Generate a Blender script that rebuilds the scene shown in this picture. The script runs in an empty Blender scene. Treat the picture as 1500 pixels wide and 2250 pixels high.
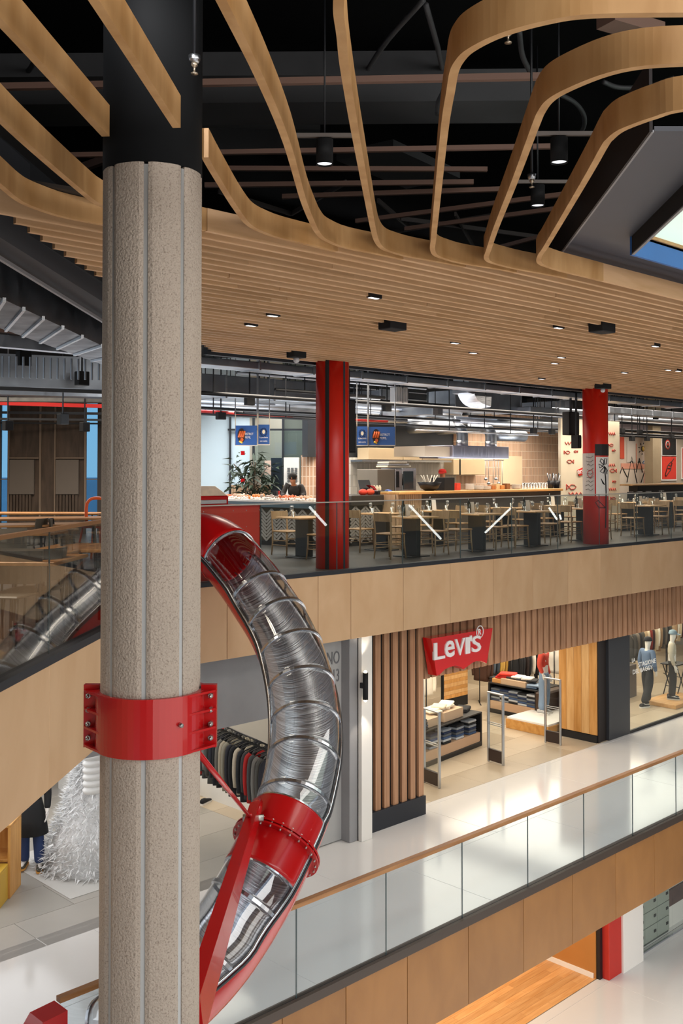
import bpy, bmesh, math, random
from mathutils import Vector, Matrix, noise
R = math.radians
sc = bpy.context.scene
COL = sc.collection
random.seed(7)
# ------------------------------------------------------------------ camera
F = 2250.0; PITCH = R(1.3); HOR = 1035.0; CY0 = HOR - F*math.tan(PITCH); EYE = 1.6
YAW = math.atan2(2300, 2250)            # view axis measured from world +X (the shop fronts run along X)
cam = bpy.data.cameras.new('camera'); camo = bpy.data.objects.new('camera', cam); COL.objects.link(camo)
cam.sensor_fit = 'VERTICAL'; cam.sensor_height = 36; cam.sensor_width = 24; cam.lens = 36*F/2250
cam.shift_y = -(1125-CY0)/2250; cam.clip_end = 300
camo.location = (0, 0, EYE); camo.rotation_euler = (R(90)+PITCH, 0, YAW-R(90))
sc.camera = camo
# ------------------------------------------------------------------ world, exposure, lights
sc.view_settings.view_transform = 'Standard'; sc.view_settings.look = 'None'
sc.view_settings.gamma = 1; sc.view_settings.exposure = 0.0; sc.view_settings.use_curve_mapping = False
w = bpy.data.worlds.new('world'); sc.world = w; w.use_nodes = True
nt = w.node_tree; bg = nt.nodes['Background']
tc = nt.nodes.new('ShaderNodeTexCoord'); sp = nt.nodes.new('ShaderNodeSeparateXYZ'); rp = nt.nodes.new('ShaderNodeValToRGB')
nt.links.new(tc.outputs['Generated'], sp.inputs[0]); nt.links.new(sp.outputs['Z'], rp.inputs[0])
rp.color_ramp.elements[0].position = 0.0; rp.color_ramp.elements[0].color = (.72, .80, .88, 1)
rp.color_ramp.elements[1].position = 0.5; rp.color_ramp.elements[1].color = (.62, .80, 1, 1)
nt.links.new(rp.outputs[0], bg.inputs[0]); bg.inputs[1].default_value = 1.5
def area(name, loc, size, power, color=(1, 1, 1), rot=(0, 0, 0), spread=180):
    l = bpy.data.lights.new(name, 'AREA'); l.shape = 'RECTANGLE'; l.size, l.size_y = size
    l.energy = power; l.color = color; l.spread = R(spread)
    o = bpy.data.objects.new(name, l); o.location = loc; o.rotation_euler = rot; COL.objects.link(o); return o
WARM = (1, .88, .74); NEU = (1, .95, .88); COOL = (.93, .96, 1)
area('front_fill', (3, -7.2, 4.6), (16, 5), 1250, (1, .98, .95), (R(78), 0, 0))         # added frontal fill behind the viewpoint, brightens column and ceiling
area('ceiling_fill', (5, -7.4, -2.2), (18, 3.5), 520, (1, .95, .88), (R(108), 0, 0))   # added fill tilted upward from behind, lifts the slatted ceiling
area('atrium_lamp', (13, 5.0, 3.0), (10, 1.6), 200, NEU)
area('hall_lamp', (20, 10.2, -1.6), (18, 1.6), 150, (1, .96, .93))              # strip over the walkway
area('shop_lamp', (14.8, 15.3, -1.35), (9, 4), 430, (1, .88, .70))             # inside the denim shop
area('shop_lamp', (25, 15.5, -1.35), (9, 4), 560, (1, .88, .70))
area('shop_lamp', (5, 15.5, -1.35), (9, 5), 300, (.97, .98, 1))                # left store
area('shop_lamp', (0, 11, -1.35), (4, 3), 70, (.97, .98, 1))
area('kitchen_lamp', (20, 17.4, 3.3), (12, 1.6), 520, WARM, spread=140)
area('kitchen_lamp', (15, 19.0, 3.7), (6, 2.5), 330, COOL, spread=140)
area('dining_fill', (18, 14.2, 3.3), (14, .8), 420, WARM, spread=140)
area('dining_fill', (28, 15.6, 3.4), (10, 1.5), 560, WARM, spread=140)
area('dining_fill', (9, 20, 4.2), (6, 4), 420, WARM, spread=140)  # unseen lamp set here to brighten the timber wall
area('dining_fill', (2.5, 10.5, 4.1), (3, 3), 380, WARM, spread=150)  # unseen lamp added to brighten the tables behind the left glass
area('duct_fill', (16, 16, 1.9), (18, 1.0), 240, (.9, .95, 1), (R(180), 0, 0))   # added upward fill, no fitting there, brightens the ducts
area('ground_lamp', (13, 4, -5.75), (16, 6), 1350, (1, .97, .93))
area('ground_shop_lamp', (14, 14, -5.8), (12, 4), 420, (1, .80, .55))
def spotl(name, loc, target, power, size, color=(1, 1, 1), blend=.6, rad=.08):
    l = bpy.data.lights.new(name, 'SPOT'); l.energy = power; l.color = color; l.spot_size = R(size); l.spot_blend = blend; l.shadow_soft_size = rad
    o = bpy.data.objects.new(name, l); o.location = loc; d = Vector(target)-Vector(loc); o.rotation_euler = d.to_track_quat('-Z', 'Y').to_euler(); COL.objects.link(o)
spotl('slide_fill', (6.4, 2.6, 4.4), (7.9, 8.8, -1.0), 900, 42); spotl('slide_fill', (1.0, 3.0, 4.8), (8.4, 9.6, .2), 700, 36)  # added spots out of view, brighten the steel of the slide
# ------------------------------------------------------------------ pixel <-> world helpers
cs, sn = math.cos(YAW), math.sin(YAW)
def ray(px, py):
    x = (px-750)/F; v = -(py-CY0)/F
    fwd = math.cos(PITCH)-v*math.sin(PITCH); up = math.sin(PITCH)+v*math.cos(PITCH)
    return Vector((x*sn+fwd*cs, -x*cs+fwd*sn, up))
def atz(px, py, z): d = ray(px, py); t = (z-EYE)/d.z; return Vector((0, 0, EYE))+d*t
def atD(px, py, D): d = ray(px, py); t = D/d.y; return Vector((0, 0, EYE))+d*t
def atY(px, py, Y):                                   # depth along the horizontal view axis
    d = ray(px, py); t = Y/(d.x*cs+d.y*sn); return Vector((0, 0, EYE))+d*t
def XD(px, D, py=1035): return atD(px, py, D).x
# ------------------------------------------------------------------ objects
def lin(c): return c/12.92 if c <= .04045 else ((c+.055)/1.055)**2.4
def rgb(h): return tuple(lin(int(h[i:i+2], 16)/255) for i in (0, 2, 4))
def thing(name, label, cat, loc=(0, 0, 0), rz=0, group=None):
    o = bpy.data.objects.new(name, None); COL.objects.link(o); o.empty_display_size = .1
    o.location = loc; o.rotation_euler = (0, 0, rz); tag(o, label, cat, group); return o
def tag(o, label=None, cat=None, group=None, kind=None):
    if label: o['label'] = label
    if cat: o['category'] = cat
    if group: o['group'] = group
    if kind: o['kind'] = kind
    return o
KIDS = {}
def link(name, me, parent=None, loc=None):
    o = bpy.data.objects.new(name, me); COL.objects.link(o)
    if parent is not None:
        o.parent = parent; KIDS.setdefault(parent, []).append(o)
    if loc is not None: o.location = loc
    return o
def copy_tree(o, parent=None):
    c = o.copy(); COL.objects.link(c)
    if parent is not None: c.parent = parent; KIDS.setdefault(parent, []).append(c)
    for ch in KIDS.get(o, []): copy_tree(ch, c)
    return c
def dup(o, loc, rz=0, label=None, group=None, scale=None):
    c = copy_tree(o); c.location = loc; c.rotation_euler = (0, 0, rz)
    if scale: c.scale = scale
    if label: c['label'] = label
    if group: c['group'] = group
    return c
class MB:
    def __init__(s): s.v = []; s.f = []; s.sm = []
    def add(s, vs, fs, smooth=False):
        n = len(s.v); s.v += [tuple(v) for v in vs]; s.f += [tuple(i+n for i in f) for f in fs]; s.sm += [smooth]*len(fs); return s
    def box(s, x0, x1, y0, y1, z0, z1):
        return s.add([(x, y, z) for z in (z0, z1) for y in (y0, y1) for x in (x0, x1)],
            [(0, 2, 3, 1), (4, 5, 7, 6), (0, 1, 5, 4), (2, 6, 7, 3), (0, 4, 6, 2), (1, 3, 7, 5)])
    def bbox(s, x0, x1, y0, y1, z0, z1, b=.01):         # box with all edges chamfered
        vs = []; idx = {}
        for iz, (z, dz) in enumerate(((z0, b), (z1, -b))):
            for iy, (y, dy) in enumerate(((y0, b), (y1, -b))):
                for ix, (x, dx) in enumerate(((x0, b), (x1, -b))):
                    for a, p in enumerate(((x, y+dy, z+dz), (x+dx, y, z+dz), (x+dx, y+dy, z))):
                        idx[(ix, iy, iz, a)] = len(vs); vs.append(p)
        I = lambda *k: idx[k]; fs = []
        for q in (0, 1):
            fs.append([I(q, 0, 0, 0), I(q, 1, 0, 0), I(q, 1, 1, 0), I(q, 0, 1, 0)][::1 if q else -1])
            fs.append([I(0, q, 0, 1), I(1, q, 0, 1), I(1, q, 1, 1), I(0, q, 1, 1)][::-1 if q else 1])
            fs.append([I(0, 0, q, 2), I(1, 0, q, 2), I(1, 1, q, 2), I(0, 1, q, 2)][::1 if q else -1])
        for a in (0, 1):
            for c in (0, 1):
                fs.append((I(0, a, c, 1), I(1, a, c, 1), I(1, a, c, 2), I(0, a, c, 2)))
                fs.append((I(a, 0, c, 0), I(a, 1, c, 0), I(a, 1, c, 2), I(a, 0, c, 2)))
                fs.append((I(a, c, 0, 0), I(a, c, 1, 0), I(a, c, 1, 1), I(a, c, 0, 1)))
        for x in (0, 1):
            for y in (0, 1):
                for z in (0, 1): fs.append((I(x, y, z, 0), I(x, y, z, 1), I(x, y, z, 2)))
        return s.add(vs, fs)
    def beam(s, p, q, w, h, up=(0, 0, 1), w2=None, h2=None):            # box along p-q
        p, q = Vector(p), Vector(q); t = (q-p).normalized(); u = Vector(up)
        if abs(t.dot(u)) > .98: u = Vector((0, 1, 0))
        a = t.cross(u).normalized(); b = a.cross(t).normalized(); w2 = w2 or w; h2 = h2 or h
        vs = []
        for c, ww, hh in ((p, w, h), (q, w2, h2)):
            vs += [c-a*ww/2-b*hh/2, c+a*ww/2-b*hh/2, c+a*ww/2+b*hh/2, c-a*ww/2+b*hh/2]
        return s.add(vs, [(3, 2, 1, 0), (4, 5, 6, 7), (0, 1, 5, 4), (1, 2, 6, 5), (2, 3, 7, 6), (3, 0, 4, 7)])
    def tube(s, pts, r, n=8, caps=True, smooth=True):
        pts = [Vector(p) for p in pts]; rs = r if isinstance(r, (list, tuple)) else [r]*len(pts)
        base = len(s.v); t0 = (pts[1]-pts[0]).normalized(); u = t0.orthogonal().normalized()
        vs = []; fs = []
        for i, p in enumerate(pts):
            t = ((pts[min(i+1, len(pts)-1)]-pts[max(i-1, 0)])).normalized()
            u = (u-t*u.dot(t)).normalized(); v = t.cross(u)
            for k in range(n):
                a = 2*math.pi*k/n; vs.append(p+(u*math.cos(a)+v*math.sin(a))*rs[i])
        for i in range(len(pts)-1):
            for k in range(n):
                k2 = (k+1) % n; fs.append((i*n+k, i*n+k2, (i+1)*n+k2, (i+1)*n+k))
        if caps: fs.append(tuple(range(n))[::-1]); fs.append(tuple((len(pts)-1)*n+k for k in range(n)))
        return s.add(vs, fs, smooth)
    def lathe(s, prof, c=(0, 0, 0), n=24, smooth=True, ax=1, ay=1):
        vs = []; fs = []
        for r, z in prof:
            for k in range(n):
                a = 2*math.pi*k/n; vs.append((c[0]+r*ax*math.cos(a), c[1]+r*ay*math.sin(a), c[2]+z))
        m = len(prof)
        for i in range(m-1):
            for k in range(n):
                k2 = (k+1) % n; fs.append((i*n+k, i*n+k2, (i+1)*n+k2, (i+1)*n+k))
        if prof[0][0] > 1e-5: fs.append(tuple(range(n))[::-1])
        if prof[-1][0] > 1e-5: fs.append(tuple((m-1)*n+k for k in range(n)))
        return s.add(vs, fs, smooth)
    def prism(s, poly, z0, z1):                        # xy polygon
        n = len(poly); vs = [(x, y, z0) for x, y in poly]+[(x, y, z1) for x, y in poly]
        return s.add(vs, [tuple(range(n))[::-1], tuple(range(n, 2*n))]+[(i, (i+1) % n, n+(i+1) % n, n+i) for i in range(n)])
    def slab(s, pts, d):                               # planar 3-D polygon extruded by vector d
        n = len(pts); d = Vector(d); vs = [Vector(p) for p in pts]; vs += [p+d for p in vs]
        return s.add(vs, [tuple(range(n))[::-1], tuple(range(n, 2*n))]+[(i, (i+1) % n, n+(i+1) % n, n+i) for i in range(n)])
    def sweep(s, pts, w, h, dz=0):                     # board on edge following a path: width w, height h above the path
        pts = [Vector(p) for p in pts]; vs = []; fs = []
        for i, p in enumerate(pts):
            t = pts[min(i+1, len(pts)-1)]-pts[max(i-1, 0)]; t.z = 0; t.normalize(); a = Vector((t.y, -t.x, 0))
            vs += [p-a*w/2, p+a*w/2, p+a*w/2+Vector((0, 0, h)), p-a*w/2+Vector((0, 0, h))]
        for i in range(len(pts)-1):
            for k in range(4): fs.append((4*i+k, 4*i+(k+1) % 4, 4*i+4+(k+1) % 4, 4*i+4+k))
        n = 4*(len(pts)-1); fs += [(3, 2, 1, 0), (n, n+1, n+2, n+3)]
        return s.add(vs, fs)
    def sphere(s, c, rx, ry=None, rz=None, n=12, m=8):
        ry = ry or rx; rz = rz or rx
        return s.lathe([(max(1e-6, math.sin(math.pi*i/m))*1, -math.cos(math.pi*i/m)) for i in range(m+1)], n=n) if 0 else \
            s.add([(c[0]+rx*math.sin(math.pi*i/m)*math.cos(2*math.pi*k/n), c[1]+ry*math.sin(math.pi*i/m)*math.sin(2*math.pi*k/n), c[2]-rz*math.cos(math.pi*i/m)) for i in range(m+1) for k in range(n)],
                  [(i*n+k, i*n+(k+1) % n, (i+1)*n+(k+1) % n, (i+1)*n+k) for i in range(m) for k in range(n)], True)
    def xf(s, M, start=0):
        s.v[start:] = [tuple(M @ Vector(v)) for v in s.v[start:]]; return s
    def mesh(s, name, mat, off=None):
        me = bpy.data.meshes.new(name)
        vs = s.v if off is None else [(v[0]-off[0], v[1]-off[1], v[2]-off[2]) for v in s.v]
        me.from_pydata(vs, [], s.f); me.polygons.foreach_set('use_smooth', s.sm)
        bm = bmesh.new(); bm.from_mesh(me)
        bmesh.ops.remove_doubles(bm, verts=bm.verts, dist=1e-5)
        bmesh.ops.recalc_face_normals(bm, faces=bm.faces); bm.to_mesh(me); bm.free()
        if mat: me.materials.append(mat)
        me.update(); return me
    def obj(s, name, mat, parent=None, world=False):
        off = parent.location if (world and parent is not None) else None
        if world and parent is not None and parent.parent is not None:
            off = parent.location+parent.parent.location
        return link(name, s.mesh(name, mat, off), parent)
    def top(s, name, mat, label=None, cat=None, group=None, kind=None):  # stand-alone thing, origin moved to its base
        n = len(s.v); c = (sum(v[0] for v in s.v)/n, sum(v[1] for v in s.v)/n, min(v[2] for v in s.v))
        o = link(name, s.mesh(name, mat, c), None, c); return tag(o, label, cat, group, kind)
def base_of(pts): return Vector((sum(p[0] for p in pts)/len(pts), sum(p[1] for p in pts)/len(pts), min(p[2] for p in pts)))
def smooth_path(pts, n=6):
    pts = [Vector(p) for p in pts]; out = []
    P = [pts[0]*2-pts[1]]+pts+[pts[-1]*2-pts[-2]]
    for i in range(1, len(P)-2):
        for k in range(n):
            t = k/n; a, b, c, d = P[i-1], P[i], P[i+1], P[i+2]
            out.append(.5*((2*b)+(c-a)*t+(2*a-5*b+4*c-d)*t*t+(3*b-a-3*c+d)*t**3))
    out.append(pts[-1]); return out
def text_mesh(s, size, depth=.004, bold=0.0, spacing=1.0):
    cu = bpy.data.curves.new('txt', 'FONT'); cu.body = s; cu.size = size; cu.extrude = depth; cu.offset = bold
    cu.align_x = 'LEFT'; cu.space_character = spacing; cu.resolution_u = 3
    o = bpy.data.objects.new('txt', cu); COL.objects.link(o)
    bpy.context.view_layer.update()
    me = bpy.data.meshes.new_from_object(o.evaluated_get(bpy.context.evaluated_depsgraph_get()))
    bpy.data.objects.remove(o); return me
def place_text(name, s, size, p, xdir, updir, mat, parent, depth=.004, bold=0., fit=None, spacing=1.0):
    me = text_mesh(s, size, depth, bold, spacing); xs = [v.co.x for v in me.vertices]; ys = [v.co.y for v in me.vertices]
    x0, x1, y0, y1 = min(xs), max(xs), min(ys), max(ys); sx = sy = 1
    if fit: sx = fit[0]/(x1-x0); sy = fit[1]/(y1-y0)
    X = Vector(xdir).normalized(); U = Vector(updir).normalized(); N = X.cross(U)
    p = Vector(p); off = parent.location if parent is not None else Vector()
    for v in me.vertices:
        q = v.co.copy(); v.co = p+X*(q.x-x0)*sx+U*(q.y-y0)*sy+N*q.z-off
    me.materials.clear(); me.materials.append(mat); me.update()
    return link(name, me, parent)
# ------------------------------------------------------------------ materials
MATS = {}
def newmat(name):
    m = bpy.data.materials.new(name); m.use_nodes = True; return m, m.node_tree, m.node_tree.nodes['Principled BSDF']
def N(nt, t, **k):
    n = nt.nodes.new('ShaderNode'+t)
    for a, b in k.items():
        if a.startswith('i_'):
            n.inputs[a[2:].replace('_', ' ')].default_value = b
        else: setattr(n, a, b)
    return n
def paint(name, hexc, rough=.5, metal=0., spec=.5, var=.06, scale=3., bump=0., bscale=60., coat=0., seed=0):
    if name in MATS: return MATS[name]
    m, nt, b = newmat(name); c = rgb(hexc); L = nt.links.new
    tc = N(nt, 'TexCoord'); nz = N(nt, 'TexNoise', i_Scale=scale, i_Detail=3.)
    L(tc.outputs['Object'], nz.inputs['Vector'])
    mx = N(nt, 'Mix', data_type='RGBA'); L(nz.outputs['Fac'], mx.inputs[0])
    mx.inputs[6].default_value = (*[min(1, x*(1+var)) for x in c], 1); mx.inputs[7].default_value = (*[x*(1-var) for x in c], 1)
    L(mx.outputs[2], b.inputs['Base Color'])
    b.inputs['Roughness'].default_value = rough; b.inputs['Metallic'].default_value = metal
    b.inputs['Specular IOR Level'].default_value = spec; b.inputs['Coat Weight'].default_value = coat
    if bump:
        n2 = N(nt, 'TexNoise', i_Scale=bscale, i_Detail=2.); L(tc.outputs['Object'], n2.inputs['Vector'])
        bp = N(nt, 'Bump', i_Strength=bump, i_Distance=.01); L(n2.outputs['Fac'], bp.inputs['Height']); L(bp.outputs[0], b.inputs['Normal'])
    MATS[name] = m; return m
def wood(name, h1, h2, rough=.5, stretch=(1, 1, .06), scale=14., spec=.4, perobj=.10, bump=.08):
    if name in MATS: return MATS[name]
    m, nt, b = newmat(name); L = nt.links.new
    tc = N(nt, 'TexCoord'); oi = N(nt, 'ObjectInfo'); mp = N(nt, 'Mapping'); mp.inputs['Scale'].default_value = stretch
    ad = N(nt, 'VectorMath', operation='ADD'); ml = N(nt, 'Math', operation='MULTIPLY'); ml.inputs[1].default_value = 37.
    L(oi.outputs['Random'], ml.inputs[0]); L(tc.outputs['Object'], ad.inputs[0]); L(ml.outputs[0], ad.inputs[1]); L(ad.outputs[0], mp.inputs['Vector'])
    nz = N(nt, 'TexNoise', i_Scale=scale, i_Detail=5., i_Distortion=.4); L(mp.outputs[0], nz.inputs['Vector'])
    cr = N(nt, 'ValToRGB'); L(nz.outputs['Fac'], cr.inputs[0])
    cr.color_ramp.elements[0].position = .3; cr.color_ramp.elements[0].color = (*rgb(h2), 1)
    cr.color_ramp.elements[1].position = .68; cr.color_ramp.elements[1].color = (*rgb(h1), 1)
    hs = N(nt, 'HueSaturation'); mr = N(nt, 'MapRange'); mr.inputs[3].default_value = 1-perobj; mr.inputs[4].default_value = 1+perobj
    L(oi.outputs['Random'], mr.inputs[0]); L(mr.outputs[0], hs.inputs['Value']); L(cr.outputs[0], hs.inputs['Color'])
    L(hs.outputs[0], b.inputs['Base Color']); b.inputs['Roughness'].default_value = rough; b.inputs['Specular IOR Level'].default_value = spec
    bp = N(nt, 'Bump', i_Strength=bump, i_Distance=.01); L(nz.outputs['Fac'], bp.inputs['Height']); L(bp.outputs[0], b.inputs['Normal'])
    MATS[name] = m; return m
def brushed(name, hexc, rough=.28, stretch=(1, 1, 40), scale=6., bump=.25, blotch=.0):
    if name in MATS: return MATS[name]
    m, nt, b = newmat(name); L = nt.links.new
    tc = N(nt, 'TexCoord'); mp = N(nt, 'Mapping'); mp.inputs['Scale'].default_value = stretch
    L(tc.outputs['UV' if name == 'trough_steel' else 'Object'], mp.inputs['Vector'])
    nz = N(nt, 'TexNoise', i_Scale=scale, i_Detail=4.); L(mp.outputs[0], nz.inputs['Vector'])
    n2 = N(nt, 'TexNoise', i_Scale=2.2, i_Detail=3.); L(tc.outputs['Object'], n2.inputs['Vector'])
    c = rgb(hexc); mx = N(nt, 'Mix', data_type='RGBA'); L(n2.outputs['Fac'], mx.inputs[0])
    mx.inputs[6].default_value = (*[x*(1-blotch) for x in c], 1); mx.inputs[7].default_value = (*[min(1, x*(1+blotch)) for x in c], 1)
    L(mx.outputs[2], b.inputs['Base Color']); b.inputs['Metallic'].default_value = 1
    mr = N(nt, 'MapRange'); mr.inputs[3].default_value = rough*.6; mr.inputs[4].default_value = rough*1.5
    L(nz.outputs['Fac'], mr.inputs[0]); L(mr.outputs[0], b.inputs['Roughness'])
    bp = N(nt, 'Bump', i_Strength=bump, i_Distance=.01); L(nz.outputs['Fac'], bp.inputs['Height']); L(bp.outputs[0], b.inputs['Normal'])
    MATS[name] = m; return m
def glassy(name, tint=(.93, .97, .97), ior=1.5, gloss=(1, 1, 1), rough=0.0, mult=1.0):
    if name in MATS: return MATS[name]
    m, nt, b = newmat(name); L = nt.links.new; nt.nodes.remove(b); out = nt.nodes['Material Output']
    tr = N(nt, 'BsdfTransparent'); tr.inputs[0].default_value = (*tint, 1)
    gl = N(nt, 'BsdfGlossy'); gl.inputs[0].default_value = (*gloss, 1); gl.inputs['Roughness'].default_value = rough
    r0 = ((ior-1)/(ior+1))**2; lw = N(nt, 'LayerWeight')                 # Schlick reflectance, the same from both sides
    pw = N(nt, 'Math', operation='POWER'); pw.inputs[1].default_value = 5.; L(lw.outputs['Facing'], pw.inputs[0])
    fr = N(nt, 'Math', operation='MULTIPLY_ADD'); fr.inputs[1].default_value = 1-r0; fr.inputs[2].default_value = r0; L(pw.outputs[0], fr.inputs[0])
    mu = N(nt, 'Math', operation='MULTIPLY', use_clamp=True); mu.inputs[1].default_value = mult
    mi = N(nt, 'MixShader'); L(fr.outputs[0], mu.inputs[0]); L(mu.outputs[0], mi.inputs[0])
    L(tr.outputs[0], mi.inputs[1]); L(gl.outputs[0], mi.inputs[2]); L(mi.outputs[0], out.inputs[0])
    MATS[name] = m; return m
def glow(name, col, s):
    if name in MATS: return MATS[name]
    m, nt, b = newmat(name); b.inputs['Base Color'].default_value = (*col, 1)
    b.inputs['Emission Color'].default_value = (*col, 1); b.inputs['Emission Strength'].default_value = s; MATS[name] = m; return m
BLK = paint('black_metal', '15161a', .45); BLKM = paint('matt_black', '0c0c0e', .8); NAVY = paint('navy_black', '22252c', .55)
CEILW = wood('ceiling_ply', 'dcb38a', 'c79c70', .5, (.12, 1, 1), 9., perobj=.10, bump=.05)
BENTW = wood('bent_ply', 'cc9f6c', 'b0824f', .5, (1, 1, .3), 5., perobj=.06, bump=.04)
PANEL = wood('panel_ply', 'd0ad88', 'c5a07a', .5, (.6, .6, .3), 4., perobj=.07, bump=.02)
PANEL2 = wood('panel_bronze', '9c6b36', '8e5f2d', .45, (.6, .6, .3), 4., perobj=.07, bump=.02)
OAK = wood('slat_oak', 'b98d6c', '9a7052', .5, (1, 1, .08), 22., perobj=.1)
RAILW = wood('rail_oak', 'ab7b4e', '8d5f38', .4, (.08, 1, 1), 16., perobj=.0)
RED = paint('gloss_red', 'ad0c10', .25, var=.05, spec=.4, coat=.2); REDP = paint('satin_red', 'c8291d', .45, var=.04)
GLASS = glassy('rail_glass', (.90, .94, .94), 1.5); GLASSB = glassy('lower_rail_glass', (.92, .97, 1), 1.5, mult=1.8)
WHITEP = paint('white_paint', 'e6e2dc', .5, var=.02); STEEL = brushed('steel', 'c0c3c8', .3)
DUCT = brushed('galvanised', '9aa0a8', .42, (1, 1, 1), 5., .3, .35)
# ================================================================== STRUCTURE
D0, DS, D2 = 11.65, 12.12, 8.88            # upper slab front, slatted shopfront, middle walkway edge
ZM, ZG = -4.5, -9.0                        # middle floor, ground floor
A0, A1 = atz(0, 1508, 0), atz(220, 1393, 0)
E = (A1-A0).normalized(); E.z = 0; E.normalize(); EN = Vector((E.y, -E.x, 0))      # EN points to the void
CORN = A1+E*((D0-A1.y)/E.y); FARL = CORN-E*20
def poly_floor(name, poly, z0, z1, mat):
    return tag(MB().prism(poly, z0, z1).top(name, mat), kind='structure')
GREYF = paint('dark_floor', '4a4642', .35, var=.15, scale=1.5)
WFLOOR = paint('white_terrazzo', 'd9d6d3', .12, var=.05, scale=.8, spec=.6)
upper_poly = [(CORN.x+.06, D0+.06), (40, D0+.06), (40, 34), (-22, 34), (FARL.x-6, FARL.y), (FARL.x-.07, FARL.y+.03)]
poly_floor('floor', upper_poly, -.30, 0, GREYF)
poly_floor('ceiling', [(x, y) for x, y in [(CORN.x+.1, D0+.12), (40, D0+.12), (40, 34), (-22, 34), (FARL.x-6, FARL.y+.1), (FARL.x-.1, FARL.y+.1)]], -1.06, -.9, paint('soffit_white', 'c9c4bc', .7))
# middle floor: joint-tiled mall walkway, denim shop floor, grey store floor
def tiles(pname, x0, x1, y0, y1, z, sx, sy, mats, name='tile', gap=.006, stag=.5, keep=None, parent=None):
    meshes = {}; j = 0; y = y0; k = 0
    while y < y1-1e-6:
        x = x0-(stag*sx if j % 2 else 0)
        while x < x1-1e-6:
            a, b, c, d = max(x, x0), min(x+sx, x1), y, min(y+sy, y1)
            if b-a > .05 and (keep is None or keep((a+b)/2, (c+d)/2)):
                m = mats[random.randrange(len(mats))]; key = (round(b-a, 3), round(d-c, 3), m.name)
                if key not in meshes:
                    meshes[key] = MB().bbox(gap/2, b-a-gap/2, gap/2, d-c-gap/2, -.012, 0, .002).mesh(name, m)
                o = link(name, meshes[key], parent, (a-parent.location.x, c-parent.location.y, z-parent.location.z)); k += 1
            x += sx
        y += sy; j += 1
    return k
EOS = 12.45
mid = poly_floor('floor', [(-14, D2+.06), (40, D2+.06), (40, 24), (-14, 24)], ZM-.3, ZM-.012, paint('grout', '8a857f', .8))
XS = XD(931, DS, 1780)                     # right end of the full height slats = left jamb of the denim shop
tiles('walk', -12, 34, D2+.05, EOS, ZM, 3.4, 1.7, [WFLOOR], gap=.004, stag=.33, parent=mid)
SHOPF = [paint('shop_tile_a', 'b5a58f', .3, var=.08, scale=2.5), paint('shop_tile_b', 'aa9a84', .3, var=.08, scale=2.5), paint('shop_tile_c', 'bdae98', .3, var=.08, scale=2.5)]
tiles('shop', 11.3, 34, EOS, 20.5, ZM, 1.6, .8, SHOPF, parent=mid)
GREYT = [paint('grey_tile_a', 'a8a39c', .28, var=.09, scale=2), paint('grey_tile_b', 'a09c95', .28, var=.09, scale=2)]
tiles('store', -6, 11.3, EOS-.3, 21.7, ZM, 1.8, .9, GREYT, parent=mid)
low = poly_floor('floor', [(-8, -6), (40, -6), (40, 24), (-8, 24)], ZG-.3, ZG-.012, paint('grout', '8a857f', .8))
tiles('ground', 4, 34, 2.5, 11.73, ZG, 3.0, 3.0, [WFLOOR], gap=.004, stag=0, parent=low)
gx0_ = atz(1309, 2144, ZG).x
WPLANK = wood('floor_plank', 'd6a26a', 'c48a50', .4, (.3, 3, 1), 6., perobj=.12)
tiles('ground', gx0_+.3, 34, 11.75, 20.75, ZG, 3.0, 3.0, [WFLOOR], gap=.004, stag=0, parent=low)
tiles('plank', 12, gx0_, 11.75, 17, ZG, 1.8, .16, [WPLANK], name='plank', gap=.003, stag=.4, parent=low)
# fascia panels ----------------------------------------------------
def fascia(name, p, q, z0, z1, seams, mat, nrm, th=.04, backmat=None):
    """seams: distances along p->q where panels meet"""
    p = Vector(p); q = Vector(q); t = (q-p).normalized(); nrm = Vector(nrm)
    root = tag(MB().beam(p-nrm*.12+Vector((0, 0, (z0+z1)/2)), q-nrm*.12+Vector((0, 0, (z0+z1)/2)), .14, z1-z0-.02).top(name, BLKM), kind='structure')
    for a, b in zip(seams[:-1], seams[1:]):
        P, Q = p+t*(a+.004), p+t*(b-.004); mid_ = (P+Q)/2; mid_.z = (z0+z1)/2
        rz = math.atan2(t.y, t.x); L_ = (b-a)-.008
        o = MB().bbox(-L_/2, L_/2, -th/2, th/2, -(z1-z0)/2, (z1-z0)/2, .004).obj('panel', mat, root)
        o.location = mid_-root.location-nrm*(th/2); o.rotation_euler = (0, 0, rz)
    return root
sx = [XD(p, D0, 1330)-CORN.x for p in (499, 699, 771, 886, 989, 1084, 1171, 1248, 1320, 1388, 1450)]
sx = [0]+sx+[sx[-1]+1.45*k for k in range(1, 10)]
fascia('trim_1', (CORN.x, D0, 0), (CORN.x+sx[-1], D0, 0), -1.09, -.03, sx, PANEL, (0, -1, 0))
t1 = (atz(110, 1450, 0)-CORN).length
sl = [0, 1.2]
pA = [(CORN-(A0+E*((atY(110, 1600, 8.7)-A0).dot(E)))).length]
sl = [0, .9, 2.3, pA[0]] if pA[0] > 2.6 else [0, pA[0]]
sl += [sl[-1]+2.4*k for k in range(1, 6)]
fascia('trim_2', tuple(CORN.xy)+(0,), tuple((CORN-E*sl[-1]).xy)+(0,), -1.09, -.03, sl, PANEL, tuple(EN))
s2 = [XD(p, D2, y) for p, y in ((620, 2300), (760, 2250), (895, 2150), (1029, 2080), (1150, 2010), (1257, 1950), (1352, 1880), (1437, 1820))]
s2 = [s2[0]-1.28*k for k in range(4, 0, -1)]+s2+[s2[-1]+1.3*k for k in range(1, 8)]
fascia('trim_3', (s2[0], D2, 0), (s2[-1], D2, 0), ZM-1.17, ZM-.09, [x-s2[0] for x in s2], PANEL2, (0, -1, 0))
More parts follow.
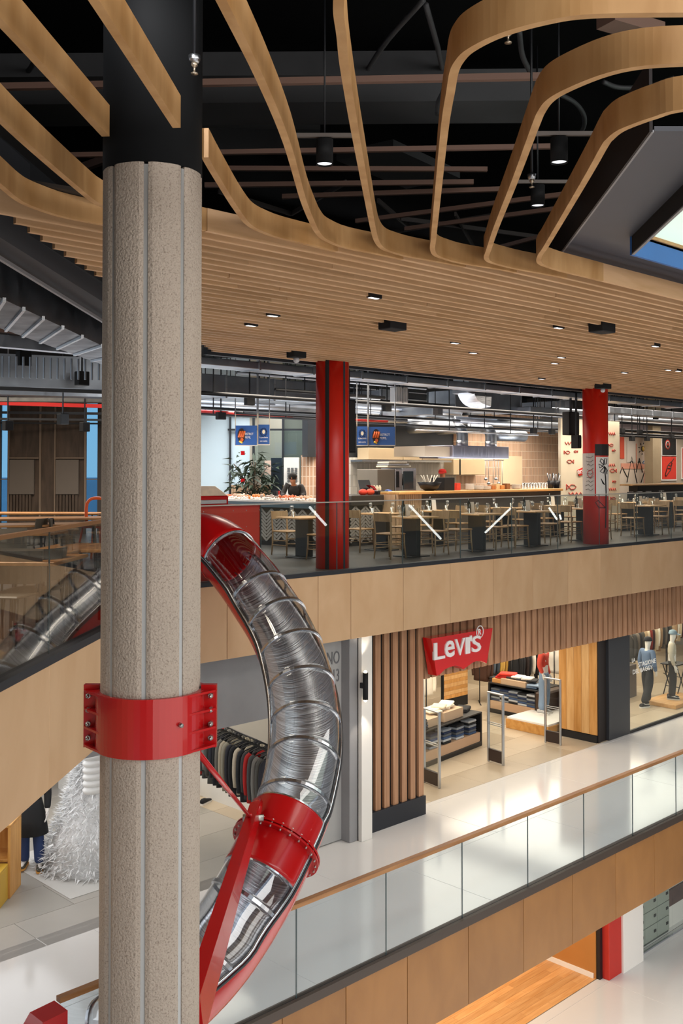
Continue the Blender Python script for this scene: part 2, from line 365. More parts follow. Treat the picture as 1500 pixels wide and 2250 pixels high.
# thin metal / wood edge lines at the slab edges
tag(MB().box(CORN.x, 34, D0-.015, D0+.1, -.03, .035).top('trim_4', NAVY), kind='structure')
tag(MB().beam(CORN+Vector((0, 0, .0))-EN*.04, FARL-EN*.04, .12, .07).top('trim_5', NAVY), kind='structure')
tag(MB().box(s2[0], 34, D2-.03, D2+.1, ZM-.09, ZM+.02).top('trim_6', paint('dark_bronze', '3a2c22', .5)), kind='structure')
# ground floor shop front --------------------------------------------------
def P_(px, py, z): return atz(px, py, z)
gx0, gx1 = P_(1309, 2144, ZG).x, P_(1344, 2125, ZG).x
REDW = paint('red_wall', 'b8281d', .5)
tag(MB().bbox(gx0, gx1+.02, 11.5, 12.2, ZG, ZG+3.3, .01).top('wall_ground', REDW), kind='structure')
tag(MB().box(gx0-.10, gx0, 11.66, 11.74, ZG, ZG+3.3).top('trim_7', BLK), kind='structure')
tag(MB().box(gx1, gx1+.3, 11.75, 12.3, ZG, ZG+3.3).top('trim_8', paint('bronze_strip', '7d4a26', .4)), kind='structure')
gx2 = P_(1394, 2104, ZG).x
wp = tag(MB().box(gx1+.3, gx2, 11.62, 12.3, ZG, ZG+3.3).top('wall_ground', paint('joint_grey', '77736e', .7)), kind='structure')
for z0, z1 in ((0, 1.3), (1.31, 2.35), (2.36, 3.3)):
    MB().bbox(P_(1356, 2129, ZG).x-.1, gx2, 11.45, 11.62, ZG+z0, ZG+z1-.005, .004).obj('panel', WHITEP, wp, True)
tag(MB().box(gx0-.12, gx0-.0, 11.75, 16.5, ZG, ZG+3.3).top('wall_ground', paint('wood_wall_warm', 'b4793c', .5)), kind='structure')
tag(MB().box(gx0-.15, gx0-.12, 11.8, 16.5, ZG, ZG+.1).top('baseboard_ground', WHITEP), kind='structure')
tag(MB().box(10, gx0-.1, 16.5, 16.7, ZG, ZG+3.3).top('wall_ground', paint('wood_wall_warm', 'b4793c', .5)), kind='structure')
# middle floor side and back walls ------------------------------------------
tag(MB().box(-6, 34, 21.9, 22.1, ZM, -.95).top('wall_back', paint('shop_back_wall', 'b9ad9c', .7)), kind='structure')
tag(MB().box(P_(732, 1840, ZM).x-.05, P_(732, 1840, ZM).x+.1, 12.6, 21.9, ZM, -.95).top('wall_side', paint('shop_side_wall', 'a8a39a', .7)), kind='structure')
# left store front: grey rendered header with painted letters, pilaster ---------
CONC = paint('grey_render', '8f8e90', .75, var=.16, scale=2.2, bump=.15, bscale=30)
hx0, hx1 = 5.0, XD(731, 12.3, 1500)
hd = tag(MB().box(hx0, hx1, 12.3, 12.5, -2.26, -1.06).top('wall_header', CONC), kind='structure')
zb = ZM
pilx0, pilx1 = P_(732, 1840, ZM).x, P_(762, 1842, ZM).x
tag(MB().bbox(pilx0, pilx1+.1, 12.0, 12.6, ZM, -1.06, .01).top('wall_pilaster', CONC), kind='structure')
tag(MB().box(hx1-1.05, pilx0, 12.2, 12.34, ZM+.02, -1.06).top('wall_panel', paint('pale_render', 'a7a6a5', .7, var=.08)), kind='structure')
LG = paint('painted_grey_letter', '6a6a6e', .8)
# white pillar and slatted oak screen ------------------------------------------
wx0, wx1 = P_(779, 1845, ZM).x, P_(806, 1838, ZM).x
tag(MB().box(pilx1+.1, wx0, 11.98, 12.5, ZM, -1.06).top('trim_9', paint('bronze_strip', '7d4a26', .4)), kind='structure')
wpil = tag(MB().bbox(wx0, wx1, 11.9, 12.5, ZM, -1.08, .006).top('wall_white_pillar', WHITEP), kind='structure')
scr = tag(MB().box(wx1, XS, DS+.05, DS+.3, ZM, -1.06).top('wall_front', BLKM), kind='structure')
MB().bbox(wx1, XS, DS-.05, DS+.06, ZM, ZM+.33, .004).obj('plinth', NAVY, scr, True)
MB().box(wx1, XS, DS-.03, DS+.05, -1.17, -1.08).obj('top_channel', BLK, scr, True)
n = 7; pitch = (XS-wx1)/n
sm = MB().bbox(0, pitch*.60, -.02, .045, 0, 1, .005).mesh('slat', OAK)
for k in range(n):
    o = link('slat', sm, scr, (wx1+pitch*(k+.30)-scr.location.x-.06*0, DS-scr.location.y, ZM+.33-scr.location.z)); o.scale = (1, 1, 3.40-.33)
# fascia of short slats over the shop openings
fa = tag(MB().box(XS, 34, DS+.05, DS+.25, -2.06, -1.08).top('wall_front', BLKM), kind='structure')
MB().box(XS, 34, DS-.03, DS+.05, -1.17, -1.08).obj('top_channel', BLK, fa, True)
x = XS+pitch*.06
s2m = MB().bbox(0, pitch*.68, -.015, .045, -2.12, -1.17, .005).mesh('slat', OAK)
while x < 30:
    link('slat', s2m, fa, (x-fa.location.x, DS-fa.location.y, -fa.location.z)); x += pitch*.93
# black pier, oak clad return, shop window
bx0, bx1 = P_(1325, 1625, ZM).x, P_(1369.5, 1609, ZM).x
tag(MB().bbox(bx0, bx1, 12.42, 13.0, ZM, -2.0, .008).top('wall_pier', paint('charcoal_panel', '33353a', .4)), kind='structure')
tag(MB().box(bx0-.28, bx0, 12.5, 13.5, ZM, -2.0).top('wall_pier', paint('dark_recess', '241d1b', .6)), kind='structure')
cl = tag(MB().box(bx0-.36, bx0-.28, 12.48, 13.5, ZM, -2.0).top('wall_oak_return', paint('dark_recess', '241d1b', .6)), kind='structure')
HICK = [wood('hickory_a', 'cf9a5c', 'b37c3e', .4, (1, 1, .1), 12.), wood('hickory_b', 'dcb079', 'c8955a', .4, (1, 1, .1), 12.)]
for k in range(5):
    MB().bbox(bx0-.39, bx0-.36, 12.5+.2*k+.002, 12.5+.2*(k+1)-.002, ZM+.17, -2.0, .003).obj('board', HICK[k % 2 if k != 2 else 0], cl, True)
MB().box(bx0-.40, bx0-.36, 12.5, 13.5, ZM, ZM+.16).obj('plinth', BLK, cl, True)
wn = tag(MB().box(bx1, 31, 12.42, 12.47, ZM, ZM+.07).top('window_1', BLK), kind='structure')
MB().box(bx1, 31, 12.42, 12.47, -2.12, -2.02).obj('head', BLK, wn, True)
SHOPG = glassy('shop_glass', (.96, .98, .97), 1.3, mult=.7)
for a, b in ((bx1, bx1+3.0), (bx1+3.0, bx1+6.0), (bx1+6, bx1+9)):
    MB().box(a+.004, b-.004, 12.44, 12.452, ZM+.07, -2.1).obj('pane', SHOPG, wn, True)
def vinyl(s, px, py, wpx, hpx, D, mat, parent):
    p, q = atD(px, py, D), atD(px+wpx, py, D); z1 = atD(px, py-hpx, D).z
    return place_text('lettering', s, 1, (p.x, D, p.z), (1, 0, 0), (0, 0, 1), mat, parent, depth=.002, fit=(q.x-p.x, z1-p.z))
WL = paint('white_vinyl', 'f2f2f0', .6)
vinyl('STAGIONE', 1402, 1466, 38, 10, 12.43, WL, wn); vinyl('LA', 1388, 1456, 7, 9, 12.43, WL, wn); vinyl('DEL BAGGY', 1390, 1482, 43, 10, 12.43, WL, wn)
vinyl('NO', 719, 1462, 27, 28, 12.19, LG, hd); vinyl('13', 733, 1499, 12, 28, 12.19, LG, hd)
# far outer walls ---------------------------------------------------------
tag(MB().box(33.8, 34, 8, 24, ZM, 8).top('wall_right', paint('plain_grey', '8a8682', .7)), kind='structure')
tag(MB().box(33.8, 34, -6, 24, ZG, ZM-.4).top('wall_right', paint('plain_white', 'dcdad6', .7)), kind='structure')
# ================================================================== slatted ply ceiling
ZC = EYE+1.8
dark_deck = tag(MB().box(-20, 40, -2.5, 34, 5.6, 5.75).top('ceiling', paint('roof_black', '040405', .95, spec=.1)), kind='structure')
edgeL0, edgeL1 = atz(0, 470, ZC), atz(470, 775, ZC)
def xleft(D):                                       # left end of the slats: along the edge of the void
    t = (D-edgeL0.y)/(edgeL1.y-edgeL0.y); return edgeL0.x+(edgeL1.x-edgeL0.x)*t
DEND = atz(1000, 829, ZC).y
frame = tag(MB().beam((edgeL1.x-.1, DEND+.05, ZC+.1), (34, DEND+.05, ZC+.1), .10, .26).top('ceiling', NAVY), kind='structure')
XR = 30.
Ds = [5.19+.165*k for k in range(6)]+[6.18]
d = 6.18+.193
while d < DEND-.05: Ds.append(d); d += .193
W, H = .042, .17
def px_path(pts): return smooth_path([atz(x, y, ZC) for x, y in pts], 5)
curved = {
 5: [(495, -40), (509-27, 400-0)] and [(450, 346), (470, 381), (509, 445), (532, 478), (545, 493), (560, 503), (580, 512)],
 4: [(440, -90), (485, 0), (572, 175), (630, 315), (666, 440), (688, 494), (698, 512), (709, 524), (730, 535)],
 3: [(790, -60), (752, -25), (743, 20), (750, 80), (757, 150), (778, 280), (800, 400), (820, 505), (829, 533), (843, 548), (868, 557)],
 2: [(1700, 33), (1500, 33), (1300, 36), (1200, 50), (1100, 78), (1035, 110), (1009, 135), (997, 160), (990, 200), (977, 280), (962, 425), (952, 525), (950, 548), (958, 562), (985, 572)],
 1: [(1700, 140), (1500, 143), (1400, 150), (1325, 167), (1250, 197), (1210, 220), (1190, 245), (1175, 280), (1130, 400), (1090, 500), (1073, 550), (1068, 567), (1078, 577), (1110, 586)],
 0: [(1660, 232), (1500, 243), (1436, 260), (1393, 275), (1361, 289), (1340, 306), (1327, 323), (1287, 394), (1201, 539), (1188, 558), (1183, 573), (1190, 582), (1212, 590)],
 6: [(-160, 100), (0, 264), (100, 355), (185, 427), (212, 447), (240, 461)],
 8: [(-90, 330), (0, 408), (35, 437), (60, 451), (100, 466)],
}
for k, D in enumerate(Ds):
    if k == 7: x0 = atz(330, 500, ZC).x
    elif k == 9: x0 = atz(-30, 457, ZC).x
    else: x0 = xleft(D)
    if k in curved:
        pts = px_path(curved[k]); a = pts[-1]
        # ease the traced bend into the straight run at depth D
        out = pts[:-1]; run = .85; tx = pts[-1]-pts[-3]; sl = tx.y/max(tx.x, .05)
        for t in range(0, 9):
            q = t/8; sm_ = q*q*(3-2*q); yy = (a.y+sl*run*q*(1-q)*(1-q))*(1-sm_)+D*sm_; out.append(Vector((a.x+run*q, yy, ZC)))
        lx = a.x+run
        MB().sweep(out, W, H).obj('bent_slat', BENTW, frame, True); x0 = lx+.003
    # butt-jointed boards
    first = True
    while x0 < XR:
        L_ = random.uniform(2.4, 4.8) if not first else random.uniform(1.5, 4.8)
        x1 = min(XR, x0+L_); j = random.uniform(-.004, .004)
        MB().box(x0, x1-.004, D-W/2+j, D+W/2+j, ZC+j*.6, ZC+H).obj('slat', CEILW, frame, True); x0 = x1; first = False
for (px, py) in ((-40, 10),): pass
for tr in ([(-150, -98), (0, 50), (110, 168), (232, 300)], [(140, -95), (205, 0), (300, 145), (388, 281)]):
    MB().sweep(px_path(tr), W, H).obj('bent_slat', BENTW, frame, True)
# added dark sheet over the slats, puts the shade of the gaps into colour
MB().prism([(edgeL0.x-.4, edgeL0.y-.2), (edgeL1.x-.2, edgeL1.y), (XR, DEND), (XR, 6.3), (atz(450, 500, ZC).x, 6.3)], ZC+H+.005, ZC+H+.03).obj('gap_backing', paint('gap_shade', '2b2119', .8), frame, True)
# ================================================================== COLUMN
FW = Vector((cs, sn, 0)); RT = Vector((sn, -cs, 0))
CC = atY(333, 1035, 5.82); CX, CY = CC.x, CC.y; CR = .278
STONE = paint('washed_concrete', 'ab9d8f', .85, var=.10, scale=2.5, bump=.9, bscale=75)
m_, nt_, b_ = STONE, STONE.node_tree, STONE.node_tree.nodes['Principled BSDF']
vo = N(nt_, 'TexNoise', i_Scale=110., i_Detail=2.); tcn = N(nt_, 'TexCoord'); nt_.links.new(tcn.outputs['Object'], vo.inputs['Vector'])
crn = N(nt_, 'ValToRGB'); crn.color_ramp.elements[0].position = .30; crn.color_ramp.elements[0].color = (.32, .27, .24, 1); crn.color_ramp.elements[1].position = .47; crn.color_ramp.elements[1].color = (1, 1, 1, 1)
mxn = N(nt_, 'Mix', data_type='RGBA', blend_type='MULTIPLY'); mxn.inputs[0].default_value = .55
src = b_.inputs['Base Color'].links[0].from_socket
nt_.links.new(vo.outputs['Fac'], crn.inputs[0]); nt_.links.new(src, mxn.inputs[6]); nt_.links.new(crn.outputs[0], mxn.inputs[7]); nt_.links.new(mxn.outputs[2], b_.inputs['Base Color'])
ztop = EYE+ (CY0*0+1035-352)/2250*5.56
col = thing('column', 'tall round concrete column with vertical joints standing in front of everything', 'column', (CX, CY, ZG))
MB().lathe([(CR-.013, ZG), (CR-.013, ztop-.01)], (CX, CY, 0), 32).obj('core', paint('joint_strip', 'b0b0af', .5), col, True)
base_ang = math.atan2(-FW.y, -FW.x)
for k in range(8):
    a0 = base_ang+R(2.6)+R(45)*k+R(2.7); a1 = a0+R(45)-R(5.4); mb = MB(); vs = []; nseg = 8
    for z in (ZG, ztop):
        for i in range(nseg+1):
            a = a0+(a1-a0)*i/nseg; e = .008 if i in (0, nseg) else 0
            vs.append((CX+(CR-e)*math.cos(a), CY+(CR-e)*math.sin(a), z))
        for i in range(nseg, -1, -1):
            a = a0+(a1-a0)*i/nseg; vs.append((CX+(CR-.03)*math.cos(a), CY+(CR-.03)*math.sin(a), z))
    m = 2*(nseg+1); fs = [tuple(range(m))[::-1], tuple(range(m, 2*m))]+[(i, (i+1) % m, m+(i+1) % m, m+i) for i in range(m)]
    mb.add(vs, fs); mb.obj('panel', STONE, col, True)
MB().lathe([(CR+.002, ztop+.004), (CR+.002, 4.9)], (CX, CY, 0), 32).obj('upper_sleeve', paint('sleeve_black', '0b0c0e', .75, spec=.2), col, True)
# red clamp collar round the column --------------------------------------
cz0, cz1 = EYE-(1668-1035)/2250*5.5, EYE-(1537-1035)/2250*5.5
cl = thing('clamp_collar', 'glossy red bolted steel clamp wrapped round the concrete column', 'clamp', (CX, CY, cz0))
def arc(a0, a1, r0, r1, z0, z1, n=20):
    vs = []
    for z in (z0, z1):
        for r, rng in ((r1, range(n+1)), (r0, range(n, -1, -1))):
            for i in rng:
                a = a0+(a1-a0)*i/n; vs.append((CX+r*math.cos(a), CY+r*math.sin(a), z))
    m = 2*(n+1); return vs, [tuple(range(m))[::-1], tuple(range(m, 2*m))]+[(i, (i+1) % m, m+(i+1) % m, m+i) for i in range(m)]
aR = math.atan2(RT.y, RT.x)
for s in (0, 1):
    MB().add(*arc(aR-math.pi*(1-s)+R(1), aR+math.pi*s-R(1), CR+.002, CR+.028, cz0, cz1, 28)).obj('half_shell', RED, cl, True)
BOLT = brushed('bolt_steel', 'b5b2ad', .35)
for sgn in (-1, 1):
    p0 = Vector((CX, CY, 0))+RT*sgn*(CR+.01); p1 = Vector((CX, CY, 0))+RT*sgn*(CR+.096)
    for off in (-.012, .012):
        MB().beam(p0+FW*off+Vector((0, 0, (cz0+cz1)/2+.008)), p1+FW*off+Vector((0, 0, (cz0+cz1)/2+.008)), .016, cz1-cz0+.03).obj('flange_plate', RED, cl, True)
    for side in (-1, 1):
        for k in range(4):
            z = cz0+.008+(cz1-cz0-.016)*k/3; a0_ = aR if sgn > 0 else aR+math.pi
            # rib: flat gusset from the shell to the flange plate, hollow curved outer edge
            pts = []
            for i in range(9):
                t = i/8; a = (a0_+(-side*sgn)*R(5)) + (-side*sgn)*R(38)*t
                r = CR+.026+(.068)*(1-t)**2.2
                pts.append((CX+r*math.cos(a), CY+r*math.sin(a), z-.006))
            for i in range(8, -1, -1):
                t = i/8; a = (a0_+(-side*sgn)*R(5)) + (-side*sgn)*R(38)*t; pts.append((CX+(CR+.02)*math.cos(a), CY+(CR+.02)*math.sin(a), z-.006))
            if abs(k-0) >= 0: MB().slab(pts, (0, 0, .012)).obj('rib', RED, cl, True)
        for k in range(4):
            z = cz0+.05+(cz1-cz0-.085)*k/3
            c = Vector((CX, CY, z))+RT*sgn*(CR+.066)+FW*side*.02
            MB().tube([c, c+FW*side*.022], .015, 6, True, False).tube([c, c+FW*side*.045], .009, 8).obj('bolt', BOLT, cl, True)
c = Vector((CX, CY, (cz0+cz1)/2+.01))-FW*(CR*.80)+RT*(CR*.72)
MB().tube([c, c+(RT*.5-FW)*.03], .012, 8).obj('bolt', BOLT, cl, True)
# ================================================================== SLIDE
sp_pts = [(425, 1190, 14.4), (465, 1198, 14.2), (503, 1224, 13.9), (540, 1267, 13.6), (573, 1314, 13.35), (612, 1374, 13.0), (642, 1438, 12.7), (662, 1509, 12.35),
          (671, 1588, 12.0), (667, 1670, 11.6), (646, 1765, 11.15), (631, 1806, 10.98), (606, 1862, 10.75), (572, 1932, 10.5), (545, 1980, 10.35), (507, 2040, 10.2),
          (466, 2096, 10.05), (415, 2152, 9.95), (345, 2215, 9.9), (255, 2280, 9.95), (140, 2350, 10.1), (20, 2420, 10.4)]
NS = 8; path = smooth_path([atY(*p) for p in sp_pts], NS)
slide = thing('tube_slide', 'giant curving tube slide with clear top and steel trough beside the concrete column', 'slide', tuple(path[60].xy)+(path[-1].z,))
frames = []; acc = 0
for i, p in enumerate(path):
    t = (path[min(i+1, len(path)-1)]-path[max(0, i-1)]).normalized(); u = Vector((0, 0, 1)); u = (u-t*u.dot(t)).normalized(); v = t.cross(u)
    if i: acc += (p-path[i-1]).length
    frames.append((p, t, u, v, acc))
def shell(i0, i1, a0, a1, r, th, n=18, step=1, uv=False):
    idx = list(range(i0, i1+1, step)); vs = []; uvs = []
    for (rr) in (r, r+th):
        for i in idx:
            p, t, u, v, s_ = frames[i]
            for k in range(n+1):
                a = a0+(a1-a0)*k/n; vs.append(p+(u*math.cos(a)+v*math.sin(a))*rr); uvs.append((s_, a*rr))
    m = n+1; K = len(idx)*m; fs = []
    full = abs(abs(a1-a0)-2*math.pi) < 1e-3
    for L_ in (0, 1):
        for i in range(len(idx)-1):
            for k in range(n): q = L_*K+i*m+k; fs.append((q, q+1, q+1+m, q+m))
    for i in range(len(idx)-1):
        if not full:
            fs.append((i*m, (i+1)*m, K+(i+1)*m, K+i*m)); fs.append((i*m+n, (i+1)*m+n, K+(i+1)*m+n, K+i*m+n))
    for k in range(n):
        fs.append((k, k+1, K+k+1, K+k)); e = (len(idx)-1)*m; fs.append((e+k, e+k+1, K+e+k+1, K+e+k))
    mb = MB(); mb.add(vs, fs, True); mb.uvs = uvs; return mb
TROUGH = brushed('trough_steel', 'dfe1e6', .36, (20, .6, 1), 3.0, .8, .05)
nt_ = TROUGH.node_tree; b_ = nt_.nodes['Principled BSDF']; nzs = [n for n in nt_.nodes if n.type == 'TEX_NOISE'][0]; crs = N(nt_, 'ValToRGB')
crs.color_ramp.elements[0].position = .35; crs.color_ramp.elements[0].color = (.42, .43, .47, 1); crs.color_ramp.elements[1].position = .6; crs.color_ramp.elements[1].color = (.90, .91, .95, 1)
nt_.links.new(nzs.outputs['Fac'], crs.inputs[0]); nt_.links.new(crs.outputs[0], b_.inputs['Base Color'])
CLEAR = glassy('clear_shell', (.93, .95, .97), 1.5, mult=1.8)
rS = .385; i1 = 2*NS; iE = len(path)-1; iR0, iFl, iR1 = 11*NS-2, 12*NS, 13*NS
mb = shell(i1-2, iE, R(88), R(272), rS, .003, 22)
o = mb.obj('trough', TROUGH, slide, True)
uvl = o.data.uv_layers.new(name='uv')
# vertex order may change after welding: recompute uv from position
import bisect
from mathutils import kdtree
kd = kdtree.KDTree(len(mb.v))
for i, v in enumerate(mb.v): kd.insert(v, i)
kd.balance(); vuv = [mb.uvs[kd.find(v.co+slide.location)[1]] for v in o.data.vertices]
for lp in o.data.loops: uvl.data[lp.index].uv = vuv[lp.vertex_index]
shell(i1-2, iE, R(89), R(271), rS+.006, .022, 22).obj('outer_shell', RED, slide, True)
shell(0, i1, 0, 2*math.pi, rS, .03, 28).obj('elbow', RED, slide, True)
ringI = [2*NS, 3*NS+NS//2+3, 5*NS-1, 6*NS-1, 7*NS, 8*NS, 9*NS, 10*NS, 11*NS-2, 13*NS, 14*NS+1, 16*NS, 17*NS+4, 19*NS]
CHR = brushed('band_steel', 'b9bcc2', .25, (1, 1, 1), 4., .1)
for a, b in zip(ringI[:-1], ringI[1:]):
    if a == 11*NS-2: continue
    shell(a, b, R(-88), R(88), rS+.006, .006, 16).obj('clear_cover', CLEAR, slide, True)
def hoop(p, t, u, v, a0, a1, r0, r1, w_, n=26):
    vs = []
    for d in (-w_/2, w_/2):
        for r in (r0, r1):
            for k in range(n+1):
                a = a0+(a1-a0)*k/n; vs.append(p+t*d+(u*math.cos(a)+v*math.sin(a))*r)
    m = n+1; fs = []
    for k in range(n):
        fs += [(k, k+1, m+k+1, m+k), (2*m+k, 2*m+k+1, 3*m+k+1, 3*m+k), (m+k, m+k+1, 3*m+k+1, 3*m+k), (k, k+1, 2*m+k+1, 2*m+k)]
    fs += [(0, m, 3*m, 2*m), (n, m+n, 3*m+n, 2*m+n)]
    return vs, fs
for i in ringI:
    p, t, u, v, _ = frames[i]
    MB().add(*hoop(p, t, u, v, R(-90), R(90), rS+.010, rS+.026, .035), smooth=False).obj('band', CHR, slide, True)
    for s in (-1, 1):
        q = p+(u*math.cos(R(30)*s)+v*math.sin(R(30)*s))*(rS+.03)
# steel edge rails where the clear cover meets the trough
for s in (-1, 1):
    pts = [frames[i][0]+(frames[i][3]*s)*(rS+.022) for i in range(i1-2, iE+1, 2)]
    MB().tube(pts, .020, 6).obj('edge_rail', CHR, slide, True)
    pts = [frames[i][0]+(frames[i][3]*s)*(rS+.035)-frames[i][2]*.035 for i in range(i1-2, iE+1, 2)]
    MB().tube(pts, .014, 6).obj('edge_rail', paint('dark_gasket', '26262a', .4), slide, True)
shell(iR0, iR1, R(-92), R(92), rS+.004, .024, 26).obj('red_cover', RED, slide, True)
p, t, u, v, _ = frames[iFl]
for d in (-.018, .018):
    MB().add(*hoop(p+t*d, t, u, v, R(-180), R(180), rS+.01, rS+.10, .020, 40)).obj('flange', RED, slide, True)
mbb = MB()
for k in range(26):
    a = 2*math.pi*k/26; c = p+(u*math.cos(a)+v*math.sin(a))*(rS+.072)
    MB().tube([c-t*.045, c+t*.045], .011, 6, True, False).obj('bolt', BOLT, slide, True)
# supporting struts ---------------------------------------------------------
lug = atY(562, 1775, 10.55); foot = atY(425, 2235, 7.2)
st = thing('strut', 'broad red tapering strut bracing the slide against the column', 'strut', tuple(foot))
MB().beam(lug, foot, .13, .10, FW, .30, .12).obj('arm', RED, st, True)
pp = [lug+(lug-foot).normalized()*.0, lug+(lug-foot).normalized()*.12]
MB().tube([lug-(lug-foot).normalized()*.15, lug, pp[1], pp[1]+(lug-foot).normalized()*.03], [.066, .066, .058, .03], 14).obj('rounded_cap', RED, st, True)
c = atY(553, 1797, 10.4)
MB().tube([c-RT*.09, c+RT*.12], .035, 10).obj('pin', BOLT, st, True)
MB().beam(lug-Vector((0, 0, .12)), atY(600, 1830, 10.6), .03, .16).obj('gusset', RED, st, True)
rod0, rod1 = atY(436, 1655, 5.95), atY(549, 1795, 10.3)
rd = thing('tie_rod', 'thin red tie rod running from the clamp collar down to the slide', 'rod', tuple(rod1))
MB().tube([rod0, rod1], .018, 8).obj('rod', RED, rd, True)
MB().tube([rod1-(rod1-rod0).normalized()*.12, rod1+(rod1-rod0).normalized()*.02], .032, 8).obj('end_sleeve', RED, rd, True)
# red start panel of the slide ---------------------------------------------
ex0, ex1 = CORN.x+.1, XD(575, 11.78, 1180)
en = thing('slide_entrance', 'red riveted entrance panel at the top of the slide behind the glass', 'panel', (ex0, 11.8, 0))
MB().bbox(ex0, ex1, 11.80, 11.86, .03, 1.09, .008).obj('front_panel', REDP, en, True)
MB().bbox(ex1-.03, ex1+.01, 11.80, 12.9, .03, 1.09, .004).obj('side_panel', REDP, en, True)
hx = XD(503, 12.0, 1110)
MB().bbox(ex0, hx, 12.0, 12.06, .9, 1.24, .02).obj('gate_board', RED, en, True)
MB().bbox(ex0, hx-.06, 11.98, 12.0, 1.12, 1.18, .004).obj('steel_strip', STEEL, en, True)
for px in (447, 512, 541, 570):
    for z in (.12, .45, .78, 1.02):
        x = XD(px, 11.8, 1180); MB().sphere((x, 11.80, z), .008, n=6, m=4).obj('rivet', STEEL, en, True)
# ================================================================== BALUSTRADES
def balustrade(name, label, p, dirv, joints, z0, z1, glassm, th=.012, cap=None, capmat=None, shoe=True):
    p = Vector(p); d = Vector(dirv).normalized(); rz = math.atan2(d.y, d.x)
    root = thing(name, label, 'balustrade', tuple(p))
    for a, b in zip(joints[:-1], joints[1:]):
        P, Q = p+d*(a+.006), p+d*(b-.006); h = Vector((0, 0, (z0+z1)/2-p.z))
        MB().beam(P+h, Q+h, th, z1-z0).obj('glass_pane', glassm, root, True)
        e = Vector((0, 0, (z0+z1)/2-p.z)); MB().beam(p+d*(b-.004)+e-Vector((0, 0, (z1-z0)/2)), p+d*(b-.004)+e+Vector((0, 0, (z1-z0)/2)), .010, .014, d).obj('joint_seal', paint('glass_edge', '3b4a4c', .3), root, True)
    P, Q = p+d*joints[0], p+d*joints[-1]
    if cap: MB().beam(P+Vector((0, 0, z1-p.z+cap[1]/2)), Q+Vector((0, 0, z1-p.z+cap[1]/2)), cap[0], cap[1]).obj('handrail', capmat, root, True)
    return root
gj = [XD(p, D0, 1180)-CORN.x for p in (576, 743, 887, 1014, 1127, 1228, 1319, 1401, 1477)]
gj += [gj[-1]+1.55*k for k in range(1, 6)]
gj = [gj[0]-1.3, gj[0]]+gj[1:]
EDGE = paint('bright_edge', 'cfcac2', .3, metal=.6)
balustrade('glass_balustrade', 'frameless glass balustrade in front of the restaurant tables', (CORN.x, D0+.03, 0), (1, 0, 0), gj, .03, 1.10, GLASS, cap=(.02, .018), capmat=EDGE)
lj = [.15, 1.0, (CORN-(A0+E*((atY(124, 1300, 8.8)-A0).dot(E)))).length]
if lj[2] < lj[1]+.3: lj = [.15, lj[2]]
lj += [lj[-1]+2.5*k for k in range(1, 6)]
balustrade('glass_balustrade', 'glass balustrade with bronze handrail left of the concrete column', tuple(CORN.xy-EN.xy*.05)+(0,), tuple(-E), lj, .03, 1.08, glassy('left_rail_glass', (.82, .82, .80), 1.5, mult=1.3), cap=(.05, .035), capmat=paint('bronze_rail', '8a6544', .35, metal=.3))
rx0 = atz(131, 2195, -3.4).x
mj = [XD(p, D2, y)-rx0 for p, y in ((400, 2250), (655, 2100), (852, 2010), (1019, 1940), (1163, 1880), (1286, 1820), (1393, 1780), (1488, 1740))]
mj = [0, mj[0]-.9, mj[0]]+mj[1:]+[mj[-1]+1.42*k for k in range(1, 6)]
balustrade('glass_balustrade', 'glass balustrade with oak handrail along the white walkway below', (rx0, D2+.03, ZM), (1, 0, 0), mj, ZM+.02, ZM+1.06, GLASSB, cap=(.075, .05), capmat=RAILW)
wz = MB().slab([(rx0-.03, D2-.2, -3.42), (rx0-.28, D2-.2, -3.44), (rx0-1.1, D2-.2, -4.5), (rx0-1.1, D2-.2, -5.6), (rx0-.03, D2-.2, -5.6)], (0, .25, 0))
t_ = wz.top('stair_stringer', RED, 'red sloping steel end panel at the foot of the lower handrail', 'stair panel')
# ================================================================== RESTAURANT (upper floor, z = 0)
def dbox(px0, px1, pt, pb, D, depth, name, mat, parent=None, b=.004, z0=None, z1=None):
    """box on the shop grid: front face at world Y = D spanning the two columns of sight"""
    x0, x1 = XD(px0, D), XD(px1, D); pm = px0
    zt = z1 if z1 is not None else atD(pm, pt, D).z; zb_ = z0 if z0 is not None else atD(pm, pb, D).z
    return MB().bbox(x0, x1, D, D+depth, zb_, zt, min(b, (zt-zb_)/3)).obj(name, mat, parent, parent is not None)
class FG:                                       # second building grid: faces square to the view axis
    def __init__(s, Y): s.Y = Y
    def P(s, px, py, dd=0):
        p = atY(px, py, s.Y); return p+FW*dd
def fbox(px0, px1, pt, pb, Y, depth, name, mat, parent=None, z0=None, mb=None, ret=False):
    a, b = atY(px0, pb, Y), atY(px1, pb, Y); zt = atY(px0, pt, Y).z; zb_ = a.z if z0 is None else z0
    pts = [Vector((a.x, a.y, zb_)), Vector((b.x, b.y, zb_)), Vector((b.x, b.y, zt)), Vector((a.x, a.y, zt))]
    m = (mb or MB()).slab(pts, FW*depth)
    return m if ret else m.obj(name, mat, parent, parent is not None)
def topify(o, label, cat, group=None, kind=None): # recentre a parentless world-space mesh
    me = o.data; c = base_of([v.co for v in me.vertices])
    for v in me.vertices: v.co -= c
    o.location = c; return tag(o, label, cat, group, kind)
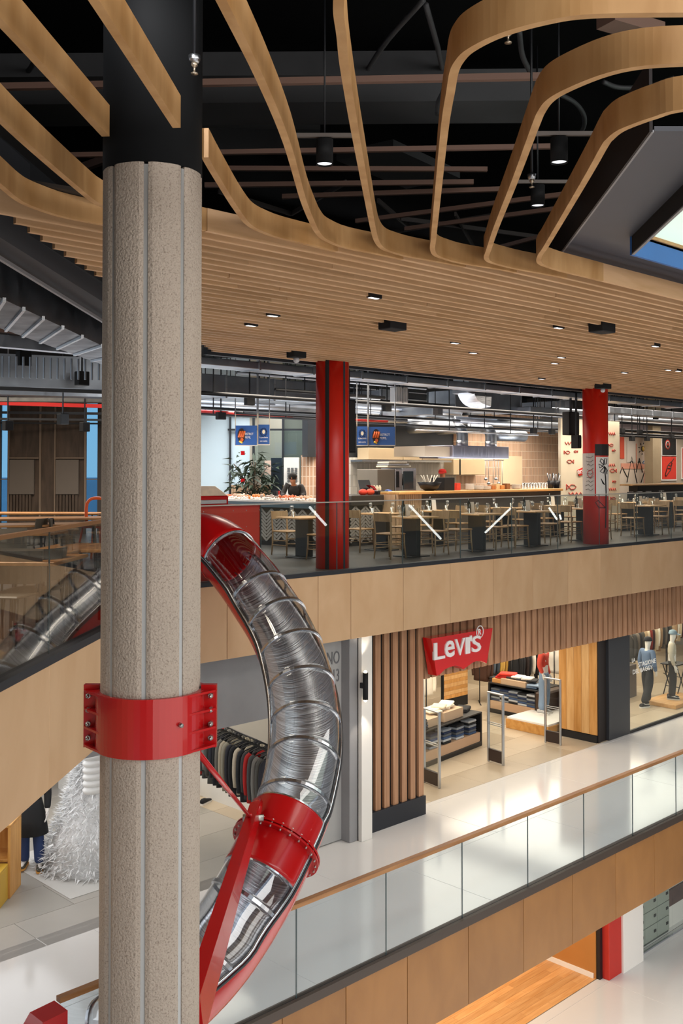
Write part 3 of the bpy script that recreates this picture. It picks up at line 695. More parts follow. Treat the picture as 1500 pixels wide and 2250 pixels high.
# ---- chairs
CHW = wood('chair_wood', 'a98e6e', '8a6e50', .45, (1, 1, .2), 12., perobj=.08); SEATW = wood('seat_wood', 'a88660', '8a6844', .5, (.3, 1, 1), 12.)
def make_chair():
    t = thing('dining_chair', 'x', 'chair')
    MB().bbox(-.21, .21, -.205, .205, .435, .465, .012).obj('seat', SEATW, t)
    mb = MB(); vs = []
    for i in range(9):
        y = -.21+.42*i/8; c = .035*(1-(y/.21)**2)
        for (dx, z) in ((0, .68), (.022, .68), (.022-.02, .83), (-.02, .83)): vs.append((-.225-c+dx, y, z))
    fs = [(4*i+k, 4*i+(k+1) % 4, 4*i+4+(k+1) % 4, 4*i+4+k) for i in range(8) for k in range(4)]+[(3, 2, 1, 0), (32, 33, 34, 35)]
    mb.add(vs, fs).obj('backrest', CHW, t)
    for s in (-1, 1):
        MB().tube([(-.23, s*.19, 0), (-.205, s*.185, .25), (-.205, s*.185, .46), (-.225, s*.19, .66), (-.245, s*.195, .84)], [.014, .017, .018, .016, .014], 7).obj('leg', CHW, t)
        MB().tube([(.215, s*.195, 0), (.19, s*.18, .25), (.185, s*.175, .45)], [.014, .017, .018], 7).obj('leg', CHW, t)
        for z in (.19, .28): MB().tube([(-.215, s*.187, z), (.198, s*.184, z+.0)], .009, 6).obj('rung', CHW, t)
    MB().tube([(-.21, -.19, .26), (-.21, .19, .26)], .009, 6).obj('rung', CHW, t)
    for z in (.22, .32): MB().tube([(.195, -.18, z), (.195, .18, z)], .009, 6).obj('rung', CHW, t)
    return t
chair0 = make_chair(); used = []
def place(proto, loc, rz, label, group=None):
    key = proto.name
    if key not in used:
        used.append(key); proto.location = loc; proto.rotation_euler = (0, 0, rz); proto['label'] = label
        if group: proto['group'] = group
        return proto
    return dup(proto, loc, rz, label, group)
TOPW = wood('table_top', 'cfa677', 'b58a59', .35, (1, .1, 1), 10.); DARKL = paint('table_leg', '1d2124', .5)
def make_table(w=.72, l=.78, h=.75):
    t = thing('dining_table', 'x', 'table')
    MB().bbox(-l/2, l/2, -w/2, w/2, h-.03, h, .006).obj('table_top', TOPW, t)
    MB().bbox(-.06, .06, -.18, .18, .02, h-.03, .005).obj('pedestal', DARKL, t)
    MB().bbox(-.26, .26, -.24, .24, 0, .02, .005).obj('base_plate', DARKL, t)
    return t
table0 = make_table()
GW = glassy('wine_glass', (.93, .95, .96), 1.5, mult=2.5)
g0 = MB().lathe([(.032, 0), (.032, .003), (.004, .008), (.004, .085), (.02, .10), (.036, .125), (.038, .16), (.030, .205), (.0295, .205), (.036, .16), (.034, .127), (.003, .10)], n=10).obj('wine_glass', GW); tag(g0, 'x', 'glass')
t0 = MB().lathe([(.028, 0), (.034, .10), (.032, .10), (.026, .006), (.0, .006)], n=10).obj('tumbler', GW); tag(t0, 'x', 'glass')
b0 = MB().lathe([(.034, 0), (.036, .02), (.036, .19), (.015, .24), (.014, .29), (.0, .29)], n=12).obj('bottle', paint('dark_bottle', '15201a', .1, spec=.8)); tag(b0, 'x', 'bottle')
m0 = MB().slab([(-.06, 0, 0), (.06, 0, 0), (.06, .03, .22), (-.06, .03, .22)], (0, .004, .0)).slab([(-.06, .064, 0), (.06, .064, 0), (.06, .034, .22), (-.06, .034, .22)], (0, .004, 0)).obj('menu_card', paint('menu_white', 'eeebe4', .6)); tag(m0, 'x', 'menu')
n0 = MB().bbox(-.05, .05, -.09, .09, 0, .012, .004).obj('napkin', paint('napkin', 'd9d4ca', .9)); tag(n0, 'x', 'napkin')
ORD = ['first', 'second', 'third', 'fourth', 'fifth', 'sixth', 'seventh', 'eighth', 'ninth', 'tenth', 'eleventh', 'twelfth']
row1 = [(903, 12.85), (1047, 12.85), (1168, 12.85), (1282, 13.0), (1417, 13.0), (1530, 13.0)]
row2 = [(838, 14.3), (960, 14.4), (1105, 14.4), (1222, 14.4), (1378, 14.5), (1468, 14.5)]
def setting(x, y, z, where, n=3):
    for k, (dx, dy) in enumerate([(-.2, .12), (.2, -.12), (-.2, -.16), (.22, .16)][:n]):
        place(g0, (x+dx, y+dy, z), 0, 'stemmed wine glasses laid on ' + where, 'wine glasses on ' + where)
    for dx, dy in [(-.27, .0), (.28, -.02)]:
        place(t0, (x+dx, y+dy, z), 0, 'short water tumblers laid on ' + where, 'tumblers on ' + where)
for r, (row, nm) in enumerate(((row1, 'row of tables just behind the glass balustrade'), (row2, 'second row of tables behind the glass balustrade'))):
    for k, (px, D) in enumerate(row):
        x = XD(px, D); where = 'the %s table from left, %s' % (ORD[k], 'front row' if r == 0 else 'second row')
        place(table0, (x, D, 0), 0, 'square oak-topped table, %s from left in the %s' % (ORD[k], 'front row behind the glass' if r == 0 else 'second row'))
        for s, side in ((-1, 'left'), (1, 'right')):
            rz = (0 if s < 0 else math.pi)+random.uniform(-.12, .12)
            place(chair0, (x+s*.60, D+random.uniform(-.04, .04), 0), rz, 'pale wooden chair %s of %s' % (side, where))
        setting(x, D, .75, where, 4 if r == 0 else 2)
        if r == 0 or k % 2:
            place(m0, (x+.12, D+.18, .75), random.uniform(-.5, .2), 'white folded menu card standing on ' + where)
            place(b0, (x+.02, D+.22, .75), 0, 'dark bottle standing on ' + where)
        place(n0, (x-.24, D+.0, .75), 0, 'folded napkin lying on ' + where)
# table by the herringbone counter
xx = XD(668, 14.1); wh = 'the lone table left of the striped red column'
place(table0, (xx, 14.1, 0), 0, 'square oak-topped table left of the striped red column'); setting(xx, 14.1, .75, wh, 2)
place(chair0, (xx-.1, 13.5, 0), R(90), 'pale wooden dining chair at the lone table left of the red column, near side')
place(chair0, (xx+.15, 14.75, 0), R(-90), 'pale wooden dining chair at the lone table left of the red column, far side')
# ---- red columns
REDC = paint('column_red', 'd42415', .35, var=.05); INK = paint('ink_black', '1b1b1d', .6); PWHITE = paint('poster_white', 'e9e6e2', .6)
def redcol(px, D, label):
    x = XD(px, D); c = thing('round_column', label, 'column', (x, D, 0))
    MB().lathe([(.275, 0), (.275, 3.9)], (0, 0, 0), 40).obj('shaft', REDC, c); return c, x
c1, cx1 = redcol(730, 12.25, 'round red column with black vertical drips left of the blue signs')
def on_col(cx, cy, a0, a1, z0, z1, r=.277, n=6):
    vs = []
    for z in (z0, z1):
        for i in range(n+1): a = a0+(a1-a0)*i/n; vs.append((r*math.cos(a), r*math.sin(a), z))
    vs2 = [(v[0]*1.008, v[1]*1.008, v[2]) for v in vs]; m = n+1
    fs = [(i, i+1, m+i+1, m+i) for i in range(n)]+[(2*m+i, 2*m+i+1, 3*m+i+1, 3*m+i) for i in range(n)]
    fs += [(0, m, 3*m, 2*m), (n, m+n, 3*m+n, 2*m+n)]
    fs += [(i, i+1, 2*m+i+1, 2*m+i) for i in range(n)]+[(m+i, m+i+1, 3*m+i+1, 3*m+i) for i in range(n)]
    return MB().add(vs+vs2, fs)
def facing(cx, cy): return math.atan2(-cy, -cx)
fa1 = facing(cx1, 12.25)
on_col(0, 0, fa1-R(25), fa1-R(11), 0, 3.85).obj('black_stripe', INK, c1); on_col(0, 0, fa1+R(40), fa1+R(49), .0, 3.85).obj('black_stripe', paint('ink_blue', '26303a', .5), c1)
c2, cx2 = redcol(1308, 12.25, 'round red column papered with posters at the right end of the restaurant')
fa2 = facing(cx2, 12.25)
zt = lambda py: atY(1308, py, 22.4).z
on_col(0, 0, fa2-R(90), fa2-R(4), zt(1090), zt(996)).obj('grey_poster', paint('sketch_grey', 'c9c2bd', .7), c2)
on_col(0, 0, fa2+R(2), fa2+R(88), zt(1090), zt(1004), .277, 8).obj('white_poster', PWHITE, c2)
on_col(0, 0, fa2-R(2), fa2+R(88), zt(1001), zt(976), .280).obj('black_poster', INK, c2)
def draw(pts, cx, w, parent, D=None, mat=INK, name='drawing', closed=False, r=.286, cy=12.25):
    """brush line given in pixels, laid on the column surface (D None) or on the wall at depth D"""
    out = []
    if closed: pts = list(pts)+[pts[0]]
    for (px, py) in pts:
        if D is None:
            d = ray(px, py); o = Vector((0, 0, EYE)); a = d.x*d.x+d.y*d.y; b = -2*(d.x*cx+d.y*cy); c_ = cx*cx+cy*cy-r*r
            disc = b*b-4*a*c_
            t = (-b-math.sqrt(max(disc, 0)))/(2*a); out.append(o+d*t)
        else: out.append(atD(px, py, D))
    return MB().tube(out, w, 5).obj(name, mat, parent, True)
draw([(1327, 1024), (1330, 1050), (1331, 1080), (1331, 1120), (1330, 1160)], cx2, .013, c2)
for pet in ([(1326, 1022), (1318, 1014), (1320, 1008), (1326, 1012)], [(1327, 1020), (1328, 1008), (1333, 1008), (1331, 1020)], [(1325, 1024), (1315, 1020), (1317, 1028)], [(1326, 1027), (1318, 1036), (1325, 1040), (1328, 1030)], [(1329, 1026), (1334, 1034), (1333, 1042)], [(1328, 1065), (1320, 1052), (1324, 1062)], [(1330, 1116), (1314, 1100), (1308, 1104), (1316, 1116)]):
    draw(pet, cx2, .009, c2, closed=True)
for k in range(9):
    draw([(1286+random.random()*4, 1004+k*9), (1292, 1001+k*9+random.random()*6), (1297, 1006+k*9), (1303, 1002+k*9)], cx2, .005, c2, mat=paint('pencil', '6b5f5c', .7))
draw([(1291, 1036), (1300, 1032), (1303, 1042), (1296, 1050), (1290, 1044)], cx2, .006, c2, mat=REDC, closed=True)
# speakers on the columns
for (px, pt, pb, D, w_, lab) in ((774, 878, 995, 12.6, .18, 'tall black loudspeaker beside the striped red column'), (1262, 905, 956, 13.4, .42, 'black hung equipment box left of the poster column'), (1274, 956, 985, 13.2, .14, 'slim black loudspeaker below the hung box')):
    x = XD(px, D); z0, z1 = atD(px, pb, D).z, atD(px, pt, D).z; s = thing('loudspeaker', lab, 'speaker', (x, D, z0))
    MB().bbox(-w_/2, w_/2, 0, .2, 0, z1-z0, .01).obj('cabinet', BLKM, s); MB().bbox(-w_/2+.02, w_/2-.02, -.012, 0, .03, z1-z0-.03, .003).obj('grille', BLK, s)
    MB().box(-.02, .02, .08, .12, z1-z0, 4.5-z0).obj('hanger', BLK, s)
# ---- herringbone counter and fish display
HB = paint('herring_tile', '918b85', .35, var=.12, scale=8); HBG = paint('herring_joint', '262423', .8)
ca, cb = atz(380, 1092, .98), atz(694, 1101, .98); cdir = (cb-ca).normalized(); cn = Vector((cdir.y, -cdir.x, 0))
ct = thing('fish_counter', 'long fish counter faced with grey herringbone tiles behind the red entrance panel', 'counter', (cb.x, cb.y, 0))
def cpt(s, n, z): return ca+cdir*s+cn*n+Vector((0, 0, z-.98))
L1 = (cb-ca).length
def cbox(s0, s1, n0, n1, z0, z1, name, mat, par=None):
    return MB().slab([cpt(s0, n0, z0), cpt(s1, n0, z0), cpt(s1, n1, z0), cpt(s0, n1, z0)], (0, 0, z1-z0)).obj(name, mat, par or ct, True)
cbox(0, L1, -.8, -.03, 0, .82, 'body', HBG)
cbox(0, L1, -.85, .04, .82, .93, 'glass_front', paint('teal_glass', '1f3a40', .1, spec=.8))
cbox(0, L1, -.9, .05, .93, .97, 'marble_top', paint('marble', 'ddd9d2', .2))
cbox(0, L1, -.1, -.0, .0, .08, 'kick_board', BLKM)
s_ = (XD(560, 1) and 0)
hbm = {}
s0 = L1*.55; zz = .10; col_w = .16
k = 0
while s0 < L1-.05 and k < 260:
    z = .10
    while z < .80 and k < 260:
        for sg in (1, -1):
            a = cpt(s0+(col_w if sg < 0 else 0), -.02, z+(0 if sg > 0 else .13)); b = cpt(s0+col_w+(col_w if sg < 0 else 0), -.02, z+.13-(0 if sg > 0 else .13))
            if (a.z > .80 or b.z > .82): continue
            MB().beam(a, b, .046, .012, cn).obj('tile', HB, ct, True); k += 1
        z += .078
    s0 += 2*col_w
# shellfish bed
ice = MB(); random.seed(3)
for i in range(420):
    s = random.uniform(0, L1); n = random.uniform(-.75, -.02); p = cpt(s, n, .985+random.random()*.03)
    ice.sphere(p, random.uniform(.02, .045), None, random.uniform(.012, .03), 6, 4)
topify(ice.obj('crushed_ice', paint('ice', 'e6e2da', .4, var=.25, scale=6)), 'bed of crushed ice and shellfish along the fish counter', 'ice', kind='stuff')
for i, c in enumerate(['d9793a', 'e2a070', 'c65b2c', 'caa890', 'de8a4a', '9d8c80', 'd46a38', 'e0b090']):
    p = cpt(L1*(.1+.11*i), -.3, 1.0); mb = MB()
    for j in range(26): mb.sphere((p.x+random.uniform(-.22, .22), p.y+random.uniform(-.12, .12), p.z+random.uniform(0, .06)), random.uniform(.02, .04), None, None, 6, 4)
    topify(mb.obj('seafood', paint('seafood_'+c, c, .4, var=.2, scale=9)), 'heap of seafood on the ice, %s along the fish counter from the left' % ORD[i], 'seafood')
# slanted artwork panel at the counter's left end
ap = MB().slab([atY(440, 1068, 21.5), atY(472, 1068, 21.5), atY(504, 1092, 21.5), atY(440, 1094, 21.5)], FW*.04).obj('lobster_board', paint('art_cream', 'e6d3bd', .5, var=.25, scale=8))
topify(ap, 'cream and orange sloping picture board at the left end of the fish counter', 'board')
# second herringbone counter right of the striped column
c2o = thing('till_counter', 'till counter with herringbone front right of the striped red column', 'counter', (XD(830, 15.4), 15.4, 0))
Dt = 15.4; xa, xb = XD(770, Dt), XD(872, Dt)-.45
MB().box(xa, xb, Dt+.02, Dt+.9, 0, .86).obj('body', HBG, c2o, True); MB().bbox(xa, xb, Dt-.03, Dt+.9, .86, 1.08, .01).obj('dark_top', paint('dark_stone', '3a352f', .3), c2o, True)
s0 = xa; k = 0
while s0 < xb-.2:
    z = .08
    while z < .82:
        for sg in (1, -1):
            a = Vector((s0+(.15 if sg < 0 else 0), Dt+.005, z+(0 if sg > 0 else .13))); b = Vector((s0+.15+(.15 if sg < 0 else 0), Dt+.005, z+.13-(0 if sg > 0 else .13)))
            if max(a.z, b.z) < .86: MB().beam(a, b, .046, .014, (0, 1, 0)).obj('tile', HB, c2o, True)
        z += .078
    s0 += .3
def small(name, mb, mat, label, cat, group=None): return topify(mb.obj(name, mat), label, cat, group)
zc = 1.08
for px, col_, lab in ((797, 'd63a22', 'leftmost orange-red net bag on the till counter'), (813, 'e04a28', 'right orange-red net bag on the till counter')):
    x = XD(px, Dt+.2); small('net_bag', MB().sphere((x, Dt+.2, zc+.06), .11, .09, .07, 10, 6), paint('bag_'+col_, col_, .6, var=.2, scale=20), lab, 'bag')
x = XD(852, Dt+.2); small('blue_bag', MB().sphere((x, Dt+.2, zc+.05), .13, .09, .06, 10, 6), paint('bag_blue', '3b62b5', .5, var=.2, scale=20), 'crumpled blue bag on the till counter', 'bag')
x0, x1 = XD(823, Dt+.2), XD(846, Dt+.2); small('black_tray', MB().bbox(x0, x1, Dt+.1, Dt+.4, zc, zc+.09, .01), BLK, 'low black tray on the till counter', 'tray')
p = atD(806, 1078, Dt+.5); tl = thing('till_screen', 'black till screen tilted on the till counter', 'till', (p.x, Dt+.5, zc))
MB().slab([(-.18, 0, .05), (.18, 0, .05), (.26, .18, .32), (-.08, .18, .32)], (0, .03, 0)).obj('screen', BLK, tl); MB().bbox(-.08, .08, .02, .14, 0, .12, .01).obj('base', BLK, tl)
small('folded_cloth', MB().slab([atD(822, 1075, Dt+.4), atD(832, 1083, Dt+.4), atD(822, 1068, Dt+.4), atD(812, 1066, Dt+.4)], (0, .12, 0)), paint('cloth_red', 'a3202a', .8), 'dark red folded cloth leaning behind the till screen', 'cloth')
for i, px in enumerate((816, 822, 828, 834)):
    x = XD(px, Dt+.45); small('jar', MB().lathe([(.035, 0), (.035, .16), (.02, .18), (.02, .2)], (x, Dt+.45, zc), 10), paint('jar_cream', 'd8cfb4', .3), 'small pale jars lined up on the till counter', 'jar', 'jars on the till counter')
# ---- bar counter
Db = 15.0; bz = atD(1100, 1076, Db).z; bxa, bxb = XD(925, Db), XD(1231, Db)
bar = thing('bar_counter', 'long kitchen pass counter with pale wood top and dark textured front', 'counter', (XD(1080, Db), Db, 0))
xw = XD(872, Db)
MB().bbox(xw, bxb, Db-.08, Db+.75, bz-.06, bz, .008).obj('counter_top', wood('pass_top', 'd8a768', 'c08d50', .35, (.1, 1, 1), 10.), bar, True)
DT = paint('front_texture', '57504a', .6, var=.35, scale=25, bump=.4, bscale=70)
MB().box(bxa, bxb, Db, Db+.7, 0, bz-.06).obj('front', DT, bar, True)
PT = wood('ribbed_pale', 'c9a988', 'b08e6d', .5, (1, 1, .1), 20.)
x = xw
while x < bxa-.02:
    MB().bbox(x, x+.05, Db-.01, Db+.05, 0, bz-.06, .004).obj('rib', PT, bar, True); x += .062
MB().box(xw, bxa, Db+.03, Db+.7, 0, bz-.06).obj('end_body', PT, bar, True)
def onbar(px, dy=.35): return (XD(px, Db+dy), Db+dy, bz)
PLT = paint('plate_white', 'ece8e0', .25)
def plates(px, n, r, lab, dy=.3):
    x, y, z = onbar(px, dy); pm = MB().lathe([(.6*r, 0), (r, .018), (r, .022), (.55*r, .008), (0, .008)], n=16).mesh('plate', PLT)
    for k in range(n):
        o = link('plate', pm, None, (x, y, z+.016*k)); tag(o, '%s white plate from the bottom of %s' % (ORD[k], lab), 'plate', 'plates in ' + lab)
plates(1032, 9, .11, 'the left stack on the pass'); plates(1050, 6, .14, 'the middle stack on the pass'); plates(1068, 5, .12, 'the right stack on the pass'); plates(1134, 7, .12, 'the stack beside the tumblers')
for i in range(3):
    for j in range(9):
        x, y, z = onbar(1150+j*6.2, .2+.14*i); o = t0.copy(); COL.objects.link(o); o.location = (x, y, z); o.scale = (1.15, 1.15, 1.5)
        tag(o, 'clear tumblers crowded on the pass counter before the tile wall', 'glass', 'tumblers on the pass counter')
for px, c in ((996, 'd33a2a'), (1007, 'cf4030')):
    x, y, z = onbar(px, .3); o = small('carton', MB().bbox(x-.08, x+.08, y, y+.12, z, z+.17, .006), paint('carton_'+c, c, .6, var=.25, scale=14), 'red and white carton %s of two beside the black box' % ('left' if px < 1000 else 'right'), 'carton')
for k, (px, c) in enumerate(((1085, 'b5713c'), (1094, 'd9b98a'), (1105, 'c98a4b'), (1117, '8a5a34'))):
    x, y, z = onbar(px, .3); small('food_box', MB().bbox(x-.07, x+.07, y, y+.15, z, z+.10+.04*(k % 2), .008), paint('food_'+c, c, .6, var=.3, scale=16), '%s brown food box in the group mid counter' % ORD[k], 'box')
x, y, z = onbar(943, .3); bo = thing('wok', 'large black bowl with cloth on the pass counter left of the chef', 'bowl', (x, y, z))
MB().lathe([(.10, 0), (.20, .06), (.28, .20), (.27, .20), (.18, .07), (0, .03)], n=20).obj('bowl', BLK, bo)
for k in range(6): MB().tube([(.05*math.cos(k), .05*math.sin(k), .05), (.2*math.cos(k*1.1+2), .1*math.sin(k), .36)], .012, 6).obj('utensil', paint('utensil_pale', 'cfc8ba', .4), bo)
x, y, z = onbar(980, .3); small('black_box', MB().bbox(x-.19, x+.19, y-.1, y+.3, z, z+.30, .01), BLKM, 'black box on the pass counter in front of the chef', 'box')
for px in (1209, 1222):
    x, y, z = onbar(px, .3); po = thing('utensil_pot', 'black pot full of utensils, %s of two at the counter end' % ('left' if px < 1215 else 'right'), 'pot', (x, y, z))
    MB().lathe([(.07, 0), (.10, .20), (.09, .20), (.06, .01), (0, .01)], n=14).obj('pot', BLK, po)
    for k in range(7): MB().tube([(0, 0, .02), (.09*math.cos(k*.9), .09*math.sin(k*.9), .34+.03*(k % 3))], [.006, .014], 6).obj('utensil', BLK if k % 2 else STEEL, po)
# ---- back wall of the kitchen, cupboards, oven, hood
Dw = 18.6
def tilewall(name, hexc, hexm, bw, bh, off=.0):
    if name in MATS: return MATS[name]
    m, nt, b = newmat(name); L = nt.links.new; tc = N(nt, 'TexCoord'); mp = N(nt, 'Mapping'); mp.inputs['Rotation'].default_value = (R(90), 0, 0)
    sp_ = N(nt, 'SeparateXYZ'); cb_ = N(nt, 'CombineXYZ'); L(tc.outputs['Object'], sp_.inputs[0]); L(sp_.outputs['X'], cb_.inputs[0]); L(sp_.outputs['Z'], cb_.inputs[1])
    br = N(nt, 'TexBrick'); br.offset = off; L(cb_.outputs[0], br.inputs['Vector']); c = rgb(hexc)
    br.inputs['Color1'].default_value = (*[x*.82 for x in c], 1); br.inputs['Color2'].default_value = (*[min(1, x*1.12) for x in c], 1); br.inputs['Mortar'].default_value = (*rgb(hexm), 1)
    br.inputs['Scale'].default_value = 1; br.inputs['Brick Width'].default_value = bw; br.inputs['Row Height'].default_value = bh; br.inputs['Mortar Size'].default_value = .008; br.inputs['Bias'].default_value = -.1
    L(br.outputs['Color'], b.inputs['Base Color']); bp = N(nt, 'Bump', i_Strength=.5, i_Distance=.004, invert=True); L(br.outputs['Fac'], bp.inputs['Height']); L(bp.outputs[0], b.inputs['Normal'])
    b.inputs['Roughness'].default_value = .3; MATS[name] = m; return m
TP = tilewall('pink_tile', 'c8a082', 'e2d2c0', .062, .245); TWh = tilewall('white_tile', 'd9d2c6', 'b5ad9f', .05, .30)
xk0, xk1, xk2 = XD(770, Dw), XD(1002, Dw), XD(1236, Dw)
kw = tag(MB().box(xk0, xk1, Dw, Dw+.15, 0, 1.95).top('wall_kitchen', TWh), kind='structure')
kw2 = tag(MB().box(xk1, xk2, Dw, Dw+.15, 0, 3.3).top('wall_kitchen', TP), kind='structure')
tag(MB().box(xk0-1.4, xk1, Dw+.1, Dw+.3, 1.95, 4.0).top('wall_kitchen', paint('dark_upper', '26282b', .7)), kind='structure')
CAB = paint('cabinet_beige', 'd6bd97', .5)
cbn = thing('wall_cabinet', 'run of pale beige wall cupboards over the combi oven', 'cabinet', (XD(870, Dw), Dw-.4, 1.9))
z0, z1 = atD(870, 1010, Dw-.4).z, atD(870, 985, Dw-.4).z
for a, b in ((809, 885), (886, 927), (928, 992)):
    MB().bbox(XD(a, Dw-.4)+.005, XD(b, Dw-.4), Dw-.4, Dw, z0, z1, .005).obj('door', CAB if a < 900 else paint('cabinet_shade', 'b09a7b', .5), cbn, True)
MB().box(xk0, XD(992, Dw-.42), Dw-.42, Dw, z0-.06, z0-.01).obj('shelf_light', STEEL, cbn, True)
cb2 = thing('wall_cabinet', 'pair of pale wood cupboards below the extractor hood', 'cabinet', (XD(1040, Dw), Dw-.35, 1.6))
for a, b in ((996, 1009), (1012, 1065)): MB().bbox(XD(a, Dw-.35), XD(b, Dw-.35), Dw-.35, Dw, atD(a, 1043, Dw-.35).z, atD(a, 1009, Dw-.35).z, .006).obj('door', CAB, cb2, True)
MB().bbox(XD(1010, Dw-.36), XD(1012, Dw-.36), Dw-.36, Dw, atD(1010, 1043, Dw-.35).z, atD(1010, 1009, Dw-.35).z, .002).obj('handle_gap', BLK, cb2, True)
o = dbox(1101, 1147, 1002, 1066, Dw-.03, .03, 'beige_panel', paint('door_cream', 'e3cfae', .5)); topify(o, 'plain cream door panel in the pink tile wall', 'door')
ov = thing('combi_oven', 'stainless combi oven with glass door in front of the white tiles', 'oven', (XD(870, 17), 17, .9))
zo0, zo1 = atD(870, 1080, 17).z, atD(870, 1031, 17).z
MB().bbox(XD(829, 17), XD(867, 17), 17, 17.7, zo0, zo1, .01).obj('side_body', paint('oven_grey', '8c8478', .4, metal=.4), ov, True)
MB().bbox(XD(867, 17), XD(881, 17), 16.97, 17.7, zo0, zo1, .006).obj('control_column', STEEL, ov, True)
MB().bbox(XD(871, 16.95), XD(877, 16.95), 16.95, 16.97, zo0+.1, zo1-.05, .003).obj('display', BLK, ov, True)
MB().bbox(XD(882, 17), XD(912, 17), 16.97, 17.7, zo0, zo1+.03, .008).obj('door_frame', STEEL, ov, True)
MB().bbox(XD(887, 16.95), XD(908, 16.95), 16.95, 16.97, zo0+.06, zo1-.05, .003).obj('door_glass', paint('oven_glass', '3d474c', .08, spec=.8), ov, True)
MB().box(XD(829, 17), XD(912, 17), 17, 17.7, 0, zo0).obj('stand', paint('oven_grey', '8c8478', .4), ov, True)
MB().tube([(XD(884, 16.9), 16.9, zo0+.15), (XD(884, 16.9), 16.9, zo1-.12)], .015, 8).obj('handle', BLK, ov, True)
for k in range(3):
    x = XD(872-2*k, 17.2); small('steel_tray', MB().bbox(x-.45+.06*k, x+.42-.04*k, 17.1, 17.5, zo1+.045+.05*k, zo1+.085+.05*k, .01), STEEL if k % 2 else paint('tray_pale', 'cfc6b2', .4), '%s tray in the pile on top of the combi oven' % ['bottom', 'middle', 'top'][k], 'tray', None)
hd2 = thing('extractor_hood', 'long brushed steel extractor hood hanging above the pass counter', 'hood', (XD(1055, 16), 16, 1.9))
z0, z1 = atD(1055, 1007, 16).z, atD(1055, 980, 16).z
HOOD = brushed('hood_steel', '8e8c98', .35, (12, 1, 1), 3., .1, .25)
MB().bbox(XD(995, 16), XD(1118, 16), 16, 17.1, z0, z1, .01).obj('canopy', HOOD, hd2, True); MB().box(XD(940, 16), XD(995, 16), 16.1, 17.1, z0+.03, z1-.03).obj('canopy_end', paint('hood_beige', '9d8c78', .4, metal=.3), hd2, True)
for px in (1015, 1078):
    x = XD(px, 16.5); zz = z1
    MB().tube(smooth_path([(x, 16.5, zz), (x, 16.5, zz+.32), (x, 16.6, zz+.46), (x, 16.9, zz+.52), (x, 18.3, zz+.52)], 4), .15, 14).obj('flue', DUCT, hd2, True)
    MB().lathe([(.155, 0), (.155, .14)], (x, 16.5, zz+.01), 14).obj('flue_collar', STEEL, hd2, True)
MB().tube([(XD(1090, 17), 17, z1+.35), (XD(1150, 17), 17, z1+.35)], .16, 14).obj('cross_duct', DUCT, hd2, True)
MB().tube([(XD(1064, 17.4), 17.4, z0-.02), (XD(1106, 17.4), 17.4, z0-.02)], .012, 6).tube([(XD(1085, 17.4), 17.4, z0-.02), (XD(1085, 17.05), 17.05, z0+.02)], .012, 6).obj('rail', STEEL, hd2, True)
for k, px in enumerate((1067, 1073, 1083, 1089, 1095, 1103)):
    x = XD(px, 17.4); L_ = .55+.12*(k % 3)+(.15 if k == 5 else 0); zt_ = z0-.02; ld = thing('ladle', '%s steel ladle from left hanging under the hood' % ORD[k], 'ladle', (x, 17.4, zt_-L_), group='ladles under the hood')
    MB().tube([(0, 0, .06), (0, 0, L_)], .009, 6).obj('handle', STEEL, ld); MB().sphere((0, 0, .03), .055, .055, .04, 10, 6).obj('bowl', STEEL, ld)
# ---- cream panel wall with fish drawings, mural wall, posters
Dp = 15.25; CREAM = paint('cream_wall', 'dccfb6', .6); INKR = paint('ink_red', 'b8392c', .6)
pw_ = tag(MB().box(XD(1232, Dp), XD(1361, Dp), Dp, Dp+.08, 0, 3.0).top('wall_cream', CREAM), kind='structure')
def fish(px, py, s, parent, D, flip=1, w=.010):
    f = flip; pts = [(px-9*s*f, py-5*s), (px-4*s*f, py), (px, py-4.5*s), (px+6*s*f, py-4*s), (px+10*s*f, py), (px+6*s*f, py+4*s), (px, py+4.5*s), (px-4*s*f, py), (px-9*s*f, py+5*s)]
    draw(pts, 0, w, parent, D, INKR, closed=True)
D_ = Dp-.01
for (x, y, s, f) in ((1245, 994, .7, 1), (1265, 992, .45, -1), (1253, 1014, .8, -1), (1254, 1070, 1.15, 1), (1341, 978, .6, 1), (1348, 990, .4, 1), (1347, 1034, .8, -1), (1349, 1058, .4, 1), (1346, 1095, .6, 1)): fish(x, y, s, pw_, D_, f)
for (x, y, w_) in ((1252, 974, 22), (1264, 1085, 30), (1344, 953, 14), (1343, 1022, 16), (1345, 1075, 16)):
    draw([(x-w_/2+w_*k/7, y+(3 if k % 2 else -3)) for k in range(8)], 0, .011, pw_, D_, INKR)
o = MB().slab([atD(1267, 1033, D_), atD(1283, 1025, D_), atD(1283, 1041, D_), atD(1271, 1046, D_)], (0, -.02, 0)).obj('red_sign', REDP, pw_, True)
p = atD(1269, 1042, D_-.03); place_text('lettering', 'BIS', 1, (p.x, D_-.025, p.z), (1, 0, .1), (0, 0, 1), PWHITE, pw_, fit=(XD(1282, D_)-XD(1270, D_), .10))
Dm = 17.2
MW = tag(MB().box(XD(1355, Dm), XD(1437, Dm), Dm, Dm+.08, 0, 3.1).top('wall_mural', paint('mural_cream', 'd9cbbb', .6)), kind='structure')
D_ = Dm-.01
for a, b, c, d_, h in ((1362, 1371, 960, 1008, 'd4553a'), (1364, 1420, 1018, 1030, 'e0a088'), (1397, 1399, 975, 1030, 'e0a088'), (1414, 1422, 1034, 1062, 'dc9a8c'), (1377, 1396, 968, 1016, 'd8cfc4')):
    MB().box(XD(a, D_), XD(b, D_), D_-.006, D_+.004, atD(a, d_, D_).z, atD(a, c, D_).z).obj('painted_patch', paint('patch_'+h, h, .7), MW, True)
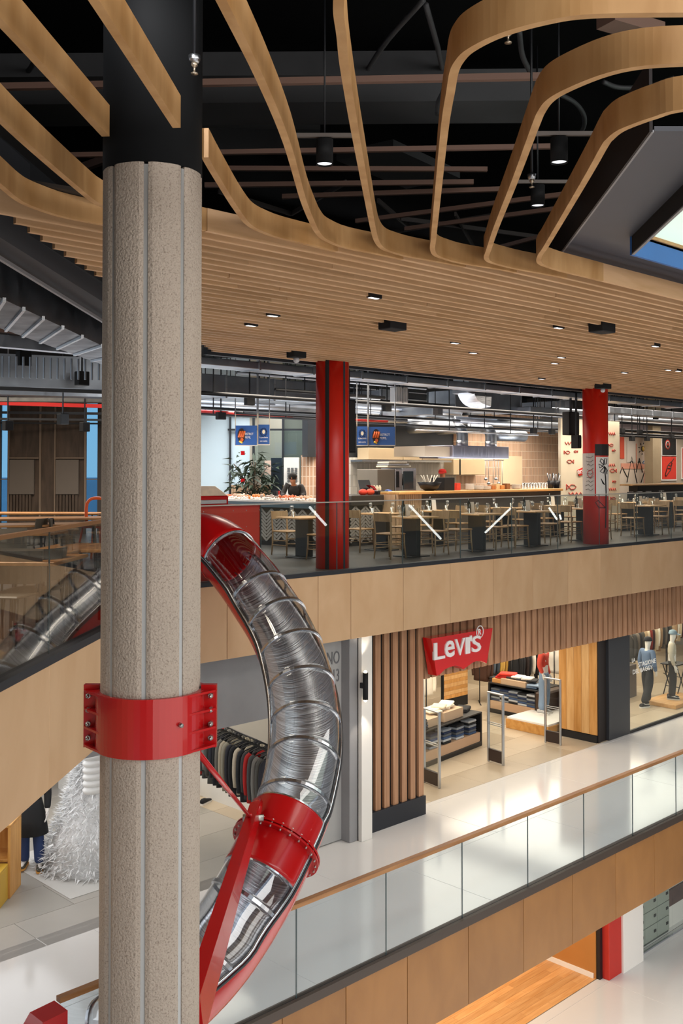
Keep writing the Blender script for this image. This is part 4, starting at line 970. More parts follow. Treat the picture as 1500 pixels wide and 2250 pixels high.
for pts in ([(1362, 1040), (1366, 1026), (1377, 1048)], [(1377, 1060), (1387, 1004), (1399, 1062)], [(1397, 1038), (1404, 1007), (1411, 1038)], [(1408, 1060), (1419, 1025), (1428, 1060)], [(1383, 1016), (1387, 1013), (1390, 1017)], [(1401, 1017), (1404, 1014), (1407, 1018)]):
    draw(pts, 0, .018, MW, D_)
sc_ = atD(1412, 986, D_); MB().lathe([(.0, 0), (.07, 0), (.07, .01), (0, .01)], n=18).xf(Matrix.Translation((sc_.x, D_, sc_.z)) @ Matrix.Rotation(R(90), 4, 'X') @ Matrix.Diagonal((1, 1.25, 1, 1))).obj('sun_disc', paint('sun_yellow', 'e0bf5a', .6), MW, True)
draw([(1412+4*math.cos(a), 986+6*math.sin(a)) for a in [k*.7 for k in range(9)]], 0, .010, MW, D_, closed=True)
for k in range(8):
    a = k*math.pi/4+.2; draw([(1412+7*math.cos(a), 986+10*math.sin(a)), (1412+10*math.cos(a), 986+14*math.sin(a))], 0, .012, MW, D_)
draw([(1411, 1018), (1414, 1013), (1420, 1012), (1421, 1018), (1412, 1019)], 0, .016, MW, D_, paint('ink_blue2', '5a8fc4', .6))
tag(MB().box(XD(1434, 16.6), XD(1452, 16.6), 16.6, 16.9, 0, 4).top('wall_column', paint('raw_concrete', '9a8a70', .8, var=.15, bump=.3)), kind='structure')
Dq = 17.0; PW2 = tag(MB().box(XD(1449, Dq), XD(1560, Dq), Dq, Dq+.2, 0, 3.2).top('wall_posters', paint('poster_wall', 'b3a898', .7)), kind='structure')
def poster(px0, px1, pt, pb, mat, lab):
    x0, x1 = XD(px0, Dq), XD(px1, Dq); z0, z1 = atD(px0, pb, Dq).z, atD(px0, pt, Dq).z
    t = thing('poster', lab, 'poster', ((x0+x1)/2, Dq-.03, z0)); MB().bbox(x0-.05, x1+.05, Dq-.03, Dq, z0-.05, z1+.03, .004).obj('backing', PWHITE, t, True); MB().box(x0, x1, Dq-.036, Dq-.031, z0, z1).obj('sheet', mat, t, True); return t
t = poster(1453, 1483, 956, 1000, INK, 'black poster with a red and white ring on the right wall')
for r_, h in ((15, 'c8321f'), (11.5, 'e6e2dc'), (9, '1b1b1d'), (4, 'c8321f')):
    c = atD(1467, 977, Dq-.05); MB().lathe([(0, 0), (r_/15*.17, 0), (r_/15*.17, .003), (0, .003)], n=20).xf(Matrix.Translation((c.x, Dq-.037-.003*(16-r_)/4, c.z)) @ Matrix.Rotation(R(90), 4, 'X')).obj('printed_ring', paint('print_'+h, h, .6), t, True)
t = poster(1452, 1483, 1003, 1053, paint('poster_red', 'cf3a2c', .6), 'red poster with a black brushed figure below the ring poster')
draw([(1461, 1044), (1466, 1024), (1473, 1015), (1476, 1018), (1472, 1034), (1463, 1046)], 0, .016, t, Dq-.045, closed=True); draw([(1465, 1028), (1474, 1030)], 0, .012, t, Dq-.045); draw([(1467, 1022), (1475, 1024)], 0, .012, t, Dq-.045); draw([(1474, 1016), (1480, 1008)], 0, .014, t, Dq-.045)
t = poster(1497, 1530, 985, 1050, paint('poster_red', 'cf3a2c', .6), 'red poster cut by the right edge of the picture')
# long high table with stools, right
ht = thing('high_table', 'long high oak table on a dark base in front of the mural', 'table', (XD(1450, 16.2), 16.2, 0))
hz = 1.20; MB().bbox(XD(1386, 16.0), XD(1560, 16.0), 15.95, 16.5, hz-.05, hz, .008).obj('table_top', wood('hightable', '9a7a55', '7d5e3c', .4, (.1, 1, 1), 9.), ht, True); MB().box(XD(1400, 16.1), XD(1560, 16.1), 16.1, 16.4, 0, hz-.05).obj('base', BLK, ht, True)
def make_stool():
    t = thing('bar_stool', 'x', 'stool'); MB().bbox(-.18, .18, -.18, .18, .70, .73, .01).obj('seat', BLK, t)
    for a in (-1, 1):
        for b in (-1, 1): MB().tube([(a*.2, b*.2, 0), (a*.15, b*.15, .70)], .013, 6).obj('leg', BLK, t)
    MB().bbox(-.17, .17, .17, .19, .80, 1.0, .008).obj('backrest', BLK, t)
    for a in (-1, 1): MB().tube([(a*.15, .16, .70), (a*.15, .18, 1.0)], .01, 6).obj('back_post', BLK, t)
    MB().tube([(-.18, -.18, .25), (.18, -.18, .25), (.18, .18, .25), (-.18, .18, .25), (-.18, -.18, .25)], .009, 6).obj('foot_ring', BLK, t); return t
stool0 = make_stool()
for k, px in enumerate((1372, 1392, 1412, 1440)):
    place(stool0, (XD(px, 15.6), 15.6, 0), R(180), 'black metal bar stool, %s from the left at the high table' % ORD[k])
# ================================================================== ENCLOSURE of the mall
DKW = paint('opposite_wall', '8a8178', .7)
tag(MB().box(-24, 48, -11.3, -11, ZG, 9.5).top('wall_opposite', DKW), kind='structure')
tag(MB().box(-24, 40, -11, -7.5, -1.1, 0).top('floor', paint('opposite_slab', 'b8925f', .6)), kind='structure')
tag(MB().box(-24, 40, -11, -8.5, ZM-1.2, ZM).top('floor', paint('opposite_slab', 'b8925f', .6)), kind='structure')
tag(MB().box(47.8, 48, -11, 34, ZG, 9.5).top('wall_right', DKW), kind='structure')
tag(MB().box(20, 40, 27, 27.2, 0, 5.6).top('wall_back', paint('black_back', '1a1b1d', .8)), kind='structure')
tag(MB().box(-24.2, -24, -11, 27, ZG, 9.5).top('wall_left', DKW), kind='structure')
# linear lamps of the opposite gallery, seen mirrored in the balustrade glass
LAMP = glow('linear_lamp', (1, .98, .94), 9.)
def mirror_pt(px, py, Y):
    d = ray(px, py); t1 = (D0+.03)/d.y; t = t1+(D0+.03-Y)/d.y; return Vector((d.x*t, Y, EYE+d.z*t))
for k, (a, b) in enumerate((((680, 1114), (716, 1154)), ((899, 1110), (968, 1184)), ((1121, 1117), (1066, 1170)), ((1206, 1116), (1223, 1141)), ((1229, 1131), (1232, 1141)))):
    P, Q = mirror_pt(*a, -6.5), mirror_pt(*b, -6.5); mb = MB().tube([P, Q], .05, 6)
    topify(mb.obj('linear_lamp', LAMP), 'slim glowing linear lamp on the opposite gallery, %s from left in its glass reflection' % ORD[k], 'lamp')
# ================================================================== RESTAURANT back part, second grid
def T(px0, px1, pt, pb, Y, dep, name, mat, label, cat, group=None, z0=None):
    return topify(fbox(px0, px1, pt, pb, Y, dep, name, mat, z0=z0), label, cat, group)
def S(px0, px1, pt, pb, Y, dep, name, mat, z0=None):
    return topify(fbox(px0, px1, pt, pb, Y, dep, name, mat, z0=z0), None, None, kind='structure')
FROST = paint('frosted_panel', 'cfe0e6', .35, var=.03); MUL = paint('mullion', '23262a', .5)
YB = 26.2
S(380, 504, 782, 1100, YB, .08, 'wall_frosted', FROST, z0=0); S(506, 548, 782, 1100, YB, .08, 'wall_frosted', FROST, z0=0)
S(548, 566, 782, 1100, YB, .08, 'wall_back', paint('beige_wall', 'c5bda9', .6), z0=0); S(560, 620, 782, 1100, YB+.6, .08, 'wall_back', paint('beige_wall', 'c5bda9', .6), z0=0); S(615, 790, 782, 1100, YB+.9, .08, 'wall_back', paint('grey_olive_wall', '7f8478', .6), z0=0)
for i, (a, b) in enumerate(((503, 507), (554, 559), (619, 624), (687, 690))): S(a, b, 905, 1078, YB-.1, .08, 'trim_%d' % (10+i), MUL, z0=0)
for i, (pt, pb) in enumerate(((906, 912), (942, 946))): S(500, 692, pt, pb, YB-.1, .06, 'trim_%d' % (14+i), MUL)
S(505, 692, 1067, 1071, YB-.3, .4, 'trim_16', MUL)
lw = S(508, 692, 1072, 1100, YB-.5, .1, 'wall_ribbed', PT, z0=0)
a, b = atY(508, 1085, YB-.52), atY(692, 1085, YB-.52); dv = (b-a); n = 60
rib = MB().bbox(-.018, .018, -.02, .02, 0, 1.25, .004).mesh('rib', PT)
for k in range(n):
    q = a+dv*(k+.5)/n; o = link('rib', rib, lw, (q.x-lw.location.x, q.y-lw.location.y, 0)); o.rotation_euler = (0, 0, YAW-R(90))
S(661, 694, 1000, 1080, YB-.6, .06, 'wall_tile', TP, z0=0)
GP = glassy('partition_glass', (.86, .92, .93), 1.5)
for i, (a, b) in enumerate(((560, 619), (624, 687))): S(a, b, 946, 1066, YB-.2, .02, 'window_%d' % (2+i), GP)
T(595, 619, 1006, 1065, YB-.95, .3, 'dark_cabinet', paint('dark_blue_cab', '1d2a34', .3), 'dark blue glass-fronted cabinet left of the white fridge', 'cabinet', z0=0)
fr = T(623, 656, 1005, 1066, YB-1.1, .6, 'fridge', paint('fridge_white', 'dcdcd8', .4), 'white upright fridge in the back of the fish counter', 'fridge', z0=0)
for c_ in range(3):
    for r_ in range(6):
        px = 631+c_*8; py = 1028+r_*5.4; f_ = fbox(px, px+6, py, py+3.6, YB-1.12, .015, 'vent_slot', paint('vent_dark', '5a5e60', .5))
        me = f_.data
        for v in me.vertices: v.co -= fr.location
        f_.parent = fr
T(581, 595, 1012, 1043, YB-1.0, .03, 'notice_board', paint('paper_pink', 'd8bfae', .7), 'pinkish printed notice right of the plant', 'notice')
T(515, 541, 1015, 1038, YB-.9, .03, 'picture', paint('picture_mix', 'b9c6d0', .6, var=.7, scale=9), 'blue and orange picture on the frosted wall left of the plant', 'picture')
T(538, 555, 1045, 1066, YB-1.4, .03, 'picture', paint('picture_cream', 'd2c2a8', .6, var=.4, scale=12), 'small cream picture below the potted plant', 'picture')
T(558, 573, 1045, 1066, YB-1.35, .03, 'picture', paint('picture_grey', '9c968a', .6, var=.4, scale=12), 'small grey picture right of the cream one', 'picture')
# potted plant
pc = atY(556, 1066, YB-1.3); pl = thing('potted_plant', 'bushy dark green plant in front of the frosted partition', 'plant', (pc.x, pc.y, 0))
MB().lathe([(.18, 0), (.26, .5), (.24, .5), (.16, .05), (0, .05)], n=16).obj('pot', BLK, pl)
LEAF = paint('leaf_green', '2c3a26', .5, var=.35, scale=6); random.seed(11)
for k in range(9): MB().tube(smooth_path([(0, 0, .4), (random.uniform(-.2, .2), random.uniform(-.2, .2), 1.1), (random.uniform(-.5, .5), random.uniform(-.4, .4), 1.5+random.random()*.4)], 3), .012, 5).obj('stem', paint('stem_brown', '4a3b2a', .8), pl)
lm = MB().add([(0, 0, 0), (.03, .10, .012), (0, .24, -.03), (-.03, .10, .012), (0, .12, -.008)], [(0, 1, 4), (1, 2, 4), (2, 3, 4), (3, 0, 4)]).mesh('leaf', LEAF)
for k in range(260):
    a = random.uniform(0, 6.28); r_ = random.random()**.6*.66; z = 1.45+random.gauss(0, .28)
    o = link('leaf', lm, pl, (r_*math.cos(a), r_*math.sin(a)*.6, z)); o.rotation_euler = (random.uniform(-.9, .4), random.uniform(-.6, .6), random.uniform(0, 6.28)); o.scale = (1.3,)*3
for px, py in ((533, 996), (533, 1057)):
    T(529, 537, py-5, py+4, YB-1.7, .08, 'red_float', RED, '%s round red ornament hanging beside the plant' % ('upper' if py < 1000 else 'lower'), 'ornament')
# coloured books / boxes on the counter ledge
for k, (px, c) in enumerate(((598, '1d1d1f'), (602, '1d1d1f'), (606, '3a3836'), (611, 'b3261c'))):
    T(px, px+3.2, 1079, 1091, YB-1.9, .15, 'book', paint('book_'+c, c, .6), '%s standing book from left on the ledge behind the seafood' % ORD[k], 'book')
# hanging blue signs
SB = paint('sign_blue', '2c5aa0', .45); FRM = paint('sign_frame', 'c9bfae', .5); ORG = paint('sign_orange', 'd9662e', .5); YEL = paint('sign_yellow', 'e0b83a', .5); DBR = paint('sign_dark', '2a1a16', .6)
def sign(px0, px1, pt, pb, Y, lab, kind, tilt=0):
    a, b = atY(px0, pb, Y), atY(px1, pb, Y); zt = atY(px0, pt, Y).z; c = (a+b)/2
    t = thing('hanging_sign', lab, 'sign', (c.x, c.y, a.z)); f = lambda *k, **kw: fbox(*k, **kw)
    fbox(px0, px1, pt, pb, Y, .05, 'board', SB, t)
    for q in (px0, px1-1.2):
        fbox(q, q+1.6, pt-26, pb, Y+.0, .04, 'frame_bar', FRM, t); u_ = atY(q+.8, pt-26, Y+.02); MB().box(u_.x-.008, u_.x+.008, u_.y-.008, u_.y+.008, u_.z, 4.5).obj('hanger_rod', STEEL, t, True)
    fbox(px0, px1, pb-1, pb+.8, Y-.005, .06, 'frame_bar', FRM, t)
    Yf = Y-.012
    def disc(cx, cy, rx, ry, mat, dy, name='printed_disc'):
        pts = [atY(cx+rx*math.cos(k*math.pi/10), cy+ry*math.sin(k*math.pi/10), Yf-dy) for k in range(20)]; MB().slab(pts, FW*.003).obj(name, mat, t, True)
    def txt(s, px, py, wp, hp):
        p = atY(px, py, Yf-.01); q = atY(px+wp, py, Yf-.01); h_ = atY(px, py-hp, Yf-.01).z-p.z
        place_text('lettering', s, 1, p, q-p, (0, 0, 1), PWHITE, t, .002, fit=((q-p).length, h_))
    if kind == 'pan':
        cx = px0+(px1-px0)*.29; cy = (pt+pb)/2; disc(cx, cy, 8.5, 16, DBR, .004, 'pan_emblem')
        for k in range(3): MB().tube([atY(cx-6+k*4.5, cy+4, Yf-.012), atY(cx-2+k*4.5, cy-10, Yf-.012)], .022, 5).obj('emblem_stroke', ORG, t, True)
        MB().tube([atY(cx-5, cy+12, Yf-.012), atY(cx+2, cy+16, Yf-.012)], .018, 5).obj('emblem_stroke', YEL, t, True); disc(cx+1, cy+9, 3.5, 4, ORG, .008)
        txt('BISTROT', cx+8, cy-1, (px1-cx)*.52, 5); txt('PEPE,', cx+8, cy+7, (px1-cx)*.36, 5)
    else:
        cx = (px0+px1)/2; cy = pt+(pb-pt)*.36
        for k in range(12):
            a_ = k*math.pi/6; MB().tube([atY(cx+7*math.cos(a_), cy+8.5*math.sin(a_), Yf-.008), atY(cx+7*math.cos(a_+.4), cy+8.5*math.sin(a_+.4), Yf-.008)], .010, 4).obj('emblem_stroke', paint('navy_ink', '1a2f5c', .6), t, True)
        disc(cx, cy, 3.2, 4.6, paint('shell_cream', 'e8dcc0', .5), .006, 'shell_emblem')
        txt('la pescheria', cx-9, pb-13, 18, 5); txt('con cucina', cx-8, pb-6, 16, 4)
    return t
sign(516, 565, 935, 979, 20.0, 'larger blue hanging sign with pan emblem left of the striped column', 'pan')
sign(566, 592, 933, 977, 20.05, 'smaller blue hanging sign with shell emblem left of the striped column', 'shell')
sign(783, 808, 937, 979, 20.0, 'smaller blue hanging sign with shell emblem right of the striped column', 'shell')
sign(809, 868, 938, 979, 20.05, 'larger blue hanging sign with pan emblem right of the striped column', 'pan')
# ---------------------------------------------------------------- left wing: timber doors, windows, tables
YL = 26.0; DWD = wood('dark_timber', '5a4a3d', '40342a', .5, (1, 1, .2), 8.); FRL = paint('frame_tan', '7d6a58', .5)
S(-400, 0, 778, 1200, YL, .1, 'wall_left_end', DWD, z0=0); S(15, 187, 778, 1200, YL, .1, 'wall_timber', DWD, z0=0); S(213, 380, 778, 1200, YL, .1, 'wall_timber', paint('dim_brown', '3a322b', .7), z0=0)
for i, (a, b) in enumerate(((16, 19), (85, 89), (118, 121), (184, 188))): S(a, b, 890, 1140, YL-.06, .08, 'trim_%d' % (20+i), FRL)
for i, (a, b) in enumerate(((19, 85), (121, 184))): S(a, b, 1005, 1008, YL-.06, .08, 'trim_%d' % (24+i), FRL)
for i, (a, b, lab) in enumerate(((20, 74, 'left'), (122, 172, 'right'))):
    d = T(a, b, 1010, 1086, YL-.08, .06, 'door', paint('door_tan', '6b6055', .5), '%s tall grey-brown door in the timber wall left of the column' % lab, 'door')
    for k in range(7):
        f_ = fbox(a+1+k*7, a+6+k*7, 1087, 1125, YL-.06, .05, 'slat', DWD)
        for v in f_.data.vertices: v.co -= d.location
        f_.parent = d
WG = glassy('window_blue', (.42, .62, .74), 1.4)
for i, (a, b) in enumerate(((-30, 15), (188, 213))):
    S(a, b, 885, 1160, YL+.03, .02, 'window_%d' % (5+i), WG)
    S(a, b, 778, 886, YL, .1, 'wall_timber', DWD)
    S(a, b, 1052, 1054, YL-.02, .05, 'trim_%d' % (30+i), FRL)
T(-60, 260, 1050, 1090, 60, 3, 'far_building', paint('far_building', '8fa3b5', .8, var=.5, scale=.3), 'pale buildings seen through the blue windows far left', 'building', z0=-2)
oakT = wood('left_table_top', 'b5834f', '8f6136', .4, (.2, 1, 1), 8.)
def inside(p, m):
    d = (p-A0).dot(EN)+m+.12
    return p-EN*d if d > 0 else p
def ltable(px, py, w, l, h, rz, lab):
    p = inside(atz(px, py, h), max(w, l)*.5 if l < 1.5 else .75); t = thing('long_table', lab, 'table', (p.x, p.y, 0), rz)
    MB().bbox(-l/2, l/2, -w/2, w/2, h-.035, h, .006).obj('table_top', oakT, t)
    for a in (-1, 1):
        for b in (-1, 1): MB().tube([(a*(l/2-.1), b*(w/2-.08), 0), (a*(l/2-.14), b*(w/2-.1), h-.035)], .018, 6).obj('leg', BLK, t)
    return t
az = math.atan2(E.y, E.x)
ltable(112, 1137, .85, 2.9, .76, az-R(90)+.35, 'long oak table nearest the timber doors left of the column')
ltable(70, 1151, .8, 2.2, .76, az-R(90)+.35, 'second long oak table from the timber doors')
ltable(5, 1168, .8, 1.6, .76, az-R(90), 'oak table at the left edge above the handrail')
ltable(-120, 1285, .8, 1.1, .76, az, 'oak table nearest the viewer behind the left glass')
ltable(55, 1216, .8, 1.2, .76, az, 'middle oak table behind the left glass')
ltable(165, 1226, .8, 1.0, .76, az, 'oak table behind the left glass close to the column')
ltable(190, 1200, .8, 1.0, .76, az, 'farther oak table behind the left glass close to the column')
ltable(45, 1126, .7, 3.4, .76, az-R(90), 'oak bench table under the left timber door')
def make_metal_chair():
    t = thing('metal_chair', 'x', 'chair'); TAU = paint('taupe_shell', '5d564c', .5)
    MB().bbox(-.21, .21, -.21, .21, .44, .465, .012).obj('seat', TAU, t)
    vs = []; fs = []
    for i in range(9):
        y = -.22+.44*i/8; c = .05*(1-(y/.22)**2)
        for (dx, z) in ((0, .55), (.015, .55), (-.03, .86), (-.045, .86)): vs.append((-.21-c+dx, y, z))
    fs = [(4*i+k, 4*i+(k+1) % 4, 4*i+4+(k+1) % 4, 4*i+4+k) for i in range(8) for k in range(4)]+[(3, 2, 1, 0), (32, 33, 34, 35)]
    MB().add(vs, fs).obj('backrest', TAU, t)
    for s in (-1, 1):
        MB().tube([(-.24, s*.20, 0), (-.20, s*.19, .45), (-.24, s*.20, .84)], .012, 6).obj('leg', BLK, t); MB().tube([(.22, s*.20, 0), (.18, s*.19, .45)], .012, 6).obj('leg', BLK, t)
    return t
mc0 = make_metal_chair()
mcs = [(40, 1255, .2, 'at the nearest table, right'), (-20, 1240, 2.9, 'at the nearest table, left'), (95, 1208, .1, 'between the two middle tables'), (20, 1213, 3.0, 'left of the middle table'), (150, 1205, 1.4, 'before the table close to the column'),
       (200, 1180, -1.6, 'beyond the table close to the column'), (60, 1140, 1.5, 'before the second long table'), (150, 1140, -1.3, 'at the right end of the nearest long table'), (20, 1160, .4, 'at the left edge above the handrail')]
for px, py, rz, lab in mcs:
    p = inside(atz(px, py, .85), .5); place(mc0, (p.x, p.y, 0), az+rz, 'taupe shell chair with black legs '+lab)
p = atz(212, 1118, .9); hc = thing('high_chair', 'orange high chair by the blue window left of the column', 'chair', (p.x, p.y, 0)); OR_ = paint('orange_plastic', 'd4581c', .4)
MB().bbox(-.2, .2, -.2, .2, .55, .58, .01).obj('seat', OR_, hc); MB().tube(smooth_path([(-.2, 0, .55), (-.2, 0, 1.0), (0, 0, 1.1), (.2, 0, 1.0), (.2, 0, .55)], 4), .03, 8).obj('backrest', OR_, hc)
for a in (-1, 1):
    for b in (-1, 1): MB().tube([(a*.26, b*.26, 0), (a*.18, b*.18, .55)], .02, 6).obj('leg', OR_, hc)
# ================================================================== SERVICES over the restaurant
ZR = 4.5
tag(MB().prism([(edgeL1.x, DEND+.2), (40, DEND+.2), (40, 30), (-20, 30), (-20, -5), (edgeL0.x-5, -5), (edgeL0.x-.6, edgeL0.y)], ZR, ZR+.1).top('ceiling', paint('black_soffit', '101114', .9)), kind='structure')
def piperun(px0, py0, D, px1, r, mat, name, label, cat='pipe', rect=None, hang=True, segs=0):
    z = atD(px0, py0, D).z; x0, x1 = XD(px0, D), XD(px1, D); t = thing(name, label, cat, (x0, D, z))
    if rect:
        w_, h_ = rect; n = max(1, int((x1-x0)/1.2))
        for k in range(n):
            a = x0+(x1-x0)*k/n; b = x0+(x1-x0)*(k+1)/n
            MB().bbox(a+.004, b-.004, D, D+w_, z-h_, z, .01).obj('duct_section', mat, t, True)
            MB().box(b-.02, b+.02, D-.015, D+w_+.015, z-h_-.015, z+.015).obj('joint_flange', STEEL, t, True)
    else: MB().tube([(x0, D, z), (x1, D, z)], r, 10).obj('pipe', mat, t, True)
    if hang:
        n = max(2, int((x1-x0)/2.6))
        for k in range(n):
            a = x0+(x1-x0)*(k+.5)/n; MB().box(a-.008, a+.008, D-.01, D+.006, z, ZR).obj('hanger', BLK, t, True)
    return t
DUCT2 = brushed('galvanised_light', 'b9bfc8', .35, (2, 1, 1), 4., .35, .3); PR = paint('pipe_red', 'b3201a', .4); PBK = paint('pipe_black', '17181b', .5)
piperun(440, 783, 13.3, 1500, 0, DUCT2, 'air_duct', 'shallow silver duct directly behind the slatted ceiling edge', 'duct', (.5, .12))
piperun(380, 815, 15.6, 700, 0, DUCT, 'air_duct', 'big ribbed galvanised duct left of the striped red column', 'duct', (.9, .42))
piperun(1000, 856, 15.6, 1145, 0, DUCT, 'air_duct', 'big rectangular galvanised duct above the extractor hood', 'duct', (.9, .45))
piperun(1165, 893, 15.2, 1285, 0, DUCT2, 'air_duct', 'silver duct ending at the poster column', 'duct', (.6, .18))
piperun(1340, 893, 15.2, 1560, 0, DUCT2, 'air_duct', 'silver duct right of the poster column', 'duct', (.6, .18))
piperun(380, 859, 14.2, 700, .035, PBK, 'pipe', 'black rail under the ribbed duct left of the striped column', 'pipe')
piperun(780, 882, 14.2, 1290, .035, PBK, 'pipe', 'long black rail in front of the kitchen', 'pipe')
for i, (py, D, m, r_) in enumerate(((872, 16.8, DUCT2, .11), (884, 17.6, DUCT2, .10), (893, 15.9, PBK, .03), (898, 18.4, DUCT2, .08), (907, 16.6, PBK, .025))):
    piperun(380, py, D, 700, r_, m, 'pipe', '%s horizontal pipe from the top left of the striped column' % ORD[i]); piperun(775, py+17+i, D, 1240 if i > 2 else 1010, r_, m, 'pipe', '%s horizontal pipe from the top over the kitchen' % ORD[i])
piperun(380, 902, 18.0, 640, .05, PR, 'pipe', 'red sprinkler pipe left of the striped column'); piperun(775, 921, 18.0, 850, .05, PR, 'pipe', 'red sprinkler pipe right of the striped column')
for i, (py, D, m, r_) in enumerate(((922, 16.4, DUCT2, .09), (932, 17.2, PBK, .03), (938, 16.0, PBK, .03))):
    piperun(1000, py, D, 1235, r_, m, 'pipe', '%s lower pipe from the top over the extractor hood' % ORD[i])
for i, (py, D, m, r_) in enumerate(((916, 16.4, DUCT2, .09), (926, 16.0, PBK, .05), (944, 15.8, PBK, .04), (956, 15.4, PBK, .03), (936, 16.9, paint('service_mauve', '9c8f90', .6), .14))):
    piperun(1340, py, D, 1560, r_, m, 'pipe', '%s pipe right of the poster column' % ORD[i])
def spot(px, py, D, lab, s=.09):
    p = atD(px, py, D); t = thing('spotlight', lab, 'spotlight', (p.x, D, p.z-s))
    MB().bbox(-s*1.1, s*1.1, -.05, .05, -.0, s*1.6, .008).obj('housing', BLKM, t); MB().box(-.01, .01, -.01, .01, s*1.6, ZR-p.z+s).obj('stem', BLK, t)
for k, (px, py, D) in enumerate(((485, 912, 16), (548, 880, 15), (850, 895, 15), (1172, 945, 15.4), (1212, 947, 15.4), (1350, 945, 15.4), (1366, 945, 15.4), (1388, 962, 15.4), (1405, 948, 15.6), (1421, 962, 15.4), (1440, 915, 15.6), (1475, 958, 15.4))):
    spot(px, py, D, 'small black box spotlight, %s from the left over the restaurant' % ORD[k])
# the tangle of small runs between the big ducts
random.seed(31)
KN = ORD+['thirteenth', 'fourteenth', 'fifteenth', 'sixteenth', 'seventeenth', 'eighteenth', 'nineteenth', 'twentieth']
for k in range(20):
    a = random.uniform(440, 1250); b = a+random.uniform(150, 420); y_ = 800+(a-445)*.075+random.uniform(0, 110); D = random.uniform(14.5, 20)
    m = random.choice([PBK, PBK, DUCT2, DUCT, STEEL]); r_ = random.choice([.02, .03, .04, .07])
    if m is PBK: r_ = min(r_, .035)
    piperun(a, y_, D, b, r_, m, 'pipe', 'slim service pipe in the tangle over the restaurant, %s of twenty from the front' % KN[k])
for k in range(8):
    px = 460+k*128+random.uniform(-20, 20); p = atD(px, 855+(px-445)*.05+random.uniform(-15, 25), 15+random.random()*3); q = p+Vector((random.uniform(-.3, .3), 2.6, 0))
    t = thing('cross_duct', 'short duct running away from the viewer above the restaurant, %s from left' % ORD[k], 'duct', tuple(p)); s_ = random.uniform(.14, .3)
    MB().beam(p, q, s_*1.6, s_, (0, 0, 1)).obj('duct_section', random.choice([DUCT, DUCT2, DUCT]), t, True); MB().beam(p+Vector((0, .0, 0)), p+Vector((0, .04, 0)), s_*1.6+.05, s_+.05).obj('end_flange', STEEL, t, True); MB().box(p.x-.01, p.x+.01, p.y+.3, p.y+.32, p.z+s_/2, ZR).obj('hanger', BLK, t, True)
# white wall heater and hose loop near the kitchen top
p = atD(884, 860, 15.0); cs_ = thing('white_unit', 'white ribbed box unit hanging among the ducts right of the striped column', 'unit', (p.x, 15.0, p.z-.15))
MB().bbox(-.2, .2, 0, .2, -.1, .25, .02).obj('case', paint('unit_white', 'd3d3d3', .5), cs_)
for k in range(5): MB().box(-.16+k*.08-.006, -.16+k*.08+.006, -.01, 0, -.07, .22).obj('rib', paint('unit_rib', 'a9a9a9', .5), cs_)
MB().box(-.01, .01, .08, .1, .25, ZR-p.z+.15).obj('hanger', BLK, cs_)
# bent galvanised duct elbow at the top centre
pb = [atD(1012, 842, 14.6), atD(1030, 848, 14.6), atD(1040, 866, 14.6), atD(1062, 876, 14.6)]
el = thing('duct_elbow', 'curved bright duct bend under the ceiling edge above the kitchen', 'duct', tuple(pb[-1])); MB().tube(smooth_path(pb, 5), [.32]*16, 4, True, False).obj('bend', STEEL, el, True)
MB().box(pb[-1].x-.01, pb[-1].x+.01, 14.6, 14.62, pb[-1].z, ZR).obj('hanger', BLK, el, True)
# services in the left wing ---------------------------------------------------
def ebeam(a, b, z, w_, h_, name, mat, lab, cat='beam', off=(0, 0, 0)):
    P, Q = atz(*a, z)+Vector(off), atz(*b, z)+Vector(off); return topify(MB().beam(P, Q, w_, h_).obj(name, mat), lab, cat)
DB = paint('bulkhead', '34363b', .6, var=.12, scale=2)
def strip(name, p, q, p2, q2, z, h_, mat, lab, cat='beam'):
    return topify(MB().slab([atz(*p, z), atz(*q, z), atz(*q2, z), atz(*p2, z)], (0, 0, h_)).obj(name, mat), lab, cat)
strip('bulkhead', (-30, 455), (330, 688), (-30, 500), (330, 726), ZC+.12, .6, paint('bulkhead_top', '26282c', .7, var=.15), 'dark stepped bulkhead along the ends of the ceiling slats', 'bulkhead')
strip('bulkhead', (-30, 503), (330, 728), (-30, 556), (330, 765), ZC-.05, .75, DB, 'second dark blue-grey bulkhead left of the column', 'bulkhead')
ebeam((-30, 549), (330, 770), ZC-.1, .03, .03, 'light_strip', paint('bright_strip', '9a9a9e', .4, metal=.5), 'thin bright metal strip under the dark bulkhead', 'strip')
ltb = strip('air_duct', (-30, 640), (300, 795), (-60, 700), (230, 803), ZC-.22, .5, brushed('duct_dark', '6f747c', .4, (1, 1, 1), 4., .3, .3), 'dark rectangular air duct running toward the column from left', 'duct')
fln = MB()
for k in range(7):
    t = .12+k*.13; P, Q = atz(-30+330*t, 640+155*t, ZC-.23), atz(-60+290*t, 700+103*t, ZC-.23); topify(MB().beam(P, Q, .03, .04).obj('duct_flange', STEEL), 'metal flange across the dark air duct, %s from the left' % ORD[k], 'flange')
